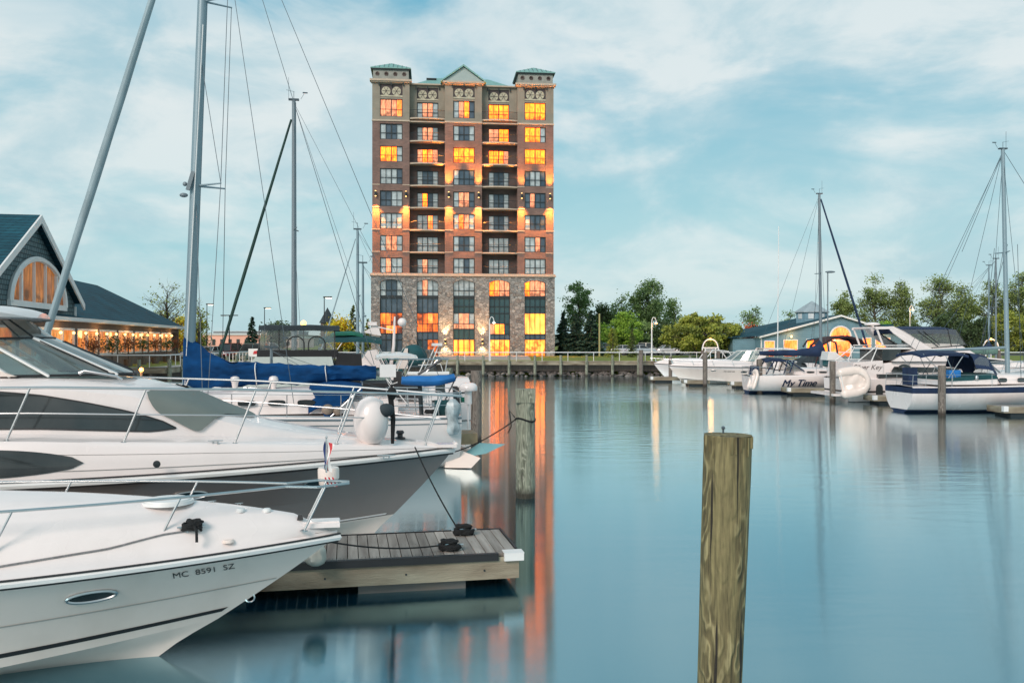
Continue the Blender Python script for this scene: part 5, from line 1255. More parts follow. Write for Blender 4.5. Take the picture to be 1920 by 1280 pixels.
for x in (-5.6,-6.6):
    mb=MB(); mb.lathe([(.05,0),(.07,.06),(.09,.2),(.13,.26),(.11,.34),(.05,.37),(0,.37)],(x,.4,2.2),n=12); mb.build('deck_vent',M['gel'],s1)

# ================================================================== second sailing boat, green furled headsail
def simple_sail(label,bow,rz,L,B,zb,zst,mastx,mtop,mr,mm,furl=None,fm=None,cover=None,cm=None,mastz=1.6,hullm=None,bands=None,spreads=None,spm=None,cab=True,rail=True,lean=0.):
    t=thing('sailing_boat',label,'boat',(bow[0],bow[1],0),rz)
    h=Hull(L,B,zb,zst,.7,stern_b=.72,fine=2.0,round_=True,keel=-.2,full=.45,sterntuck=.08)
    sail_hull(t,h,hullm or [M['gel'],M['navy']],bands)
    if cab: coachroof(t,[-L*.2,-L*.28,-L*.42,-L*.62,-L*.7],[.3,B*.24,B*.3,B*.3,B*.28],[.1,.32,.42,.45,.4],lerp(zst,zb,.4),M['gel'])
    zz=lerp(zst,zb,.4)+.2
    if cab:
        for i in range(3): 
            for s in (1,-1): portlights(t,[(-L*(.42+.085*i),s*(B*.3-.0),zz-.02)],L*.055,.12,side=s)
    m=mast(t,mastx,mastz,mtop,mr,mm,spread=spreads or ((lerp(mastz,mtop,.55),.6),),lean=lean)
    mx=mastx+lean
    rigging(t,[((mx,0,mtop-.1),(-L+.1,0,zst+.1)),((mx,0,mtop-.3),(mastx-.1,B*.42,zst+.1)),((mx,0,mtop-.3),(mastx-.1,-B*.42,zst+.1)),((mx,0,lerp(mastz,mtop,.55)),(mastx-.5,B*.4,zst+.1)),((mx,0,mtop-.1),(-L*.75,B*.3,zst+.3))],.010)
    if furl: furled(t,(furl[0],0,furl[1]),(mx+.1,0,mtop-furl[2]),furl[3],fm)
    if cover:
        x0,x1,z0,r0,r1=cover; mb=MB(); mb.tube([(x0,0,z0-.05),(x1-.3,0,z0)],.06,n=8); bo=mb.build('boom',M['alud'],t)
        mb=MB(); n=16; pts=[(lerp(x0+.15,x1,i/n),0,z0+.08+ (r0-r1)*.75*math.exp(-i/n*7)) for i in range(n+1)]; cloth_roll(mb,pts,[lerp(r1*1.15,r1*.85,i/n)+(r0-r1)*math.exp(-i/n*7) for i in range(n+1)],0,12,int(mtop*3),.12,(.6,1)); mb.build('boom_cover',cm,bo,smooth=60)
    if rail: rail_ring(t,h,0,.14,.62,'stern_rail'); rail_ring(t,h,.86,1,.62,'bow_rail'); lifelines(t,h,.14,.86,6)
    return t,h
s2,_=simple_sail('sailing boat with bare grey mast and dark green furled headsail left of the brick tower','' or (-12.3,34.2),BA+PI,9.8,3.0,1.35,1.1,-3.45,13.35,.105,M['alud'],furl=(-.25,1.9,.8,.055),fm=M['furlg'],cover=None)
s3,_=simple_sail('small sailing boat with short pale mast and green boom cover, just left of the tower',(-10.6,44.5),BA+PI,8.2,2.6,1.2,1.0,-2.5,9.4,.085,M['alu'],furl=(-.2,1.6,.5,.03),fm=M['furlw'],cover=(-3.6,-6.6,2.62,.20,.20),cm=M['green'])

# ================================================================== flybridge boats behind, left
def cruiser(label,bow,rz,L,B,zb,zst,hm,name='motor_cruiser',cab=None,bands=None,chine=.3):
    t=thing(name,label,'boat',(bow[0],bow[1],0),rz)
    h=Hull(L,B,zb,zst,1.2,stern_b=.9,fine=2.1,chine=chine,flare=.7,keel=-.3,cz=(.02,.25),full=.42)
    mb=MB(); h.shell(mb,bands or (lambda v:0),[0,.15,.3,.35,.45,.6,.75,.82,.88,.94,1.],nt=26); mb.build('hull',hm,t,smooth=24)
    def dp(tt,b):
        x=h.P(tt,1,1).x; cr=.55*(1-math.exp(x*.9)) ; e=min(1,b/.3)
        return [(b,0,0),(b*.97,.04,0),(b*.8,.06+cr*.2,0),(b*.66,.08*e+cr*.75,0),(b*.4,.1*e+cr*.95,0),(0,.1*e+cr,0)]
    mb=MB(); h.deck(mb,dp,nt=24); mb.build('deck',M['gel'],t,smooth=40)
    mb=MB(); h.rub(mb,.035,0,1.,-.0,.01); mb.build('rub_rail',M['pin'],t)
    return t,h
fb,h=cruiser('white cabin boat with dark canvas roof and clear curtains with arched zip windows','' or (-12.25,29.3),BA+PI,9.4,3.1,1.5,1.2,M['gel'])
mb=MB(); mb.prism([(-2.4,-1.25,1.6),(-2.8,-1.25,2.3),(-3.45,-1.15,2.98),(-5.95,-1.15,2.98),(-6.3,-1.3,1.5)],(0,2.5,0)); mb.build('cabin',mat('pale_green_white',(.62,.68,.64),.35,dirt=.1),fb,smooth=0)
mb=MB(); canopy(mb,-3.55,-6.2,1.28,4.04,.04,.13,drop=.02,ends=.02); mb.build('canvas_top',M['dkgrey'],fb,smooth=50)
mb=MB()
for s in (1,-1): mb.add([(-3.5,s*1.2,3.2),(-6.1,s*1.2,3.2),(-6.0,s*1.18,3.98),(-3.65,s*1.18,3.98)],[(0,1,2,3)])
mb.add([(-3.5,-1.2,3.2),(-3.5,1.2,3.2),(-3.65,1.18,3.98),(-3.65,-1.18,3.98)],[(0,1,2,3)]); mb.build('clear_curtain',M['vinyl'],fb,smooth=0)
mb=MB()
for s in (1,-1): mb.bb(-6.15,-3.5,s*1.2-.02,s*1.2+.02,2.96,3.2)
mb.bb(-3.54,-3.48,-1.2,1.2,2.96,3.2); mb.prism([(-6.0,1.22,2.6),(-6.15,1.22,3.1),(-6.95,1.22,3.05),(-7.0,1.22,2.35),(-6.3,1.22,2.3)],(0,-2.4,0)); mb.bb(-9.0,-6.3,-1.3,1.3,1.5,2.05); mb.build('canvas_side',mat('black_canvas',(.018,.018,.02),.8),fb,smooth=0)
mb=MB()
for x0 in (-4.75,-5.45):
    mb.tube([(x0-.28,1.22,3.2),(x0-.28,1.22,3.42)]+[(x0-.28*math.cos(a),1.22,3.42+.25*math.sin(a)) for a in [PI*i/8 for i in range(9)]]+[(x0+.28,1.22,3.2)],.022,n=5)
for x in (-3.55,-4.2,-6.05): mb.tube([(x,1.21,2.5),(x,1.2,4.0)],.02,n=5)
mb.build('zip_frame',M['black'],fb)
mb=MB(); mb.box((-4.6,.2,2.95),(.1,.5,.7)); mb.box((-5.5,-.3,2.95),(.1,.5,.7)); mb.build('helm_seat',M['white'],fb)
pulpit(fb,h,.6,.35,1.,5,inset=.1,fwd=.1,r=.018,mid=True)

gc,h=cruiser('white and green flybridge cruiser with dark green bimini tops and a radar mast','' or (-11.5,37.3),BA+PI,9.6,3.2,1.5,1.25,[M['gel'],M['green']],bands=lambda v:1 if .7<v<.86 else 0)
mb=MB(); mb.prism([(-2.6,-1.2,1.5),(-3.2,-1.1,2.35),(-5.2,-1.1,2.35),(-5.4,-1.15,2.0),(-6.6,-1.15,1.9),(-6.8,-1.2,1.4)],(0,2.4,0)); mb.build('cabin',M['gel'],gc,smooth=0)
mb=MB(); mb.bb(-6.6,-3.1,-1.22,1.22,1.95,2.3); mb.build('canvas_band',M['teal'],gc,smooth=0)
mb=MB(); mb.prism([(-4.6,-1.05,2.36),(-5.1,-1.,3.1),(-5.5,-1.,3.15),(-5.9,-1.05,2.36)],(0,2.1,0)); mb.build('flybridge_wing',M['gel'],gc,smooth=0)
mb=MB(); canopy(mb,-3.0,-5.7,1.2,3.62,.16,.10,drop=.05); mb.build('bimini',M['teal'],gc,smooth=50)
mb=MB(); canopy(mb,-3.5,-4.9,.9,3.86,.10,.08,drop=.02); mb.build('upper_bimini',M['green'],gc,smooth=50)
mb=MB()
for s in (1,-1): 
    for a,b in (((-3.2,2.3),(-4.1,3.6)),((-5.4,2.3),(-4.4,3.6)),((-6.3,1.9),(-5.4,3.6)),((-4.2,2.35),(-3.3,3.6))): mb.tube([(a[0],s*1.1,a[1]),(b[0],s*1.15,b[1])],.02,n=5)
mb.build('bimini_frame',M['steel'],gc)
mb=MB(); mb.tube([(-6.05,.5,1.9),(-6.25,.5,3.3),(-6.3,.5,4.6)],[.09,.07,.04],n=8); mb.bar((-6.2,.5,4.0),(-5.3,.5,4.2),.2,.05); mb.bb(-5.5,-5.1,.3,.7,4.2,4.36); mb.ell((-6.62,.5,4.35),(.2,.2,.2)); mb.prism([(-4.9,.5,3.9),(-5.4,.5,4.2),(-5.55,.5,4.2),(-5.7,.5,3.75)],(0,.1,0)); mb.build('radar_mast',M['gel'],gc)
mb=MB(); mb.ell((-7.15,.3,2.75),(.62,.7,.62),z0=-.25); mb.build('canvas_hood',M['teal'],gc,smooth=60)
mb=MB(); mb.prism([(-6.3,-.9,2.3),(-6.75,-.9,3.2),(-6.85,-.9,3.2),(-6.85,-.9,2.3)],(0,1.8,0)); mb.build('side_screen',M['gelc'],gc,smooth=0)
mb=MB(); mb.bar((-7.6,.5,2.2),(-8.1,.5,3.3),.04,.04); mb.bar((-7.8,.5,2.2),(-8.25,.5,3.3),.04,.04); mb.bb(-8.4,-7.95,.3,.7,3.3,3.42); mb.tube([(-7.3,.9,2.45),(-8.3,.9,2.5),(-8.6,.9,1.5)],.02,n=5); mb.build('fishing_seat',M['white'],gc)
# white gantry / davit rails at the stern of the berths behind
t=thing('davit_frame','white pipe davit frame and spar standing over the sterns beside the tower reflection','davit',at(790,712,31),BA)
mb=MB()
for a,b in (((-1.0,0,.0),(-.7,0,.75)),((-.2,0,0),(.15,0,.75)),((.8,0,-.1),(.95,0,.75)),((.0,0,.1),(.6,0,.74))): mb.tube([a,b],.022,n=6)
mb.tube([(-1.2,0,.75),(1.0,0,.75)],.03,n=6); mb.build('frame',M['steel'],t)
mb=MB(); mb.tube([(-.5,0,.22),(1.0,-.1,.22)],.085,n=10); mb.build('spar',M['white'],t)
mb=MB(); mb.bb(.55,.9,.3,.6,-.5,.2); mb.build('engine_cowl',M['smoke'],t)
t=thing('outboard_motor','black outboard motor standing upright left of the white davit frame','outboard motor',at(746,712,30),0)
mb=MB(); mb.box((0,0,.05),(.28,.3,.5),taper=.9); mb.build('cowl',M['black'],t); mb=MB(); mb.bar((0,0,-.2),(0,0,-.9),.12,.12); mb.build('shaft',M['wframe'],t)

# more boats tucked between the sail cover and the tower
simple_sail('slim white sailing boat with teal boom cover behind the white davit frame','' or (-9.6,39.8),BA+PI,7.6,2.4,1.25,1.05,-2.6,7.2,.06,M['alu'],cover=(-2.7,-5.4,2.35,.26,.15),cm=M['teal'])
simple_sail('low white sailing boat with grey spars just behind the royal blue boom cover','' or (-11.2,27.2),BA+PI,9.0,2.7,1.35,1.15,-3.4,3.3,.05,M['alud'])
c_,h=cruiser('white runabout with black engine cowls moored behind the stowed bright blue bimini','' or (-8.6,33.6),BA+PI,6.2,2.4,1.35,1.15,M['gel']); mb=MB(); mb.grid([wcurve(-2.2,-3.6,1.0,1.7,1.6,12),wcurve(-2.8,-3.8,.9,2.25,2.25,12)]); mb.build('windscreen',M['wshield'],c_,smooth=60)
mb=MB(); canopy(mb,-3.2,-4.8,1.0,2.95,.1,.1); mb.build('bimini',M['white'],c_,smooth=50); mb=MB(); [mb.tube([(-4.0,s*.98,1.5),(-3.3,s*.98,2.9)],.02,n=5) for s in (1,-1)]; [mb.tube([(-4.0,s*.98,1.5),(-4.7,s*.98,2.9)],.02,n=5) for s in (1,-1)]; mb.tube([(-4.7,-.98,2.9),(-4.7,.98,2.9)],.02,n=5); mb.tube([(-3.3,-.98,2.9),(-3.3,.98,2.9)],.02,n=5); mb.build('bimini_frame',M['steel'],c_)
for y_ in (-.45,.45):
    mb=MB(); mb.box((-6.35,y_,1.35),(.45,.36,.6),taper=.85); mb.bar((-6.45,y_,1.05),(-6.45,y_,.1),.16,.14); mb.build('outboard_engine',M['black'],c_)
# ================================================================== right-hand marina
ra=BA*.0
r0,h=cruiser('low white cruiser furthest left and back of the right-hand boats','' or (gx(1226,79),79,),PI+.02,8.5,2.8,1.45,1.25,M['gel'])
mb=MB(); mb.tube([(-4.2,1.2,1.5),(-5.2,1.25,2.75),(-6.6,1.25,2.6),(-7.4,1.2,1.5)],.05,n=6); mb.tube([(-4.2,-1.2,1.5),(-5.2,-1.25,2.75),(-6.6,-1.25,2.6),(-7.4,-1.2,1.5)],.05,n=6); mb.tube([(-5.2,1.25,2.75),(-5.2,-1.25,2.75)],.05,n=6); mb.build('arch',M['white'],r0)
mb=MB(); mb.bb(-7.2,-4.3,-1.1,1.1,1.4,1.95); mb.build('cockpit',M['smoke'],r0)
pulpit(r0,h,.5,.3,1,5,inset=.1,r=.02)
r1,h=cruiser('white cruiser with raked windscreen and clear cockpit enclosure, bow pointing left','' or (gx(1256,71),71.5),PI-.03,10.5,3.3,1.45,1.35,[M['gelc'],M['gel'],M['pin']],bands=lambda v:2 if .30<v<.34 else (1 if v>.88 else 0))
mb=MB(); mb.grid([wcurve(-4.6,-7.2,1.3,1.95,1.85,14),wcurve(-5.7,-7.4,1.15,2.72,2.75,14)]); o=mb.build('windscreen',M['wshield'],r1,smooth=60)
mb=MB(); c_=wcurve(-5.7,-7.4,1.15,2.72,2.75,14); d_=wcurve(-4.6,-7.2,1.3,1.95,1.85,14); mb.tube(c_,.03,n=5); [mb.tube([d_[k],c_[k]],.025,n=5) for k in (1,4,7,10,13)]; mb.build('windscreen_frame',M['white'],o)
mb=MB()
for s in (1,-1): mb.prism([(-6.6,s*1.3,1.6),(-7.6,s*1.3,2.95),(-8.0,s*1.3,2.95),(-7.4,s*1.3,1.6)],(0,.07,0))
mb.bb(-8.0,-7.6,-1.3,1.37,2.88,2.97); mb.build('radar_arch',M['gel'],r1,smooth=0)
mb=MB(); canopy(mb,-7.7,-10.3,1.25,2.85,.12,.06); mb.build('canvas_top',M['white'],r1)
mb=MB(); mb.add([(-7.7,1.3,1.6),(-10.4,1.3,1.6),(-10.2,1.25,2.8),(-7.7,1.28,2.9)],[(0,1,2,3)]); mb.add([(-7.7,-1.3,1.6),(-10.4,-1.3,1.6),(-10.2,-1.25,2.8),(-7.7,-1.28,2.9)],[(0,1,2,3)]); mb.build('clear_curtain',M['vinyl'],r1,smooth=0)
oval_port(h,.45,.80,1,.5,.14,r1); h.lettering('MC 5047 NR',.16,.56,.78,.9,1,off=.02).build('registration_letters',M['pin'],r1,smooth=0)
oval_port(h,.68,.84,1,.4,.10,r1)
pulpit(r1,h,.55,.35,1,5,inset=.1,r=.02)
# ----- sailing boat "My Time"
mt,h=simple_sail('white sailing boat lettered My Time with navy blue boom cover and spray hood','' or (gx(1402,58)+9.9,58.6),.03,9.9,3.1,1.4,1.15,-4.75,13.6,.105,M['alud'],furl=(-1.25,2.2,.35,.065),fm=M['furlb'],cover=(-4.8,-9.0,2.62,.62,.19),cm=M['navy'],mastz=1.5,lean=-.12,hullm=[M['gel'],M['navy']],bands=lambda v:1 if v<.24 else 0)
ml=h.lettering('My Time',.64,.32,.50,.90,-1,.25,off=.035); m2_=h.lettering('My Time',.64,.3235,.50,.90,-1,.25,off=.038); m3_=h.lettering('My Time',.64,.3215,.507,.907,-1,.25,off=.041); ml.add(m2_.v,m2_.f); ml.add(m3_.v,m3_.f); ml.build('name_letters',M['navy'],mt,smooth=0)
mb=MB(); canopy(mb,-7.5,-8.9,1.0,2.28,.12,.12); o=mb.build('bimini',M['navy'],mt)
mb=MB()
for s in (1,-1):
    for a,b in (((-8.9,1.3),(-8.3,2.25)),((-7.3,1.4),(-7.0,2.2)),((-7.7,1.3),(-7.4,2.25)),((-6.3,1.5),(-7.4,2.25))): mb.tube([(a[0],s*1.05,a[1]),(b[0],s*1.0,b[1])],.045,n=5)
[mb.tube([(x_,-1.02,z_),(x_,1.02,z_)],.03,n=5) for x_,z_ in ((-8.3,2.25),(-7.4,2.25),(-7.0,2.2))]; mb.build('bimini_frame',M['navy'],o)
mb=MB(); mb.prism([(-6.4,-.95,1.55),(-7.4,-.95,1.55),(-7.2,-.95,2.1),(-6.9,-.95,2.15)],(0,1.9,0)); mb.build('spray_hood_window',M['vinyl'],mt,smooth=0)
for x in (-3.55,-2.2): fender(mt,(x,-1.5,.75),.55,.14)
mb=MB(); mb.box((-9.55,-.6,1.55),(.6,.5,.6),taper=.8); mb.build('covered_barbecue',M['navy'],mt)
# dinghy hung on its stern
def dinghy(label,loc,rz,sc,tilt):
    t=thing('inflatable_dinghy',label,'dinghy',loc,rz); mb=MB(); P=[]
    for i in range(25):
        a=i/24; P.append(Vector((-1.35,.62,0)) if 0 else None)
    path=[(-1.3,-.55,0),(-.6,-.58,0),(.2,-.58,.0),(.8,-.50,.04),(1.15,-.28,.10),(1.28,0,.13),(1.15,.28,.10),(.8,.50,.04),(.2,.58,0),(-.6,.58,0),(-1.3,.55,0)]
    pts=[]
    for i in range(len(path)-1):
        for k in range(4): pts.append(Vector(path[i]).lerp(Vector(path[i+1]),k/4))
    pts.append(Vector(path[-1])); rr=[.25]*len(pts); rr[0]=.03; rr[1]=.18; rr[-1]=.03; rr[-2]=.18
    mb.tube([p*sc for p in pts],[r*sc for r in rr],0,12)
    Mx=Matrix.Rotation(tilt,4,'X'); mb.xf(Mx); mb.build('tube',M['gelc'],t,smooth=60)
    mb=MB(); hp=len(pts)//2; mb.grid([[pts[hp-j].lerp(pts[hp+j],k/8)*sc+Vector((0,0,.08*sc+.16*sc*noise.noise(Vector((j*.33,k*.5,2))))) for k in range(9)] for j in range(hp)],flip=True); mb.xf(Mx); mb.build('floor',M['gelc'],t)
    mb=MB(); mb.tube([(p+Vector((p.x*.0,0,0))).copy()*1. *sc+Vector((.21*sc*(p.x/1.3 if p.x>0 else 0),.20*sc*(1 if p.y>0 else -1),0)) for p in pts[8:17]],.03*sc,n=5); mb.tube([(p)*sc+Vector((.18*sc,.12*sc*(1 if p.y>0 else -1),0)) for p in pts[17:32]],.03*sc,n=5); mb.xf(Mx); mb.build('rub_strake',M['dkgrey'],t)
    mb=MB(); mb.box((-.95*sc,0,.0),(.08*sc,.95*sc,.36*sc)); mb.xf(Mx); mb.build('transom',M['white'],t); return t
def stand(t,rot): t.rotation_euler=rot
d=dinghy('small white dinghy hung upright on the stern of the boat lettered My Time','' or (gx(1411,57.5),57.3,.9),0,.52,0); d.rotation_euler=(0,R(-68),R(20))
# ----- flybridge boat
fy=thing('flybridge_yacht','white flybridge yacht with navy canvas top, raked arch and grey script name','boat',(gx(1590,49)+11.6,51.5,0),.06)
h=Hull(11.6,3.9,1.75,1.30,1.3,stern_b=.92,fine=2.1,chine=.28,flare=.7,keel=-.3,cz=(.02,.25),full=.42)
mb=MB(); h.shell(mb,lambda v:1 if .57<v<.63 else 0,[0,.15,.28,.4,.5,.57,.63,.75,.88,1.],nt=26); mb.build('hull',[M['gel'],M['pin']],fy,smooth=24)
mb=MB(); h.deck(mb,lambda t,b:[(b,0,0),(b*.96,.06,0),(b*.6,.1,0),(0,.14,0)],nt=20); mb.build('deck',M['gel'],fy)
def prof(mb,pts,w0,w1=None,m=0):
    """side profile (x,z) extruded across the beam, a little narrower at the top"""
    zs=[z for _,z in pts]; z0,z1=min(zs),max(zs); w1=w0 if w1 is None else w1
    a=[(x,-lerp(w0,w1,(z-z0)/(z1-z0)),z) for x,z in pts]; b=[(x,-y,z) for x,y,z in a]; n=len(pts)
    mb.add(a+b,[tuple(range(n)),tuple(range(2*n-1,n-1,-1))]+[(i,n+i,n+(i+1)%n,(i+1)%n) for i in range(n)],m)
mb=MB(); prof(mb,[(-11.45,1.25),(-11.35,2.3),(-9.6,2.4),(-9.6,1.25)],1.72,1.66); prof(mb,[(-9.6,1.25),(-9.6,2.2),(-8.5,2.35),(-4.9,2.35),(-3.0,1.65),(-3.0,1.3)],1.6,1.35); mb.build('cabin',M['gel'],fy,smooth=0)
mb=MB(); prof(mb,[(-9.0,2.35),(-7.9,2.95),(-7.0,3.4),(-4.9,3.35),(-3.7,2.6),(-4.2,2.35)],1.62,1.40); mb.build('flybridge',M['gel'],fy,smooth=0)
for s in (1,-1):
    mb=MB(); mb.prism([(-9.1,s*1.61,1.75),(-5.6,s*1.60,1.75),(-4.6,s*1.58,1.95),(-8.9,s*1.6,2.05)],(0,s*.02,0)); mb.build('side_window',M['smoke'],fy,smooth=0)
    mb=MB(); mb.prism([(-10.0,s*1.70,1.45),(-6.6,s*1.69,1.45),(-6.6,s*1.69,1.62),(-10.0,s*1.70,1.62)],(0,s*.25,0)); mb.build('hull_window',M['smoke'],fy,smooth=0)
mb=MB()
for s in (1,-1):
    mb.bar((-9.9,s*1.45,4.35),(-9.5,s*1.45,3.3),.06,.1); mb.prism([(-9.95,s*1.45,4.33),(-8.9,s*1.45,4.38),(-8.3,s*1.5,4.1),(-6.3,s*1.5,2.9),(-7.4,s*1.5,2.9),(-8.9,s*1.5,3.95),(-9.15,s*1.45,4.22),(-9.95,s*1.45,4.2)],(0,s*.08,0))
mb.bb(-9.9,-8.9,-1.45,1.45,4.26,4.36); mb.build('radar_arch',M['gel'],fy,smooth=0)
mb=MB(); canopy(mb,-5.1,-8.6,1.45,4.26,.14,.2,drop=.1); mb.build('canvas_top',M['navy'],fy,smooth=50)
mb=MB()
for s in (1,-1): mb.add([(-8.5,s*1.45,4.2),(-5.1,s*1.45,4.2),(-4.5,s*1.48,3.3),(-6.9,s*1.5,3.1)],[(0,1,2,3)])
mb.add([(-5.1,-1.45,4.2),(-5.1,1.45,4.2),(-4.5,1.48,3.3),(-4.5,-1.48,3.3)],[(0,1,2,3)]); mb.build('clear_curtain',M['vinyl'],fy,smooth=0)
mb=MB()
for s in (1,-1):
    for a,b in (((-8.5,4.2),(-6.9,3.1)),((-6.9,3.1),(-4.5,3.3)),((-5.6,4.2),(-5.4,3.22)),((-5.1,4.2),(-4.5,3.3)),((-7.4,4.1),(-6.2,3.2)),((-6.1,3.3),(-7.1,4.1))): mb.tube([(a[0],s*1.46,a[1]),(b[0],s*1.49,b[1])],.025,n=5)
mb.build('curtain_frame',M['black'],fy)
mb=MB(); mb.ell((-9.4,0,4.52),(.45,.45,.13),z0=-.5); mb.build('radome',M['gel'],fy)
mb=MB(); mb.bb(-9.0,-8.4,-.6,.6,4.36,4.52); mb.build('folded_cover',M['teal'],fy)
mb=MB(); [mb.tube([(a[0],s*1.5,a[1]),(b[0],s*1.45,b[1])],.03,n=6) for s in (1,-1) for a,b in (((-11.0,2.35),(-9.9,3.2)),((-10.2,2.35),(-9.8,3.2)))]; mb.bb(-9.9,-7.6,-1.4,1.4,3.05,3.15); mb.bb(-9.9,-7.6,1.4,1.45,3.25,3.3); mb.bb(-9.9,-7.6,-1.45,-1.4,3.25,3.3); mb.build('cockpit_ladder',M['white'],fy)
mb=MB(); mb.bb(-9.5,-8.4,-1.4,1.4,2.4,3.04); mb.build('aft_window',M['smoke'],fy,smooth=0)
vs_,fs_=text_mesh('Silver Key',.42,.35,.0); mb=MB(); mb.add([(x-10.55,-1.705,z_+1.88) for x,z_,_ in vs_],fs_); mb.build('name_letters',mat('grey_script',(.16,.13,.12),.5),fy,smooth=0)
mb=MB(); mb.bb(-12.5,-11.4,-1.6,1.6,.35,.48); mb.build('swim_platform',M['gel'],fy,smooth=0)
mb=MB(); mb.ell((-8.5,-2.0,2.0),(.34,.25,.2),z0=-.6); mb.cyl((-8.5,-2.0,1.6),(-8.5,-2.0,1.95),.025,n=6); mb.build('barbecue',M['wframe'],fy)
mb=MB(); pth=[(-10.2,-2.03,.4),(-10.2,-2.03,.85)]+[(-10.0-.2*math.cos(a),-2.03,.85+.2*math.sin(a)) for a in [PI*i/6 for i in range(7)]]+[(-9.8,-2.03,.4)]; mb.prism(pth,(0,-.03,0)); mb.build('engine_vent',M['smoke'],fy)
fender(fy,(-4.6,-1.95,1.3),.6,.16)
pulpit(fy,h,.6,.4,1,5,inset=.1,r=.02)
d=dinghy('white inflatable dinghy standing on edge against the stern of the flybridge yacht','' or (gx(1603,48),48.3,1.22),0,.95,0); d.rotation_euler=(R(84),R(-10),R(-6)); d.scale=(.66,1.12,.8)
# ----- white and blue sailing boat, right edge
ws,h=simple_sail('white ketch-sized sailing boat with navy sheer stripe and navy cockpit canvas, right edge','' or (gx(1690,42.3)+13.2,43.6),.07,13.2,3.7,1.55,1.25,-7.5,13.2,.12,M['alu'],furl=None,cover=None,mastz=1.6,cab=False,lean=-.25,hullm=[M['gel'],M['navy']],bands=lambda v:1 if v>.80 or v<.20 else 0)
rigging(ws,[((-7.7,0,13.1),(-9.9,0,8.0)),((-7.7,0,13.1),(-.2,0,1.7)),((-7.7,0,13.1),(-12.6,0,3.2)),((-7.5,0,8.4),(-8.9,0,3.4)),((-7.6,.9,8.3),(-7.9,1.6,1.6)),((-7.6,-.9,8.3),(-7.9,-1.6,1.6))],.012)
coachroof(ws,[-2.5,-3.4,-6,-9.0,-9.2],[.4,.9,1.2,1.25,1.2],[.1,.32,.42,.5,.4],1.42,M['gel'])
for i in range(5): portlights(ws,[(-8.6+i*.95,-1.26,1.62)],.42,.20,side=-1)
mb=MB(); mb.prism([(-9.0,-1.45,1.4),(-9.0,-1.45,1.75),(-9.3,-1.45,1.9),(-11.6,-1.45,1.62),(-12.1,-1.45,1.4)],(0,2.9,0)); mb.build('cockpit_coaming',M['gel'],ws,smooth=0)
mb=MB(); mb.prism([(-9.0,-1.47,1.78),(-9.35,-1.47,1.93),(-11.6,-1.47,1.68),(-11.6,-1.47,1.55),(-9.0,-1.47,1.68)],(0,2.94,0)); mb.build('coaming_cloth',M['teal'],ws,smooth=0)
mb=MB(); canopy(mb,-10.3,-12.7,1.2,2.92,.14,.10,drop=.02); o=mb.build('bimini',M['navy'],ws,smooth=50)
mb=MB(); [mb.tube([(a[0],s*1.2,a[1]),(b[0],s*1.18,b[1])],.02,n=5) for s in (1,-1) for a,b in (((-11.2,1.5),(-12.6,2.9)),((-11.4,1.6),(-10.5,2.9)),((-10.9,1.6),(-11.5,2.9)))]; mb.build('bimini_frame',M['steel'],o)
mb=MB(); rows=[]
for i in range(7):
    s=i/6; x=lerp(-8.7,-10.0,s); z=interp(s,[0,.35,1],[2.1,2.85,2.95]); rows.append([(x,1.3*(k/5-1),z-.75*abs(k/5-1)**5*(1)) for k in range(11)])
mb.grid(rows,flip=True); mb.build('spray_hood',M['navy'],ws,smooth=50)
mb=MB(); mb.add([(-9.2,-1.22,1.95),(-10.0,-1.22,1.95),(-10.0,-1.2,2.6),(-9.7,-1.2,2.78),(-9.3,-1.2,2.65)],[(0,1,2,3,4)]); mb.build('hood_window',M['vinyl'],ws,smooth=0)
mb=MB(); mb.bb(-12.95,-12.5,-.5,.1,1.35,2.2); mb.build('engine_cover',M['navy'],ws)
mb=MB(); mb.bb(-11.3,-10.7,-1.2,-.9,1.65,2.1); mb.build('cool_box',M['sky'],ws)
mb=MB(); mb.tube([(-7.5,0,3.2),(-12.2,0,3.0)],.07,n=8); mb.build('boom',M['alu'],ws)
mb=MB(); mb.tube([(-7.7,-.1,1.7),(-9.0,-.3,2.7)],.04,n=6); mb.build('pole',M['alud'],ws)
mb=MB(); mb.ell((-10.1,-1.5,1.75),(.1,.1,.12)); mb.build('winch',M['steel'],ws)
# ----- boats further back on the right
simple_sail('white sailing boat far right with green boom cover behind the flybridge yacht','' or (gx(1915,64),64,),.0,10,3,1.6,1.4,-1.9,9.7,.07,M['alud'],cover=(-2.0,-5.0,2.72,.26,.24),cm=mat('grey_green_canvas',(.14,.24,.20),.8,var=.3),rail=False)
simple_sail('white sailing boat behind at right edge with navy boom cover and slim mast','' or (gx(1960,72),73,),.0,10.5,3,1.6,1.4,-4.2,13.8 if 0 else 10.0,.07,M['alu'],cover=(-4.2,-6.8,2.75,.45,.16),cm=M['navy'],rail=False)
c_,h=cruiser('white cruiser with black windscreen band behind the right-edge sailing boat','' or (gx(1960,56),55.5),.05,9.0,3.0,1.7,1.5,M['gel']); mb=MB(); prof(mb,[(-7.2,1.6),(-6.6,2.1),(-5.0,2.5),(-3.4,2.35),(-2.0,1.9)],1.2,.9); mb.build('cabin',M['gel'],c_,smooth=0); mb=MB(); prof(mb,[(-6.4,2.15),(-5.0,2.42),(-3.6,2.28),(-3.4,2.1)],1.17,1.0); mb.build('windscreen',M['smoke'],c_,smooth=0)
c_,h=cruiser('small white boat with teal cockpit cover behind the flybridge yacht stern','' or (gx(1700,66),66),.0,8.0,2.6,1.35,1.2,M['gel']); mb=MB(); mb.ell((-5.4,0,1.7),(2.1,1.2,.45),z0=-.3); mb.build('cockpit_cover',M['teal'],c_,smooth=60)
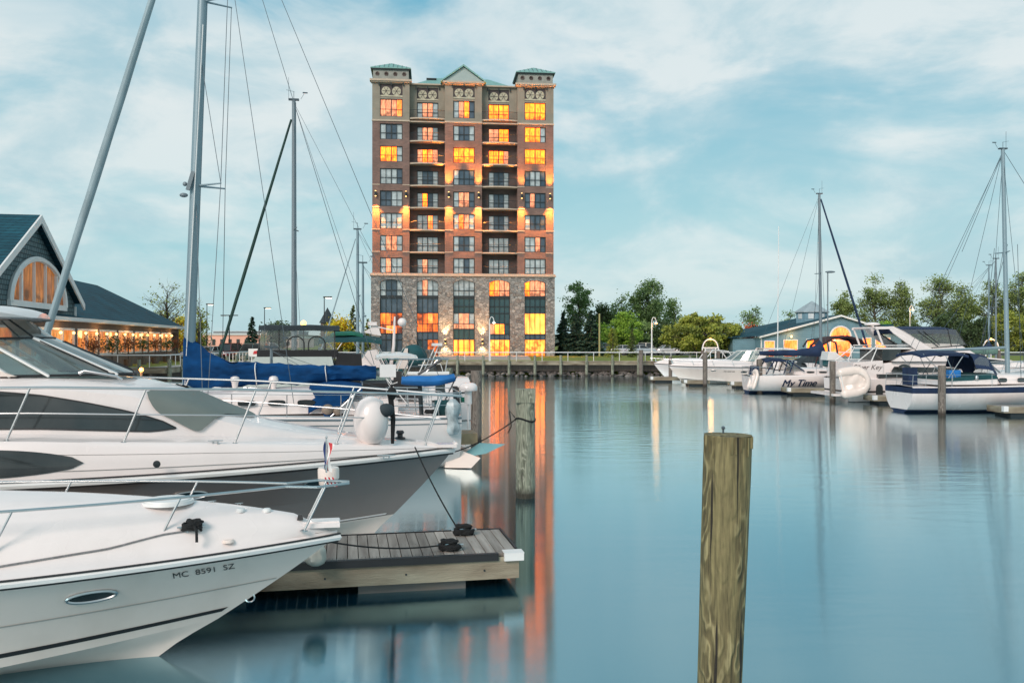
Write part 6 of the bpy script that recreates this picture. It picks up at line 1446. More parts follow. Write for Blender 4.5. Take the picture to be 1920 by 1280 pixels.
mb=MB(); P=[(-7.2-.0,0,2.2)]; mb.tube([(-7.5,-1.1,1.6),(-7.0,-1.15,3.2),(-6.2,-1.15,3.75),(-5.0,-1.15,3.85),(-4.0,-1.15,3.6),(-3.6,-1.15,3.1)],[.05,.10,.12,.12,.11,.06],n=7); mb.tube([(-7.5,1.1,1.6),(-7.0,1.15,3.2),(-6.2,1.15,3.75),(-5.0,1.15,3.85),(-4.0,1.15,3.6),(-3.6,1.15,3.1)],[.05,.10,.12,.12,.11,.06],n=7)
mb.grid([[(x,-1.15,z),(x,0,z+.06),(x,1.15,z)] for x,z in ((-7.0,3.2),(-6.2,3.8),(-5,3.92),(-4,3.68),(-3.6,3.1))],flip=True); mb.build('folded_top',mat('maroon_black_canvas',(.05,.02,.022),.8),c_)
c_,h=cruiser('white boat with black tonneau cover behind the boat lettered My Time','' or (gx(1640,68),67.5),.0,8.5,2.6,1.4,1.3,M['gel']); mb=MB(); prof(mb,[(-7.6,1.4),(-5.2,2.55),(-4.3,2.6),(-3.6,1.5)],1.2,.6); mb.build('tonneau_cover',M['dkgrey'],c_,smooth=0); mb=MB(); canopy(mb,-6.7,-8.3,1.1,2.65,.1,.08); mb.build('bimini',M['white'],c_)
mb=MB(); mb.tube([(-7.9,0,1.6),(-7.8,0,12.6)],[.05,.03],n=6); mb.build('mast',M['white'],c_)
c_,h=cruiser('white cruiser with dark bimini frame between the enclosed cruiser and the blue-covered boat','' or (gx(1500,76),76),PI,7.5,2.6,1.4,1.3,M['gel']); mb=MB(); mb.tube([(-.6-2.5,-1,1.6),(-2.8,-1,3.4),(-2.0,-1,3.75),(-1.0,-1,3.6),(-.6,-1,3.0)],.09,n=6); mb.tube([(-.6-2.5,1,1.6),(-2.8,1,3.4),(-2.0,1,3.75),(-1.0,1,3.6),(-.6,1,3.0)],.09,n=6); mb.build('bimini_frame',M['dkgrey'],c_)
# white triangular canopy near the post
# floating docks on the right
def small_dock(label,px0,px1,Y,z=.45,d=1.4,m='brownp'):
    x0,x1=gx(px0,Y),gx(px1,Y); t=thing('floating_dock',label,'dock',(x0,Y,0),0); Lh=x1-x0
    mb=MB(); mb.bb(0,Lh,0,d,z-.06,z); mb.build('deck',plk,t,smooth=0); mb=MB(); mb.bb(-.02,Lh+.02,-.06,0,.18,z+.02); mb.bb(-.06,-.02,-.06,d,.18,z+.02); mb.build('fascia',M['fascia'],t,smooth=0)
    mb=MB(); k=max(1,int(Lh/3)); [mb.bb(.3+i*Lh/k,min(Lh,.3+i*Lh/k+1.4),.05,d-.05,-.2,.17) for i in range(k)]; mb.build('float',M['wframe'],t,smooth=0)
    mb=MB(); mb.bb(-.1,.12,-.1,.1,z-.2,z+.05); mb.build('corner_bumper',M['white'],t,smooth=0); return t
small_dock('timber dock under the boat lettered My Time',1479,1640,55.5)
small_dock('timber dock under the white cruiser with clear enclosure',1373,1412,64)
small_dock('far timber dock below the leftmost right-hand bow',1222,1290,73)
small_dock('dark timber dock beside the flybridge yacht',1640,1705,47.5)
small_dock('short dock end at the right edge of the water',1884,1990,39.6)
small_dock('small dark dock below the hull of the enclosed cruiser',1285,1330,67)
mb=MB(); mb.prism([(0,0,0),(.9,0,.0),(1.15,0,-.02),(.55,0,.5),(.1,0,.55)],(0,1.2,0)); tag(mb.build('canvas_hood',M['white'],loc=at(1551,675,53.5)),'small white canvas hood showing above the post by the sailing boat','hood')
# ================================================================== restaurant with cedar shingles (left)
SC=52.0
def wallpt(tx,z):       # point on the long wall plane (direction (-.18,.98)) seen at image slope tx
    n0=(.98*-.5525+.18)*SC
    Y=n0/(.98*tx+.18); return Y
wd=Vector((-.1806,.9835,0)); wn=Vector((.9835,.1806,0))
E0=Vector((-.5525*SC,SC,0))
RA=math.atan2(wd.y,wd.x)-math.pi        # local x runs from far end towards the camera side
rest=thing('restaurant','shingled restaurant with steep gable, arched window and lit dining windows','building',(E0.x,E0.y,GZ),math.atan2(wd.y,wd.x))
# local frame: x along the wall away from camera, y to the left (into the building), z up from the ground
EZ=H-GZ+.028*SC                          # eave height
LW=.80*SC
WLL=[(3.2+i*3.62) for i in range(11)]
# lower wall with window bays
mb=MB(); mb.bb(-30,LW,.05,.35,0,.95); mb.bb(-30,LW,.05,.35,EZ-.55,EZ-.05); mb.bb(LW-.3,LW,.05,12,0,EZ-.05); 
bw=5.2; nb=int((LW+14)/bw)
for i in range(nb+1):
    x=-14+i*bw; mb.bb(x-.22,x+.22,.0,.35,.95,EZ-.55)
mb.build('dining_wall',mat('brown_shingle_wall',(.17,.13,.11),.85,var=.3,scale=1.5),rest,smooth=0)
for i in range(nb):
    x=-14+i*bw; f=MB(); p=MB()
    for k in range(3):
        xx=lerp(x+.27,x+bw-.27,k/2); f.bb(xx-.07,xx+.07,.02,.18,.98,EZ-.58)
    f.bb(x+.22,x+bw-.22,.02,.18,.95,1.07); f.bb(x+.22,x+bw-.22,.02,.18,EZ-.70,EZ-.56)
    p.bb(x+.24,x+bw-.24,.2,.24,1.0,EZ-.6)
    o=f.build('dining_window',M['white'],rest,smooth=0); p.build('pane',M['restwin'],o,smooth=0)
    # hanging lamps outside under the eave
    l=MB()
    for k in (.25,.75): l.ell((lerp(x,x+bw,k),-.22,EZ-.88),(.10,.10,.10),0,8,5)
    l.build('string_bulb',M['bulb'],rest)
# eave fascia + gutter
mb=MB(); mb.bb(-30,LW+.5,-.55,-.38,EZ-.1,EZ+.14); mb.bb(-30,LW+.45,-.4,.2,EZ-.12,EZ-.06); mb.build('gutter',M['white'],rest,smooth=0)
# long low roof (hip at the far end)
wR=5.1*1.35+.5; hR=3.06*1.35
rf=MB(); rf.add([(-30,-.5,EZ+.1),(LW+.5,-.5,EZ+.1),(LW+.5,13,EZ+.1),(LW-6.9,6.4,EZ+hR),(-30,6.4,EZ+hR),(-30,13,EZ+.1)],[(0,1,3,4),(1,2,3),(2,5,4,3)]); rf.build('low_roof',M['slate'],rest,smooth=0)
# gable: peak at local x of tx=-.552
P0=Vector((-.552*38.7*1.344,38.7*1.344,0)); gx0=(P0-E0).dot(wd)
def on_wall(px,py,off=.0):
    tx=(px-960)/F; nn=E0.dot(wn)-.12+off; Y=nn/(wn.x*tx+wn.y); Pw=Vector((tx*Y,Y,0)); return (Pw-E0).dot(wd), H-GZ-(py-640)/F*Y
gx0,pz=on_wall(77,403,.72); gxr,ez2=on_wall(158,570,.72); hw_=gxr-gx0-.45; pz-=.28
g=MB(); yf=-.12
g.add([(gx0-hw_,yf,EZ+.2),(gx0+hw_,yf,EZ+.2),(gx0+hw_,yf,ez2),(gx0,yf,pz),(gx0-hw_,yf,ez2),(gx0-hw_,yf+.4,EZ+.2),(gx0+hw_,yf+.4,EZ+.2),(gx0+hw_,yf+14,ez2),(gx0,yf+.4,pz),(gx0-hw_,yf+14,ez2),(gx0+hw_,yf+14,EZ+.2)],[(0,1,2,3,4),(1,6,10,7,2)])
g.build('gable_wall',M['shingle'],rest,smooth=0)
r=MB()
for s in (-1,1):
    a=(gx0,-.55,pz+.28); b=(gx0+s*(hw_+.45),-.55,ez2+.0); r.add([a,b,(b[0],18,b[2]),(a[0],18,a[2]),(a[0],a[1],a[2]-.22),(b[0],b[1],b[2]-.22)],[(0,1,2,3),(0,4,5,1)])
r.build('gable_roof',M['slate'],rest,smooth=0)
tr=MB()
for s in (-1,1): tr.bar((gx0-s*.0,-.6,pz+.06),(gx0+s*(hw_+.42),-.6,ez2-.18),.10,.42,up=(0,1,0)) if 0 else tr.prism([(gx0,-.56,pz+.27),(gx0+s*(hw_+.45),-.56,ez2+.0),(gx0+s*(hw_+.45),-.56,ez2-.42),(gx0,-.56,pz-.20)],(0,-.10,0))
tr.bb(gx0+hw_-.08,gx0+hw_+.06,-.22,-.12,EZ+.1,ez2-.2); tr.build('barge_board',M['white'],rest,smooth=0)
# arched gable window: from photo points on the wall plane
def on_wall(px,py,off=.0):
    tx=(px-960)/F; nn=E0.dot(wn)-.12+off; Y=nn/(wn.x*tx+wn.y); Pw=Vector((tx*Y,Y,0)); return (Pw-E0).dot(wd), H-GZ-(py-640)/F*Y
ax0,az0=on_wall(20,566,.45); ax1,az1=on_wall(126,576,.45); acx,act=on_wall(72,482,.45); zb=(az0+az1)/2
cxw=(ax0+ax1)/2; rw=(ax1-ax0)/2; rh=act-zb
def arcpts(sc_,dz=0.,n=28): return [(cxw+rw*sc_*math.cos(math.pi*i/n),zb+dz+(rh*sc_)*math.sin(math.pi*i/n)) for i in range(n+1)]
f=MB(); f.tube([(x,-.26,z) for x,z in arcpts(.96)],.17,n=6); f.bb(cxw-rw,cxw+rw,-.34,-.14,zb-.22,zb+.12)
for u in (-.62,-.2,.2,.62): 
    zt=zb+rh*math.sqrt(1-u*u)*.95; f.bb(cxw+u*rw-(.12 if abs(u)>.5 else .05),cxw+u*rw+(.12 if abs(u)>.5 else .05),-.30,-.16,zb+.1,zt)
o=f.build('arched_window',M['white'],rest,smooth=0); p=MB(); p.poly([(x,-.16,z) for x,z in arcpts(.95)][::-1]); p.build('pane',M['archwin'],o,smooth=0)
# plants in planters in front of the windows: each a thing
def leaves(n,cfun,size,rng,up=.3,asp=1.):
    c=cfun(n); a=rng.normal(size=(n,3)); a/=np.linalg.norm(a,axis=1)[:,None]; b=rng.normal(size=(n,3)); b-= (a*b).sum(1)[:,None]*a; b/=np.linalg.norm(b,axis=1)[:,None]
    s=size*rng.uniform(.6,1.4,n)[:,None]; A=a*s*asp; B=b*s
    return np.stack([c-A*.5,c+B*.35,c+A*.5,c-B*.35],1)
def leaf_mesh(name,quads,mats,midx,parent):
    n=len(quads); me=bpy.data.meshes.new(name); me.vertices.add(n*4); me.loops.add(n*4); me.polygons.add(n)
    me.vertices.foreach_set('co',quads.reshape(-1)); me.loops.foreach_set('vertex_index',np.arange(n*4)); me.polygons.foreach_set('loop_start',np.arange(0,n*4,4)); me.polygons.foreach_set('loop_total',np.full(n,4))
    for m in mats: me.materials.append(m)
    me.polygons.foreach_set('material_index',midx.astype(np.int32)); me.update(); me.validate(); o=bpy.data.objects.new(name,me); COL.objects.link(o); o.parent=parent; return o
def leafmat(name,c,tr=.35):
    m,nt,b,out=base_mat(name); L=nt.links.new
    g=N(nt,'ShaderNodeNewGeometry'); n1=N(nt,'ShaderNodeTexNoise'); n1.inputs['Scale'].default_value=.7; n1.inputs['Detail'].default_value=3; L(g.outputs['Position'],n1.inputs['Vector'])
    mx=N(nt,'ShaderNodeMix',data_type='RGBA'); L(n1.outputs['Fac'],mx.inputs['Factor']); mx.inputs['A'].default_value=(c[0]*.6,c[1]*.65,c[2]*.6,1); mx.inputs['B'].default_value=(c[0]*1.5,c[1]*1.4,c[2]*1.3,1)
    L(mx.outputs['Result'],b.inputs['Base Color']); b.inputs['Roughness'].default_value=.7; mx.inputs['A'].default_value=(c[0]*.85,c[1]*.9,c[2]*.85,1); mx.inputs['B'].default_value=(min(.8,c[0]*1.85),min(.8,c[1]*1.7),c[2]*1.6,1)
    t=N(nt,'ShaderNodeBsdfTranslucent'); L(mx.outputs['Result'],t.inputs[0]); ms=N(nt,'ShaderNodeMixShader'); ms.inputs[0].default_value=tr; L(b.outputs[0],ms.inputs[1]); L(t.outputs[0],ms.inputs[2]); L(ms.outputs[0],out.inputs[0]); return m
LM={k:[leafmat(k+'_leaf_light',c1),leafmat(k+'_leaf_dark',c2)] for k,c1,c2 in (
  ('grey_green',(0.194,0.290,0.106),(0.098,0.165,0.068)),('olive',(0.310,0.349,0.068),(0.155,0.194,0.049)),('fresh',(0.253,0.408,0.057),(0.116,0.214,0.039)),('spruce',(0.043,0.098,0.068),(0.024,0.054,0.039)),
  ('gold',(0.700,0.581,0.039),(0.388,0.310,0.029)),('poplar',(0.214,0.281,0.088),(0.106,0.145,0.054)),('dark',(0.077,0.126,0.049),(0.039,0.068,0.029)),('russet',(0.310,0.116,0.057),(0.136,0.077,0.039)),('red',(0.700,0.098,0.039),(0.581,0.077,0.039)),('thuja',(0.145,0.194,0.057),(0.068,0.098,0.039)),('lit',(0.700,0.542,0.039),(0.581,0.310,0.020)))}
BARK=mat('tree_bark',(.10,.085,.07),.9,var=.4,scale=3)
def branch(mb,p,q,r0,r1,rng,bend=.12,n=5):
    p,q=Vector(p),Vector(q); d=(q-p).length; pts=[];rr=[]
    off=Vector(rng.normal(size=3))*d*bend
    for i in range(n+1):
        s=i/n; pts.append(p.lerp(q,s)+off*math.sin(math.pi*s)*.5+Vector((0,0,d*.06*math.sin(math.pi*s)))); rr.append(lerp(r0,r1,s))
    mb.tube(pts,rr,0,5,caps=False); return pts
def tree(name,label,px,Y,top,w,kind='grey_green',ncl=34,nl=110,lsz=.34,clear=.22,seed=1,group=None,spread=1.,clump=.16,base=None,dens=1.,twigs=True,shape='oval'):
    rng=np.random.default_rng(seed); Ht=(H-(top-640)/F*Y)-GZ; W=w/F*Y/2; z0=GZ
    t=thing(name,label,'tree' if name!='shrub' else 'shrub',(gx(px,Y),Y,z0),0,group)
    mb=MB(); tr=[(0,0,0)]; 
    trunk=[Vector((rng.normal()*.02*Ht*(i/6),rng.normal()*.02*Ht,Ht*.78*i/6)) for i in range(7)]; trunk[0]=Vector((0,0,-.2))
    r0=.022*Ht+.05; mb.tube(trunk,[lerp(r0,r0*.22,(i/6)) for i in range(7)],0,8,caps=False)
    cen=[]
    for i in range(ncl):
        for _ in range(30):
            u=rng.uniform(-1,1,3)
            if np.linalg.norm(u)<1 and np.linalg.norm(u)>.30: break
        f=(u[2]+1)/2; 
        if shape=='oval': wr=math.sin(math.pi*min(1,.18+.80*f))**.6
        elif shape=='vase': wr=.35+.75*f if f<.75 else .95*(1-(f-.75)*1.6)
        elif shape=='dome': wr=1-.45*f**2
        else: wr=1-.85*f
        z=Ht*(clear+(1-clear)*f*.94); cen.append((u[0]*W*wr*.88,u[1]*W*wr*.88,z))
    cen=np.array(cen); q=[];mi=[]
    for c in cen:
        zt=max(Ht*clear*.6,c[2]-.35*math.hypot(c[0],c[1])-.10*Ht); k=min(.999,zt/(Ht*.78)); j=int(k*6); st=trunk[j].lerp(trunk[min(6,j+1)],k*6-j)
        pts=branch(mb,st,c,r0*.30*(1-k*.6),r0*.05,rng)
        if twigs:
            for _ in range(4): e=Vector(c)+Vector(rng.normal(size=3))*clump*Ht*.55; branch(mb,pts[3],e,r0*.07,r0*.02,rng,.2,3)
        s=clump*Ht*rng.uniform(.55,1.15); n=int(nl*dens*rng.uniform(.5,1.3)*(s/(clump*Ht))**1.3)
        cf=lambda n_: c+rng.normal(size=(n_,3))*np.array([s*.5,s*.5,s*.36])
        L_=leaves(n,cf,lsz,rng); q.append(L_); lit=rng.uniform()<.55; zz=L_[:,0,2]-c[2]; mi.append((rng.uniform(size=n)+(0.28 if lit else -.25)+zz/s*.6<.42).astype(int))  # clump tops get light leaves, undersides dark ones: crown shading put into colour
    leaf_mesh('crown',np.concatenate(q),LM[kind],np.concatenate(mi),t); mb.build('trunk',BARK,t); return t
def conifer(name,label,px,Y,top,w,kind='spruce',seed=1,n=5200,base=0.,lsz=.30,thin=0.,group=None,pw=.85,droop=.12):
    rng=np.random.default_rng(seed); Ht=(H-(top-640)/F*Y)-GZ; W=w/F*Y/2
    t=thing(name,label,'tree',(gx(px,Y),Y,GZ),0,group)
    mb=MB(); mb.cyl((0,0,-.1),(0,0,Ht*.97),.02*Ht+.03,.02,8); mb.build('trunk',BARK,t)
    nb=int(150*max(.4,1-thin)); q=[];mi=[]
    for i in range(nb):
        f=(i+rng.uniform())/nb; f=f**1.25; z=Ht*(.04+base+(.95-base)*f); rad=W*(1-f)**pw*rng.uniform(.78,1.12)+.08; a=rng.uniform(0,2*math.pi); m=int(n/nb*(1-f*.65))
        s=rng.uniform(.12,1,m)**.7; x=rad*s*math.cos(a); y=rad*s*math.sin(a); zz=z-rad*droop*s*2+rng.normal(size=m)*.05
        lat=rng.normal(size=m)*rad*.17*(1.1-s*.6); c=np.stack([x-lat*math.sin(a),y+lat*math.cos(a),zz],1)
        L_=leaves(m,lambda _: c,lsz,rng); L_[:,:,2]=c[:,None,2]+(L_[:,:,2]-c[:,None,2])*.55; q.append(L_); mi.append((rng.uniform(size=m)>s*.75).astype(int))  # dark leaves gather near the trunk, inner crown shade put into colour
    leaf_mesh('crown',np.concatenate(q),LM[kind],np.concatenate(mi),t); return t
# ---- trees on the right
conifer('spruce','dark spruce touching the corner of the tower, leftmost of three',1056,118,586,50,seed=1,n=8500,lsz=.36)
conifer('spruce','dark spruce between two others right of the tower',1080,117,588,58,seed=2,n=8500,lsz=.36)
conifer('spruce','tallest and fullest of the three dark spruces right of the tower',1108,115,582,64,seed=3,n=9500,lsz=.36)
tree('deciduous_tree','thin-leaved tree with open crown right behind the spruces',1084,150,524,86,'grey_green',56,110,.34,.30,11,shape='vase',clump=.08)
tree('deciduous_tree','tall broad tree with dense clumps, highest right of the tower',1216,155,521,86,'grey_green',60,150,.36,.26,12,shape='vase',clump=.10)
tree('deciduous_tree','narrow side crown leaning left of the tall broad tree',1166,158,547,48,'grey_green',30,110,.36,.25,13,clump=.11)
tree('deciduous_tree','small right-hand crown at the edge of the tall broad tree',1262,160,556,36,'grey_green',22,110,.36,.3,14,clump=.12)
tree('deciduous_tree','dark green tree behind the bare yellow pole',1128,140,562,50,'dark',36,150,.34,.12,15,clump=.12)
tree('deciduous_tree','fresh green round tree behind the yellow cone shrub',1172,128,580,72,'fresh',46,190,.30,.10,16,clump=.14)
tree('spreading_tree','wide low olive green spreading tree behind the white arch gate',1316,104,584,186,'olive',120,260,.30,.10,17,clump=.12,shape='dome')
tree('deciduous_tree','open-branched thin tree behind the blue boathouse roof end',1412,140,570,52,'grey_green',30,46,.30,.3,18,shape='vase',clump=.10)
tree('deciduous_tree','small sparse tree left of the boathouse cupola',1478,150,580,40,'grey_green',22,42,.3,.3,19,shape='vase',clump=.10)
tree('shrub','russet round bush behind the boathouse roof',1450,120,606,44,'olive',26,120,.26,.05,20,clump=.2,shape='dome')
tree('shrub','small red-leaved bush beside the boathouse roof end',1404,112,603,16,'red',10,80,.2,.3,21,clump=.16,shape='dome')
conifer('cone_shrub','broad yellow-green cone shrub on the lawn',1149,108,614,30,'olive',seed=5,n=4200,lsz=.16,pw=.55,droop=.05)
conifer('cone_shrub','narrow dark cone shrub with pointed tip on the lawn',1185,106,616,21,'thuja',seed=6,n=4200,lsz=.15,pw=.6,droop=.05)
PP=[(1583,540,44,'tall poplar furthest left, just right of the cupola'),(1640,514,70,'poplar with two clumped crowns behind the blue furled sail'),(1690,520,60,'poplar between the broad poplars left of the lamp'),
    (1762,507,84,'broad poplar in the middle of the right-hand row'),(1805,530,50,'slimmer poplar right of the broad middle poplar'),(1862,514,80,'broad poplar left of the right-hand tall mast'),(1915,498,70,'tallest poplar at the right edge')]
for i,(px,top,w_,lab) in enumerate(PP):
    tree('poplar_tree',lab,px,150+4*(i%2),top,w_,'poplar',66,130,.30,.14,40+i,group=None,clump=.095,shape='oval')
UG=[(1600,604,60,'dark'),(1655,600,70,'fresh'),(1712,606,80,'dark'),(1775,584,90,'dark'),(1835,598,80,'dark'),(1890,575,90,'olive'),(1935,590,70,'dark')]
ugl=['dark low bush behind the boathouse right roof slope','green low bush beneath the poplars by the yacht arch','dark rounded bush beneath the lit lamp','big dark bush beneath the middle poplar','dark green bush behind the second arch gate','olive bush behind the right mast','dark bush at the right frame edge']
for i,(px,top,w_,k) in enumerate(UG): tree('shrub',ugl[i],px,138,top,w_,k,40,170,.34,.02,60+i,clump=.17,shape='dome')
for px,top,w_,k,sd,lab in ((1128,606,58,'fresh',71,'light green bush filling the gap right of the spruces'),(1205,600,64,'grey_green',72,'grey-green bush under the tall broad tree'),(1240,596,56,'dark',73,'dark bush left of the spreading tree, behind the hooked lamp'),(1166,620,50,'dark',74,'low dark bush between the two cone shrubs')):
    tree('shrub',lab,px,134,top,w_,k,36,170,.32,.02,sd,clump=.18,shape='dome')
# ---- trees on the left
tree('bare_tree','bare spreading tree with few spring leaves behind the restaurant roof end',312,100,516,118,'olive',60,12,.22,.28,30,shape='vase',clump=.09)
tree('bare_tree','lower bare tree half hidden by the tall mast',372,104,556,60,'olive',30,16,.22,.28,31,shape='vase',clump=.11)
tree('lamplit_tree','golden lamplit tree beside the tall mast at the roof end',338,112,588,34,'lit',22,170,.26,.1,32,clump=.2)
tree('deciduous_tree','brown-green tree right of the tall mast',372,118,598,40,'olive',24,120,.26,.1,33,clump=.2,shape='dome')
conifer('spruce','dark pointed spruce standing alone in the car park',473,104,594,38,'spruce',seed=7,n=4200)
tree('deciduous_tree','dark rounded tree behind the spruce and canvas roof',524,140,592,46,'dark',30,170,.34,.1,34,clump=.2,shape='dome')
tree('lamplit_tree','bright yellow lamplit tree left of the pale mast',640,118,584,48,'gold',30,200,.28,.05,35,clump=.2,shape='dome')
conifer('spruce','tall dark conifer just left of the pale mast',662,122,571,44,'thuja',seed=8,n=4200)
conifer('spruce','conifer close to the left corner of the tower',690,118,598,34,'olive',seed=9,n=3400)
# planters
for i in range(7):
    x=-.9+i*3.1+(i%2)*.3; P_=E0+wd*(6+i*4.6)-Vector((0,0,0))+wn*1.3
    t=thing('potted_plant',['potted plant at the near end of the lit dining windows','second potted plant along the lit dining windows','third potted plant along the lit dining windows','middle potted plant before the lit dining windows','fifth potted plant before the dining windows','sixth potted plant near the far corner of the restaurant','potted plant at the far corner of the restaurant'][i],'plant',(P_.x,P_.y,GZ),0)
    rng=np.random.default_rng(80+i); c=np.array([0,0,1.75]); L_=leaves(300,lambda n: c+rng.normal(size=(n,3))*np.array([.33,.33,.27]),.16,rng); leaf_mesh('foliage',L_,LM['dark' if i%2 else 'russet'],(rng.uniform(size=300)>.5).astype(int),t)
    mb=MB(); mb.cyl((0,0,.1),(0,0,1.8),.04,n=6); mb.build('stem',BARK,t); mb=MB(); mb.lathe([(0,0),(.28,0),(.36,.55),(.30,.55),(.28,.5),(0,.5)],(0,0,0),n=14); mb.build('pot',M['brownp'],t)
# warm light spilling from under the restaurant eave
for i in range(5):
    l=bpy.data.lights.new('eave_lamp','POINT'); l.energy=45; l.color=(1,.5,.18); l.shadow_soft_size=.3; o=bpy.data.objects.new('eave_lamp',l); COL.objects.link(o); P_=E0+wd*(3+i*8.5)+wn*.6; o.location=(P_.x,P_.y,GZ+EZ-.9)
# ================================================================== blue boathouse (right)
YB=98.; bx=lambda px: gx(px,YB); bz=lambda py: H-(py-640)/F*YB-GZ
bh=thing('boathouse','blue-grey clapboard boathouse with lit arched doorway, cupola and low gable roof','building',(bx(1575),YB,GZ),.0)
X0,X1=bx(1427)-bx(1575),bx(1690)-bx(1575); PZ=bz(594); EZ1=bz(633); EZ2=bz(630)
wins=[(1434,1451,640,668,'lit_door'),(1470,1494,638,668,'w'),(1513,1552,637,668,'d'),(1556,1595,612,668,'arch'),(1618,1632,634,668,'w'),(1642,1668,634,668,'w')]
mb=MB(); mb.prism([(X0,0,0),(X1,0,0),(X1,0,EZ2),(0,0,PZ),(X0,0,EZ1)],(0,.3,0)); mb.bb(X0,X0+.3,.3,14,0,EZ1-.1); mb.bb(X1-.3,X1,.3,14,0,EZ2-.1); mb.bb(X0-2.6,X0,2.5,14,0,bz(634)); mb.build('wall',M['siding'],bh,smooth=0)
mb=MB()
for s,xe,ze in ((-1,X0-.3,EZ1-.05),(1,X1+.3,EZ2-.05)):
    mb.add([(0,-.35,PZ+.25),(xe,-.35,ze+.2),(xe,15,ze+.2),(0,15,PZ+.25),(0,-.35,PZ+.1),(xe,-.35,ze+.05)],[(0,1,2,3),(0,4,5,1)])
mb.add([(X0-3.1,2.2,bz(636)+.15),(X0,2.2,bz(632)+.1),(0,14,PZ+.3),(X0-3.1,14,bz(630))],[(0,1,2,3)]); mb.build('roof',M['slate'],bh,smooth=0)
mb=MB()
for xe,ze in ((X0-.3,EZ1-.05),(X1+.3,EZ2-.05)): mb.prism([(0,-.36,PZ+.24),(xe,-.36,ze+.2),(xe,-.36,ze-.0),(0,-.36,PZ+.02)],(0,-.06,0))
mb.bb(X0-.06,X0+.08,-.08,0,0,EZ1-.1); mb.build('barge_board',M['white'],bh,smooth=0)
for (a,b,t0,t1,k) in wins:
    xa,xb=bx(a)-bx(1575),bx(b)-bx(1575); z1=bz(t0); z0=max(0.02,bz(t1)); f=MB(); p=MB()
    if k=='arch':
        r_=(xb-xa)/2; cx=(xa+xb)/2; zc=z1-r_; pts=[(cx+r_*math.cos(math.pi*i/20),zc+r_*math.sin(math.pi*i/20)) for i in range(21)]
        p.poly([(xb,-.06,z0),*[(x,-.06,z) for x,z in pts],(xa,-.06,z0)]); f.tube([(xb,-.1,z0)]+[(x,-.1,z) for x,z in pts]+[(xa,-.1,z0)],.11,n=6); f.bb(xa,xb,-.14,-.05,zc-.12,zc+.05); f.bb(xa,xb,-.14,-.05,zc-.45,zc-.38); nm='arched_doorway'
    else:
        p.bb(xa,xb,-.05,-.03,z0,z1); f.bb(xa-.1,xa,-.1,0,z0,z1+.1); f.bb(xb,xb+.1,-.1,0,z0,z1+.1); f.bb(xa,xb,-.1,0,z1,z1+.1); nm='window' if k=='w' else 'doorway'
    o=f.build(nm,M['white'],bh,smooth=0); p.build('pane',{'lit_door':M['pO'],'w':M['pO'],'d':M['pY'],'arch':M['pO']}[k],o,smooth=0)
mb=MB(); cw=(bx(1582)-bx(1520)); cc=bx(1551)-bx(1575); zc0,zc1=bz(600),bz(583); mb.lathe([(cw*.50,zc0-.5),(cw*.5,zc1)],(cc,5,0),n=8); mb.build('cupola_wall',M['siding'],bh,smooth=0)
mb=MB(); mb.lathe([(cw*.56,zc1-.02),(cw*.56,zc1+.08),(.3,bz(563)),(.0,bz(560))],(cc,5,0),n=8); mb.build('cupola_roof',mat('weathered_zinc',(.34,.41,.44),.5,var=.2,scale=2),bh,smooth=0)
for i in range(8):
    a=math.pi/8*(2*i+1); r_=cw*.5*math.cos(math.pi/8)+.03; c=Vector((cc+r_*math.cos(a),5+r_*math.sin(a),(zc0+zc1)/2+.05)); mb=MB(); mb.box(c,(.04,.62,.62),rz=a); mb.build('cupola_window',M['roofmetal'],bh,smooth=0)
for px_,py_ in ((1482,631),(1654,631),(1563,637)):
    l=MB(); l.ell((bx(px_)-bx(1575),-.35,bz(py_)),(.13,.13,.13),0,8,5); l.build('wall_lamp',M['bulb'],bh)
    L_=bpy.data.lights.new('lamp_light','POINT'); L_.energy=45; L_.color=(1,.4,.1); L_.shadow_soft_size=.15; o=bpy.data.objects.new('lamp_light',L_); COL.objects.link(o); o.parent=bh; o.location=(bx(px_)-bx(1575),-.75,bz(py_)+.1)
# ================================================================== arch gates, lamp posts, poles
def arch_gate(px,Y,label):
    t=thing('arch_gate',label,'gate',(gx(px,Y),Y,1.5)); s=.86*Y/84; mb=MB()
    for k in (-1,1):
        for dx in (0,-.32): mb.cyl((k*(.92*s)+k*dx*.9,0,0),(k*(.92*s)+k*dx*.9,0,1.62*s),.07,n=8)
    mb.bb(-.95*s,.95*s,-.06,.06,1.5*s,1.64*s); mb.tube([(.86*s*math.cos(a),0,1.62*s+.95*s*math.sin(a)) for a in [math.pi*i/18 for i in range(19)]],.065,n=7); mb.build('arch',M['white'],t)
    mb=MB(); 
    for k in (-1,1): mb.bb(k*.92*s-.12,k*.92*s+.12,-.1,.1,-.05,1.3*s)
    mb.build('side_post',M['brownp'],t,smooth=0)
    mb=MB(); mb.bb(-.55*s,.55*s,-.03,.03,.25,.33); mb.bb(-.55*s,.55*s,-.03,.03,1.2*s,1.27*s); [mb.bb(x-.03,x+.03,-.03,.03,.0,1.27*s) for x in (-.55*s,0,.55*s)]; mb.build('gate_leaf',M['white'],t,smooth=0)
    mb=MB(); mb.ell((0,0,1.62*s+.95*s),(.11,.11,.11),0,8,5); mb.build('lamp',M['bulbr'],t)
    L_=bpy.data.lights.new('lamp_light','POINT'); L_.energy=40; L_.color=(1,.45,.12); L_.shadow_soft_size=.3; o=bpy.data.objects.new('lamp_light',L_); COL.objects.link(o); o.parent=t; o.location=(0,-.2,1.62*s+.7*s); return t
arch_gate(1332,85,'white arch gate with orange lamp on the boardwalk by the spreading tree'); arch_gate(1858,85,'white arch gate with orange lamp at the far right')
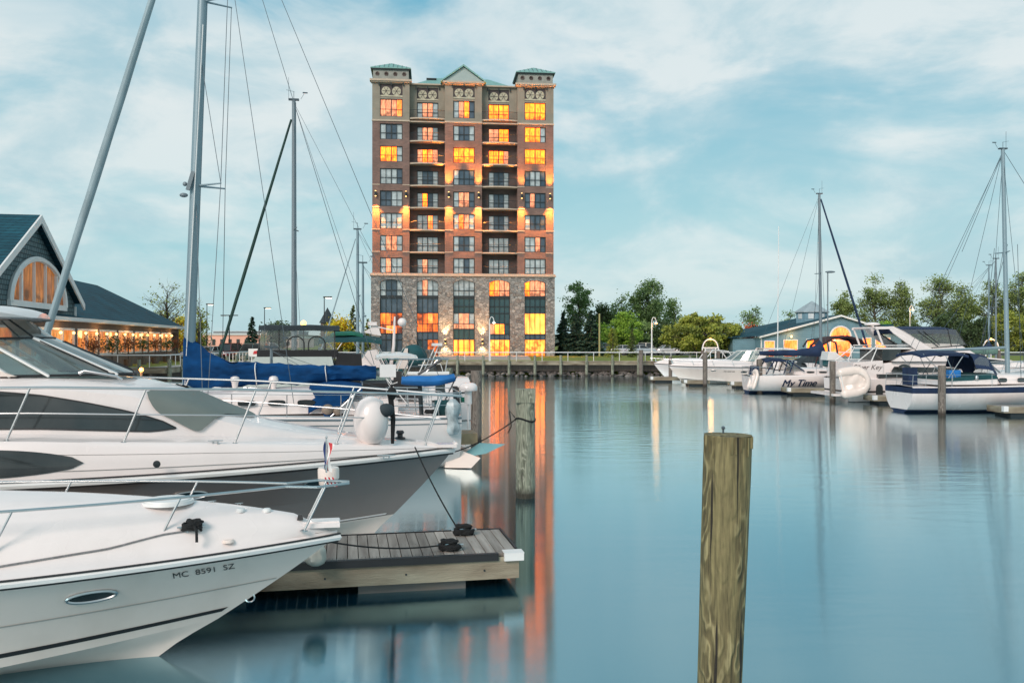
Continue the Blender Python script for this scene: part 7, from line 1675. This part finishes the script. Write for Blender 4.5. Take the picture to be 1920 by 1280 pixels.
def lamp_post(px,top,Y,label,kind='arm',glow='bulbw',m='wframe',base=None,energy=0):
    z1=H-(top-640)/F*Y; t=thing('lamp_post',label,'street lamp',(gx(px,Y),Y,GZ if base is None else base)); h_=z1-(GZ if base is None else base)
    mb=MB(); mb.cyl((0,0,0),(0,0,h_),.09,.05,8); mb.build('pole',M[m],t)
    mb=MB(); b=MB()
    if kind=='arm': mb.bb(-.1,.9,-.12,.12,h_-.02,h_+.14); b.bb(.2,.85,-.1,.1,h_-.07,h_-.021)
    elif kind=='double': mb.bb(-1.1,1.1,-.12,.12,h_,h_+.12); b.bb(-1.05,-.5,-.1,.1,h_-.04,h_-.001)
    else: mb.tube([(0,0,h_)]+[(.22-.22*math.cos(a),0,h_+.1+.45*math.sin(a)) for a in [math.pi*i/8 for i in range(9)]],.04,n=6); mb.lathe([(.05,.12),(.22,-.05),(.2,-.06)],(.44,0,h_),n=10); b.ell((.44,0,h_-.04),(.15,.15,.09),0,8,5)
    mb.build('lamp_head',M[m],t); b.build('lamp_glass',M[glow],t)
    if energy:
        L_=bpy.data.lights.new('lamp_light','POINT'); L_.energy=energy*.7; L_.color=(1,.5,.2); L_.shadow_soft_size=.35; o=bpy.data.objects.new('lamp_light',L_); COL.objects.link(o); o.parent=t; o.location=(.4,-.1,h_-.25)
    return t
lamp_post(1222,605,86.2,'white hooked lamp post on the boardwalk before the spreading tree','hook','bulbr','white',1.5,60)
lamp_post(866,605,86.6,'slim white lamp post before the tower base','hook','bulbw','white',1.5) if 0 else None
lamp_post(918,604,87,'white hooked lamp post standing before the right-hand base windows of the tower','hook','bulbw','white',1.5)
lamp_post(388,571,115,'lit car park lamp right of the tall mast','arm','bulbw'); lamp_post(496,578,120,'lit car park lamp above the spruce','arm','bulbw'); lamp_post(608,558,100,'tall lit car park lamp near the pale mast','arm','bulbw')
lamp_post(430,592,110,'unlit double-headed car park lamp','double','pS'); lamp_post(1706,580,120,'brightly lit lamp among the poplars above the yacht','hook','bulbr','white',None,300)
t=thing('wooden_pole','pale yellow bare pole among the trees right of the tower','pole',(gx(1124,112),112,GZ)); mb=MB(); mb.cyl((0,0,0),(0,0,5.6),.12,.10,8); mb.build('shaft',mat('pale_yellow_wood',(.40,.38,.18),.8),t)
t=thing('stadium_lamp','flat lamp head on an arm beside the My Time mast','lamp',(gx(1552,70),70,GZ)); mb=MB(); mb.cyl((0,0,0),(0,0,7.6),.05,n=6); mb.build('pole',M['alud'],t); mb=MB(); mb.ell((.2,0,7.65),(.42,.2,.09)); mb.build('lamp_head',M['alud'],t)
# low orange lamps on the left quay
for px_,py_,Y_,lab in ((265,693,46,'glowing orange lamp low on the quay beside the white yacht'),(428,683,56,'small orange lamp on the car park quay above the blue cover')):
    p=at(px_,py_,Y_); t=thing('dock_light',lab,'lamp',(p.x,p.y,0)); mb=MB(); mb.cyl((0,0,-.3),(0,0,p.z-.1),.07,n=8); mb.build('post',M['pile2'],t); mb=MB(); mb.ell((0,0,p.z),(.12,.12,.12),0,10,6); mb.build('lamp_glass',M['bulbr'],t)
    L_=bpy.data.lights.new('lamp_light','POINT'); L_.energy=60; L_.color=(1,.45,.1); L_.shadow_soft_size=.25; o=bpy.data.objects.new('lamp_light',L_); COL.objects.link(o); o.parent=t; o.location=(0,-.3,p.z+.1)
p=at(569,606,60); t=thing('car_park_lamp','orange flaring lamp seen above the canvas roof','lamp',(p.x,p.y,GZ)); mb=MB(); mb.cyl((0,0,0),(0,0,p.z-GZ-.1),.05,n=6); mb.build('pole',M['wframe'],t); mb=MB(); mb.ell((0,0,p.z-GZ),(.2,.2,.2),0,10,6); mb.build('lamp_glass',M['bulbr'],t)
# ================================================================== cars
def car_proto(label,c,loc,rz,kind='sedan'):
    t=thing('parked_car',label,'car',loc,rz); Hh={'sedan':1.42,'suv':1.75}[kind]; L2=2.25
    paint=mat('car_paint_'+kind,c,.25,var=.1,coat=.8,metal=.1)
    mb=MB(); rows=[]
    pr=[(-2.25,.45,.62),(-2.2,.30,.82),(-1.6,.28,.98),(-.9,.26,.98),(.9,.26,.98),(1.7,.28,.92),(2.2,.32,.72),(2.28,.45,.6)]
    for x,zl,zu in pr: rows.append([(x,-.86,zl),(x,-.92,(zl+zu)/2),(x,-.84,zu),(x,0,zu+.04),(x,.84,zu),(x,.92,(zl+zu)/2),(x,.86,zl)])
    mb.grid(rows,flip=True); mb.add(rows[0],[tuple(range(7))]); mb.add(rows[-1],[tuple(range(6,-1,-1))]); mb.build('body',paint,t,smooth=50)
    gp=[(-1.75 if kind=='suv' else -1.5,.97),(-1.35 if kind=='suv' else -.9,Hh-.05),(.35,Hh),(1.15,.97)]
    mb=MB(); prof(mb,gp,.82,.66); mb.build('window',M['smoke'],t,smooth=0)
    mb=MB(); mb.bb(gp[1][0]-.05,gp[2][0]+.05,-.67,.67,Hh-.04,Hh+.03); 
    for s in (1,-1):
        for a,b in ((gp[0],gp[1]),(( -.3,.97),(-.25,Hh-.02)),(gp[2],gp[3])): mb.bar((a[0],s*.82,a[1]),(b[0],s*.67,b[1]),.07,.05)
    mb.build('roof',paint,t,smooth=0)
    for x in (-1.4,1.42):
        for s in (1,-1):
            mb=MB(); mb.lathe([(0,-.1),(.2,-.1),(.31,-.09),(.33,0),(.31,.09),(.2,.1),(0,.1)],(x,s*.82,.33),n=16,axis='y'); w_=mb.build('wheel',M['black'],t); mb=MB(); mb.lathe([(0,s*.11),(.19,s*.11),(.2,s*.09)],(x,s*.82,.33),n=12,axis='y'); mb.build('rim',M['steel'],w_)
    for s in (1,-1):
        mb=MB(); mb.box((2.2,s*.62,.66),(.12,.36,.13)); mb.build('headlight',M['roofmetal'],t); mb=MB(); mb.box((-2.2,s*.66,.74),(.08,.3,.14)); mb.build('tail_light',M['red'],t)
    return t
CR=[(.12,.03,.035,'suv','maroon sport utility car parked beyond the white balusters'),(.62,.62,.62,'sedan','white saloon car parked behind the boom cover end'),(.10,.16,.17,'suv','dark teal car parked by the white sign board'),(.35,.37,.38,'sedan','silver car parked left of the maroon one'),(.03,.035,.04,'sedan','black car parked in the row behind the maroon one'),(.5,.5,.5,'sedan','light grey car parked by the quay lamp'),(.20,.22,.24,'suv','grey car parked at the far end of the left car park')]
for i,((r_,g_,b_,k,lab),(px_,Y_,rz)) in enumerate(zip(CR,[(437,92,1.3),(462,96,.2),(486,86,-.3),(398,90,1.4),(478,108,.1),(372,84,1.5),(510,110,.2)])):
    car_proto(lab,(r_,g_,b_),(gx(px_,Y_),Y_,GZ+.005),rz,k)
for i,(px_,Y_,rz,c,k,lab) in enumerate([(1130,122,.4,(.10,.22,.24),'suv','teal car parked left of the yellow cone shrub'),(1168,121,.2,(.6,.62,.64),'sedan','white car parked between the two cone shrubs'),(1200,120,.15,(.45,.52,.58),'sedan','pale blue car parked left of the hooked lamp'),(1212,128,.1,(.6,.58,.5),'suv','cream car roof showing behind the pale blue car'),(1256,122,.2,(.6,.6,.6),'sedan','white car under the spreading tree'),(1292,122,.1,(.62,.6,.6),'suv','white car glimpsed under the middle of the spreading tree')]):
    car_proto(lab,c,(gx(px_,Y_),Y_,GZ+.005),rz,k)
# sign board on the quay
p=at(479,661,60); t=thing('sign_board','white board with red emblem hung on the quay railing','sign',(p.x,p.y,p.z)); mb=MB(); mb.prism([(-.5,0,-.18),(-.35,0,-.28),(.4,0,-.28),(.5,0,-.18),(.5,0,.28),(-.5,0,.28)],(0,.06,0)); mb.build('board',M['white'],t,smooth=0); mb=MB(); mb.prism([(-.18,-.01,-.1),(.08,-.01,-.1),(.17,-.01,.14),(-.1,-.01,.12)],(0,.008,0)); mb.build('emblem',M['red'],t,smooth=0)
mb=MB(); mb.cyl((-.3,.1,-1),(-.3,.1,0),.05,n=6); mb.cyl((.3,.1,-1),(.3,.1,0),.05,n=6); mb.build('leg',M['white'],t)
# distant low buildings and steeples
def lowb(label,px0,px1,top,Y,c,em=0):
    x0,x1=gx(px0,Y),gx(px1,Y); z1=H-(top-640)/F*Y-GZ; t=thing('distant_building',label,'building',((x0+x1)/2,Y,GZ)); w_=(x1-x0)/2
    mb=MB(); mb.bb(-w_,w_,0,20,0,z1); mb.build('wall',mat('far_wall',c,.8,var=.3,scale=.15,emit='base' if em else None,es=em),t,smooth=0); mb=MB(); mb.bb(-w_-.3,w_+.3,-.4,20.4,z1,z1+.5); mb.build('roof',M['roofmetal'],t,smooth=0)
    mb=MB(); [mb.bb(lerp(-w_,w_,(i+.3)/8),lerp(-w_,w_,(i+.7)/8),-.1,0,z1*.25,z1*.7) for i in range(8)]; mb.build('window_band',M['smoke'],t,smooth=0)
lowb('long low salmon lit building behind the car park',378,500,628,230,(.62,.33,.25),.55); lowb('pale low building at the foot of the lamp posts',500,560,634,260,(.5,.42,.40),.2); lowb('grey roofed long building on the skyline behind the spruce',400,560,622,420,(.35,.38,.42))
for px_,top_,Y_,lab,w_ in ((614,576,240,'dark pointed steeple tower by the tall car park lamp',1.6),(499,607,300,'small pointed steeple on the skyline left of the canvas roof',1.6)):
    z1=H-(top_-640)/F*Y_-GZ; t=thing('steeple',lab,'steeple',(gx(px_,Y_),Y_,GZ)); mb=MB(); mb.bb(-w_,w_,-w_,w_,0,z1*.62); mb.build('tower',mat('far_tower',(.14,.11,.10),.9),t,smooth=0); mb=MB(); mb.lathe([(w_*1.5,z1*.62),(0,z1)],n=8); mb.build('spire',M['dkgrey'],t,smooth=0)
GR={'parked_car':'cars parked in the waterside car parks','piling':'timber mooring pilings','poplar_tree':'poplars in a row behind the right-hand berths','spruce':'dark conifers along the shore',
'deciduous_tree':'leafy trees behind the shore','bare_tree':'bare spring trees by the restaurant','lamplit_tree':'trees lit by car park lamps','shrub':'bushes behind the boathouse','cone_shrub':'cone shrubs on the lawn',
'potted_plant':'potted plants along the dining windows','lamp_post':'lamp posts along the shore','arch_gate':'white arch gates on the boardwalk','floating_dock':'floating docks at the right-hand berths',
'sailing_boat':'sailing boats moored in the marina','motor_cruiser':'motor cruisers moored in the marina','boardwalk':'timber boardwalks along the shore','railing':'white railings along the boardwalks',
'mooring_line':'black mooring lines','inflatable_dinghy':'dinghies hung on sterns','dock_light':'low orange dock lamps','distant_building':'low buildings on the skyline','steeple':'steeples on the skyline'}
for o in list(scene.objects):
    if o.parent is None and 'label' in o:
        g_=GR.get(o.name.split('.')[0])
        if g_ and 'group' not in o: o['group']=g_
        if 'group' in o and not o['group']: o['group']=g_ or 'shore fittings'
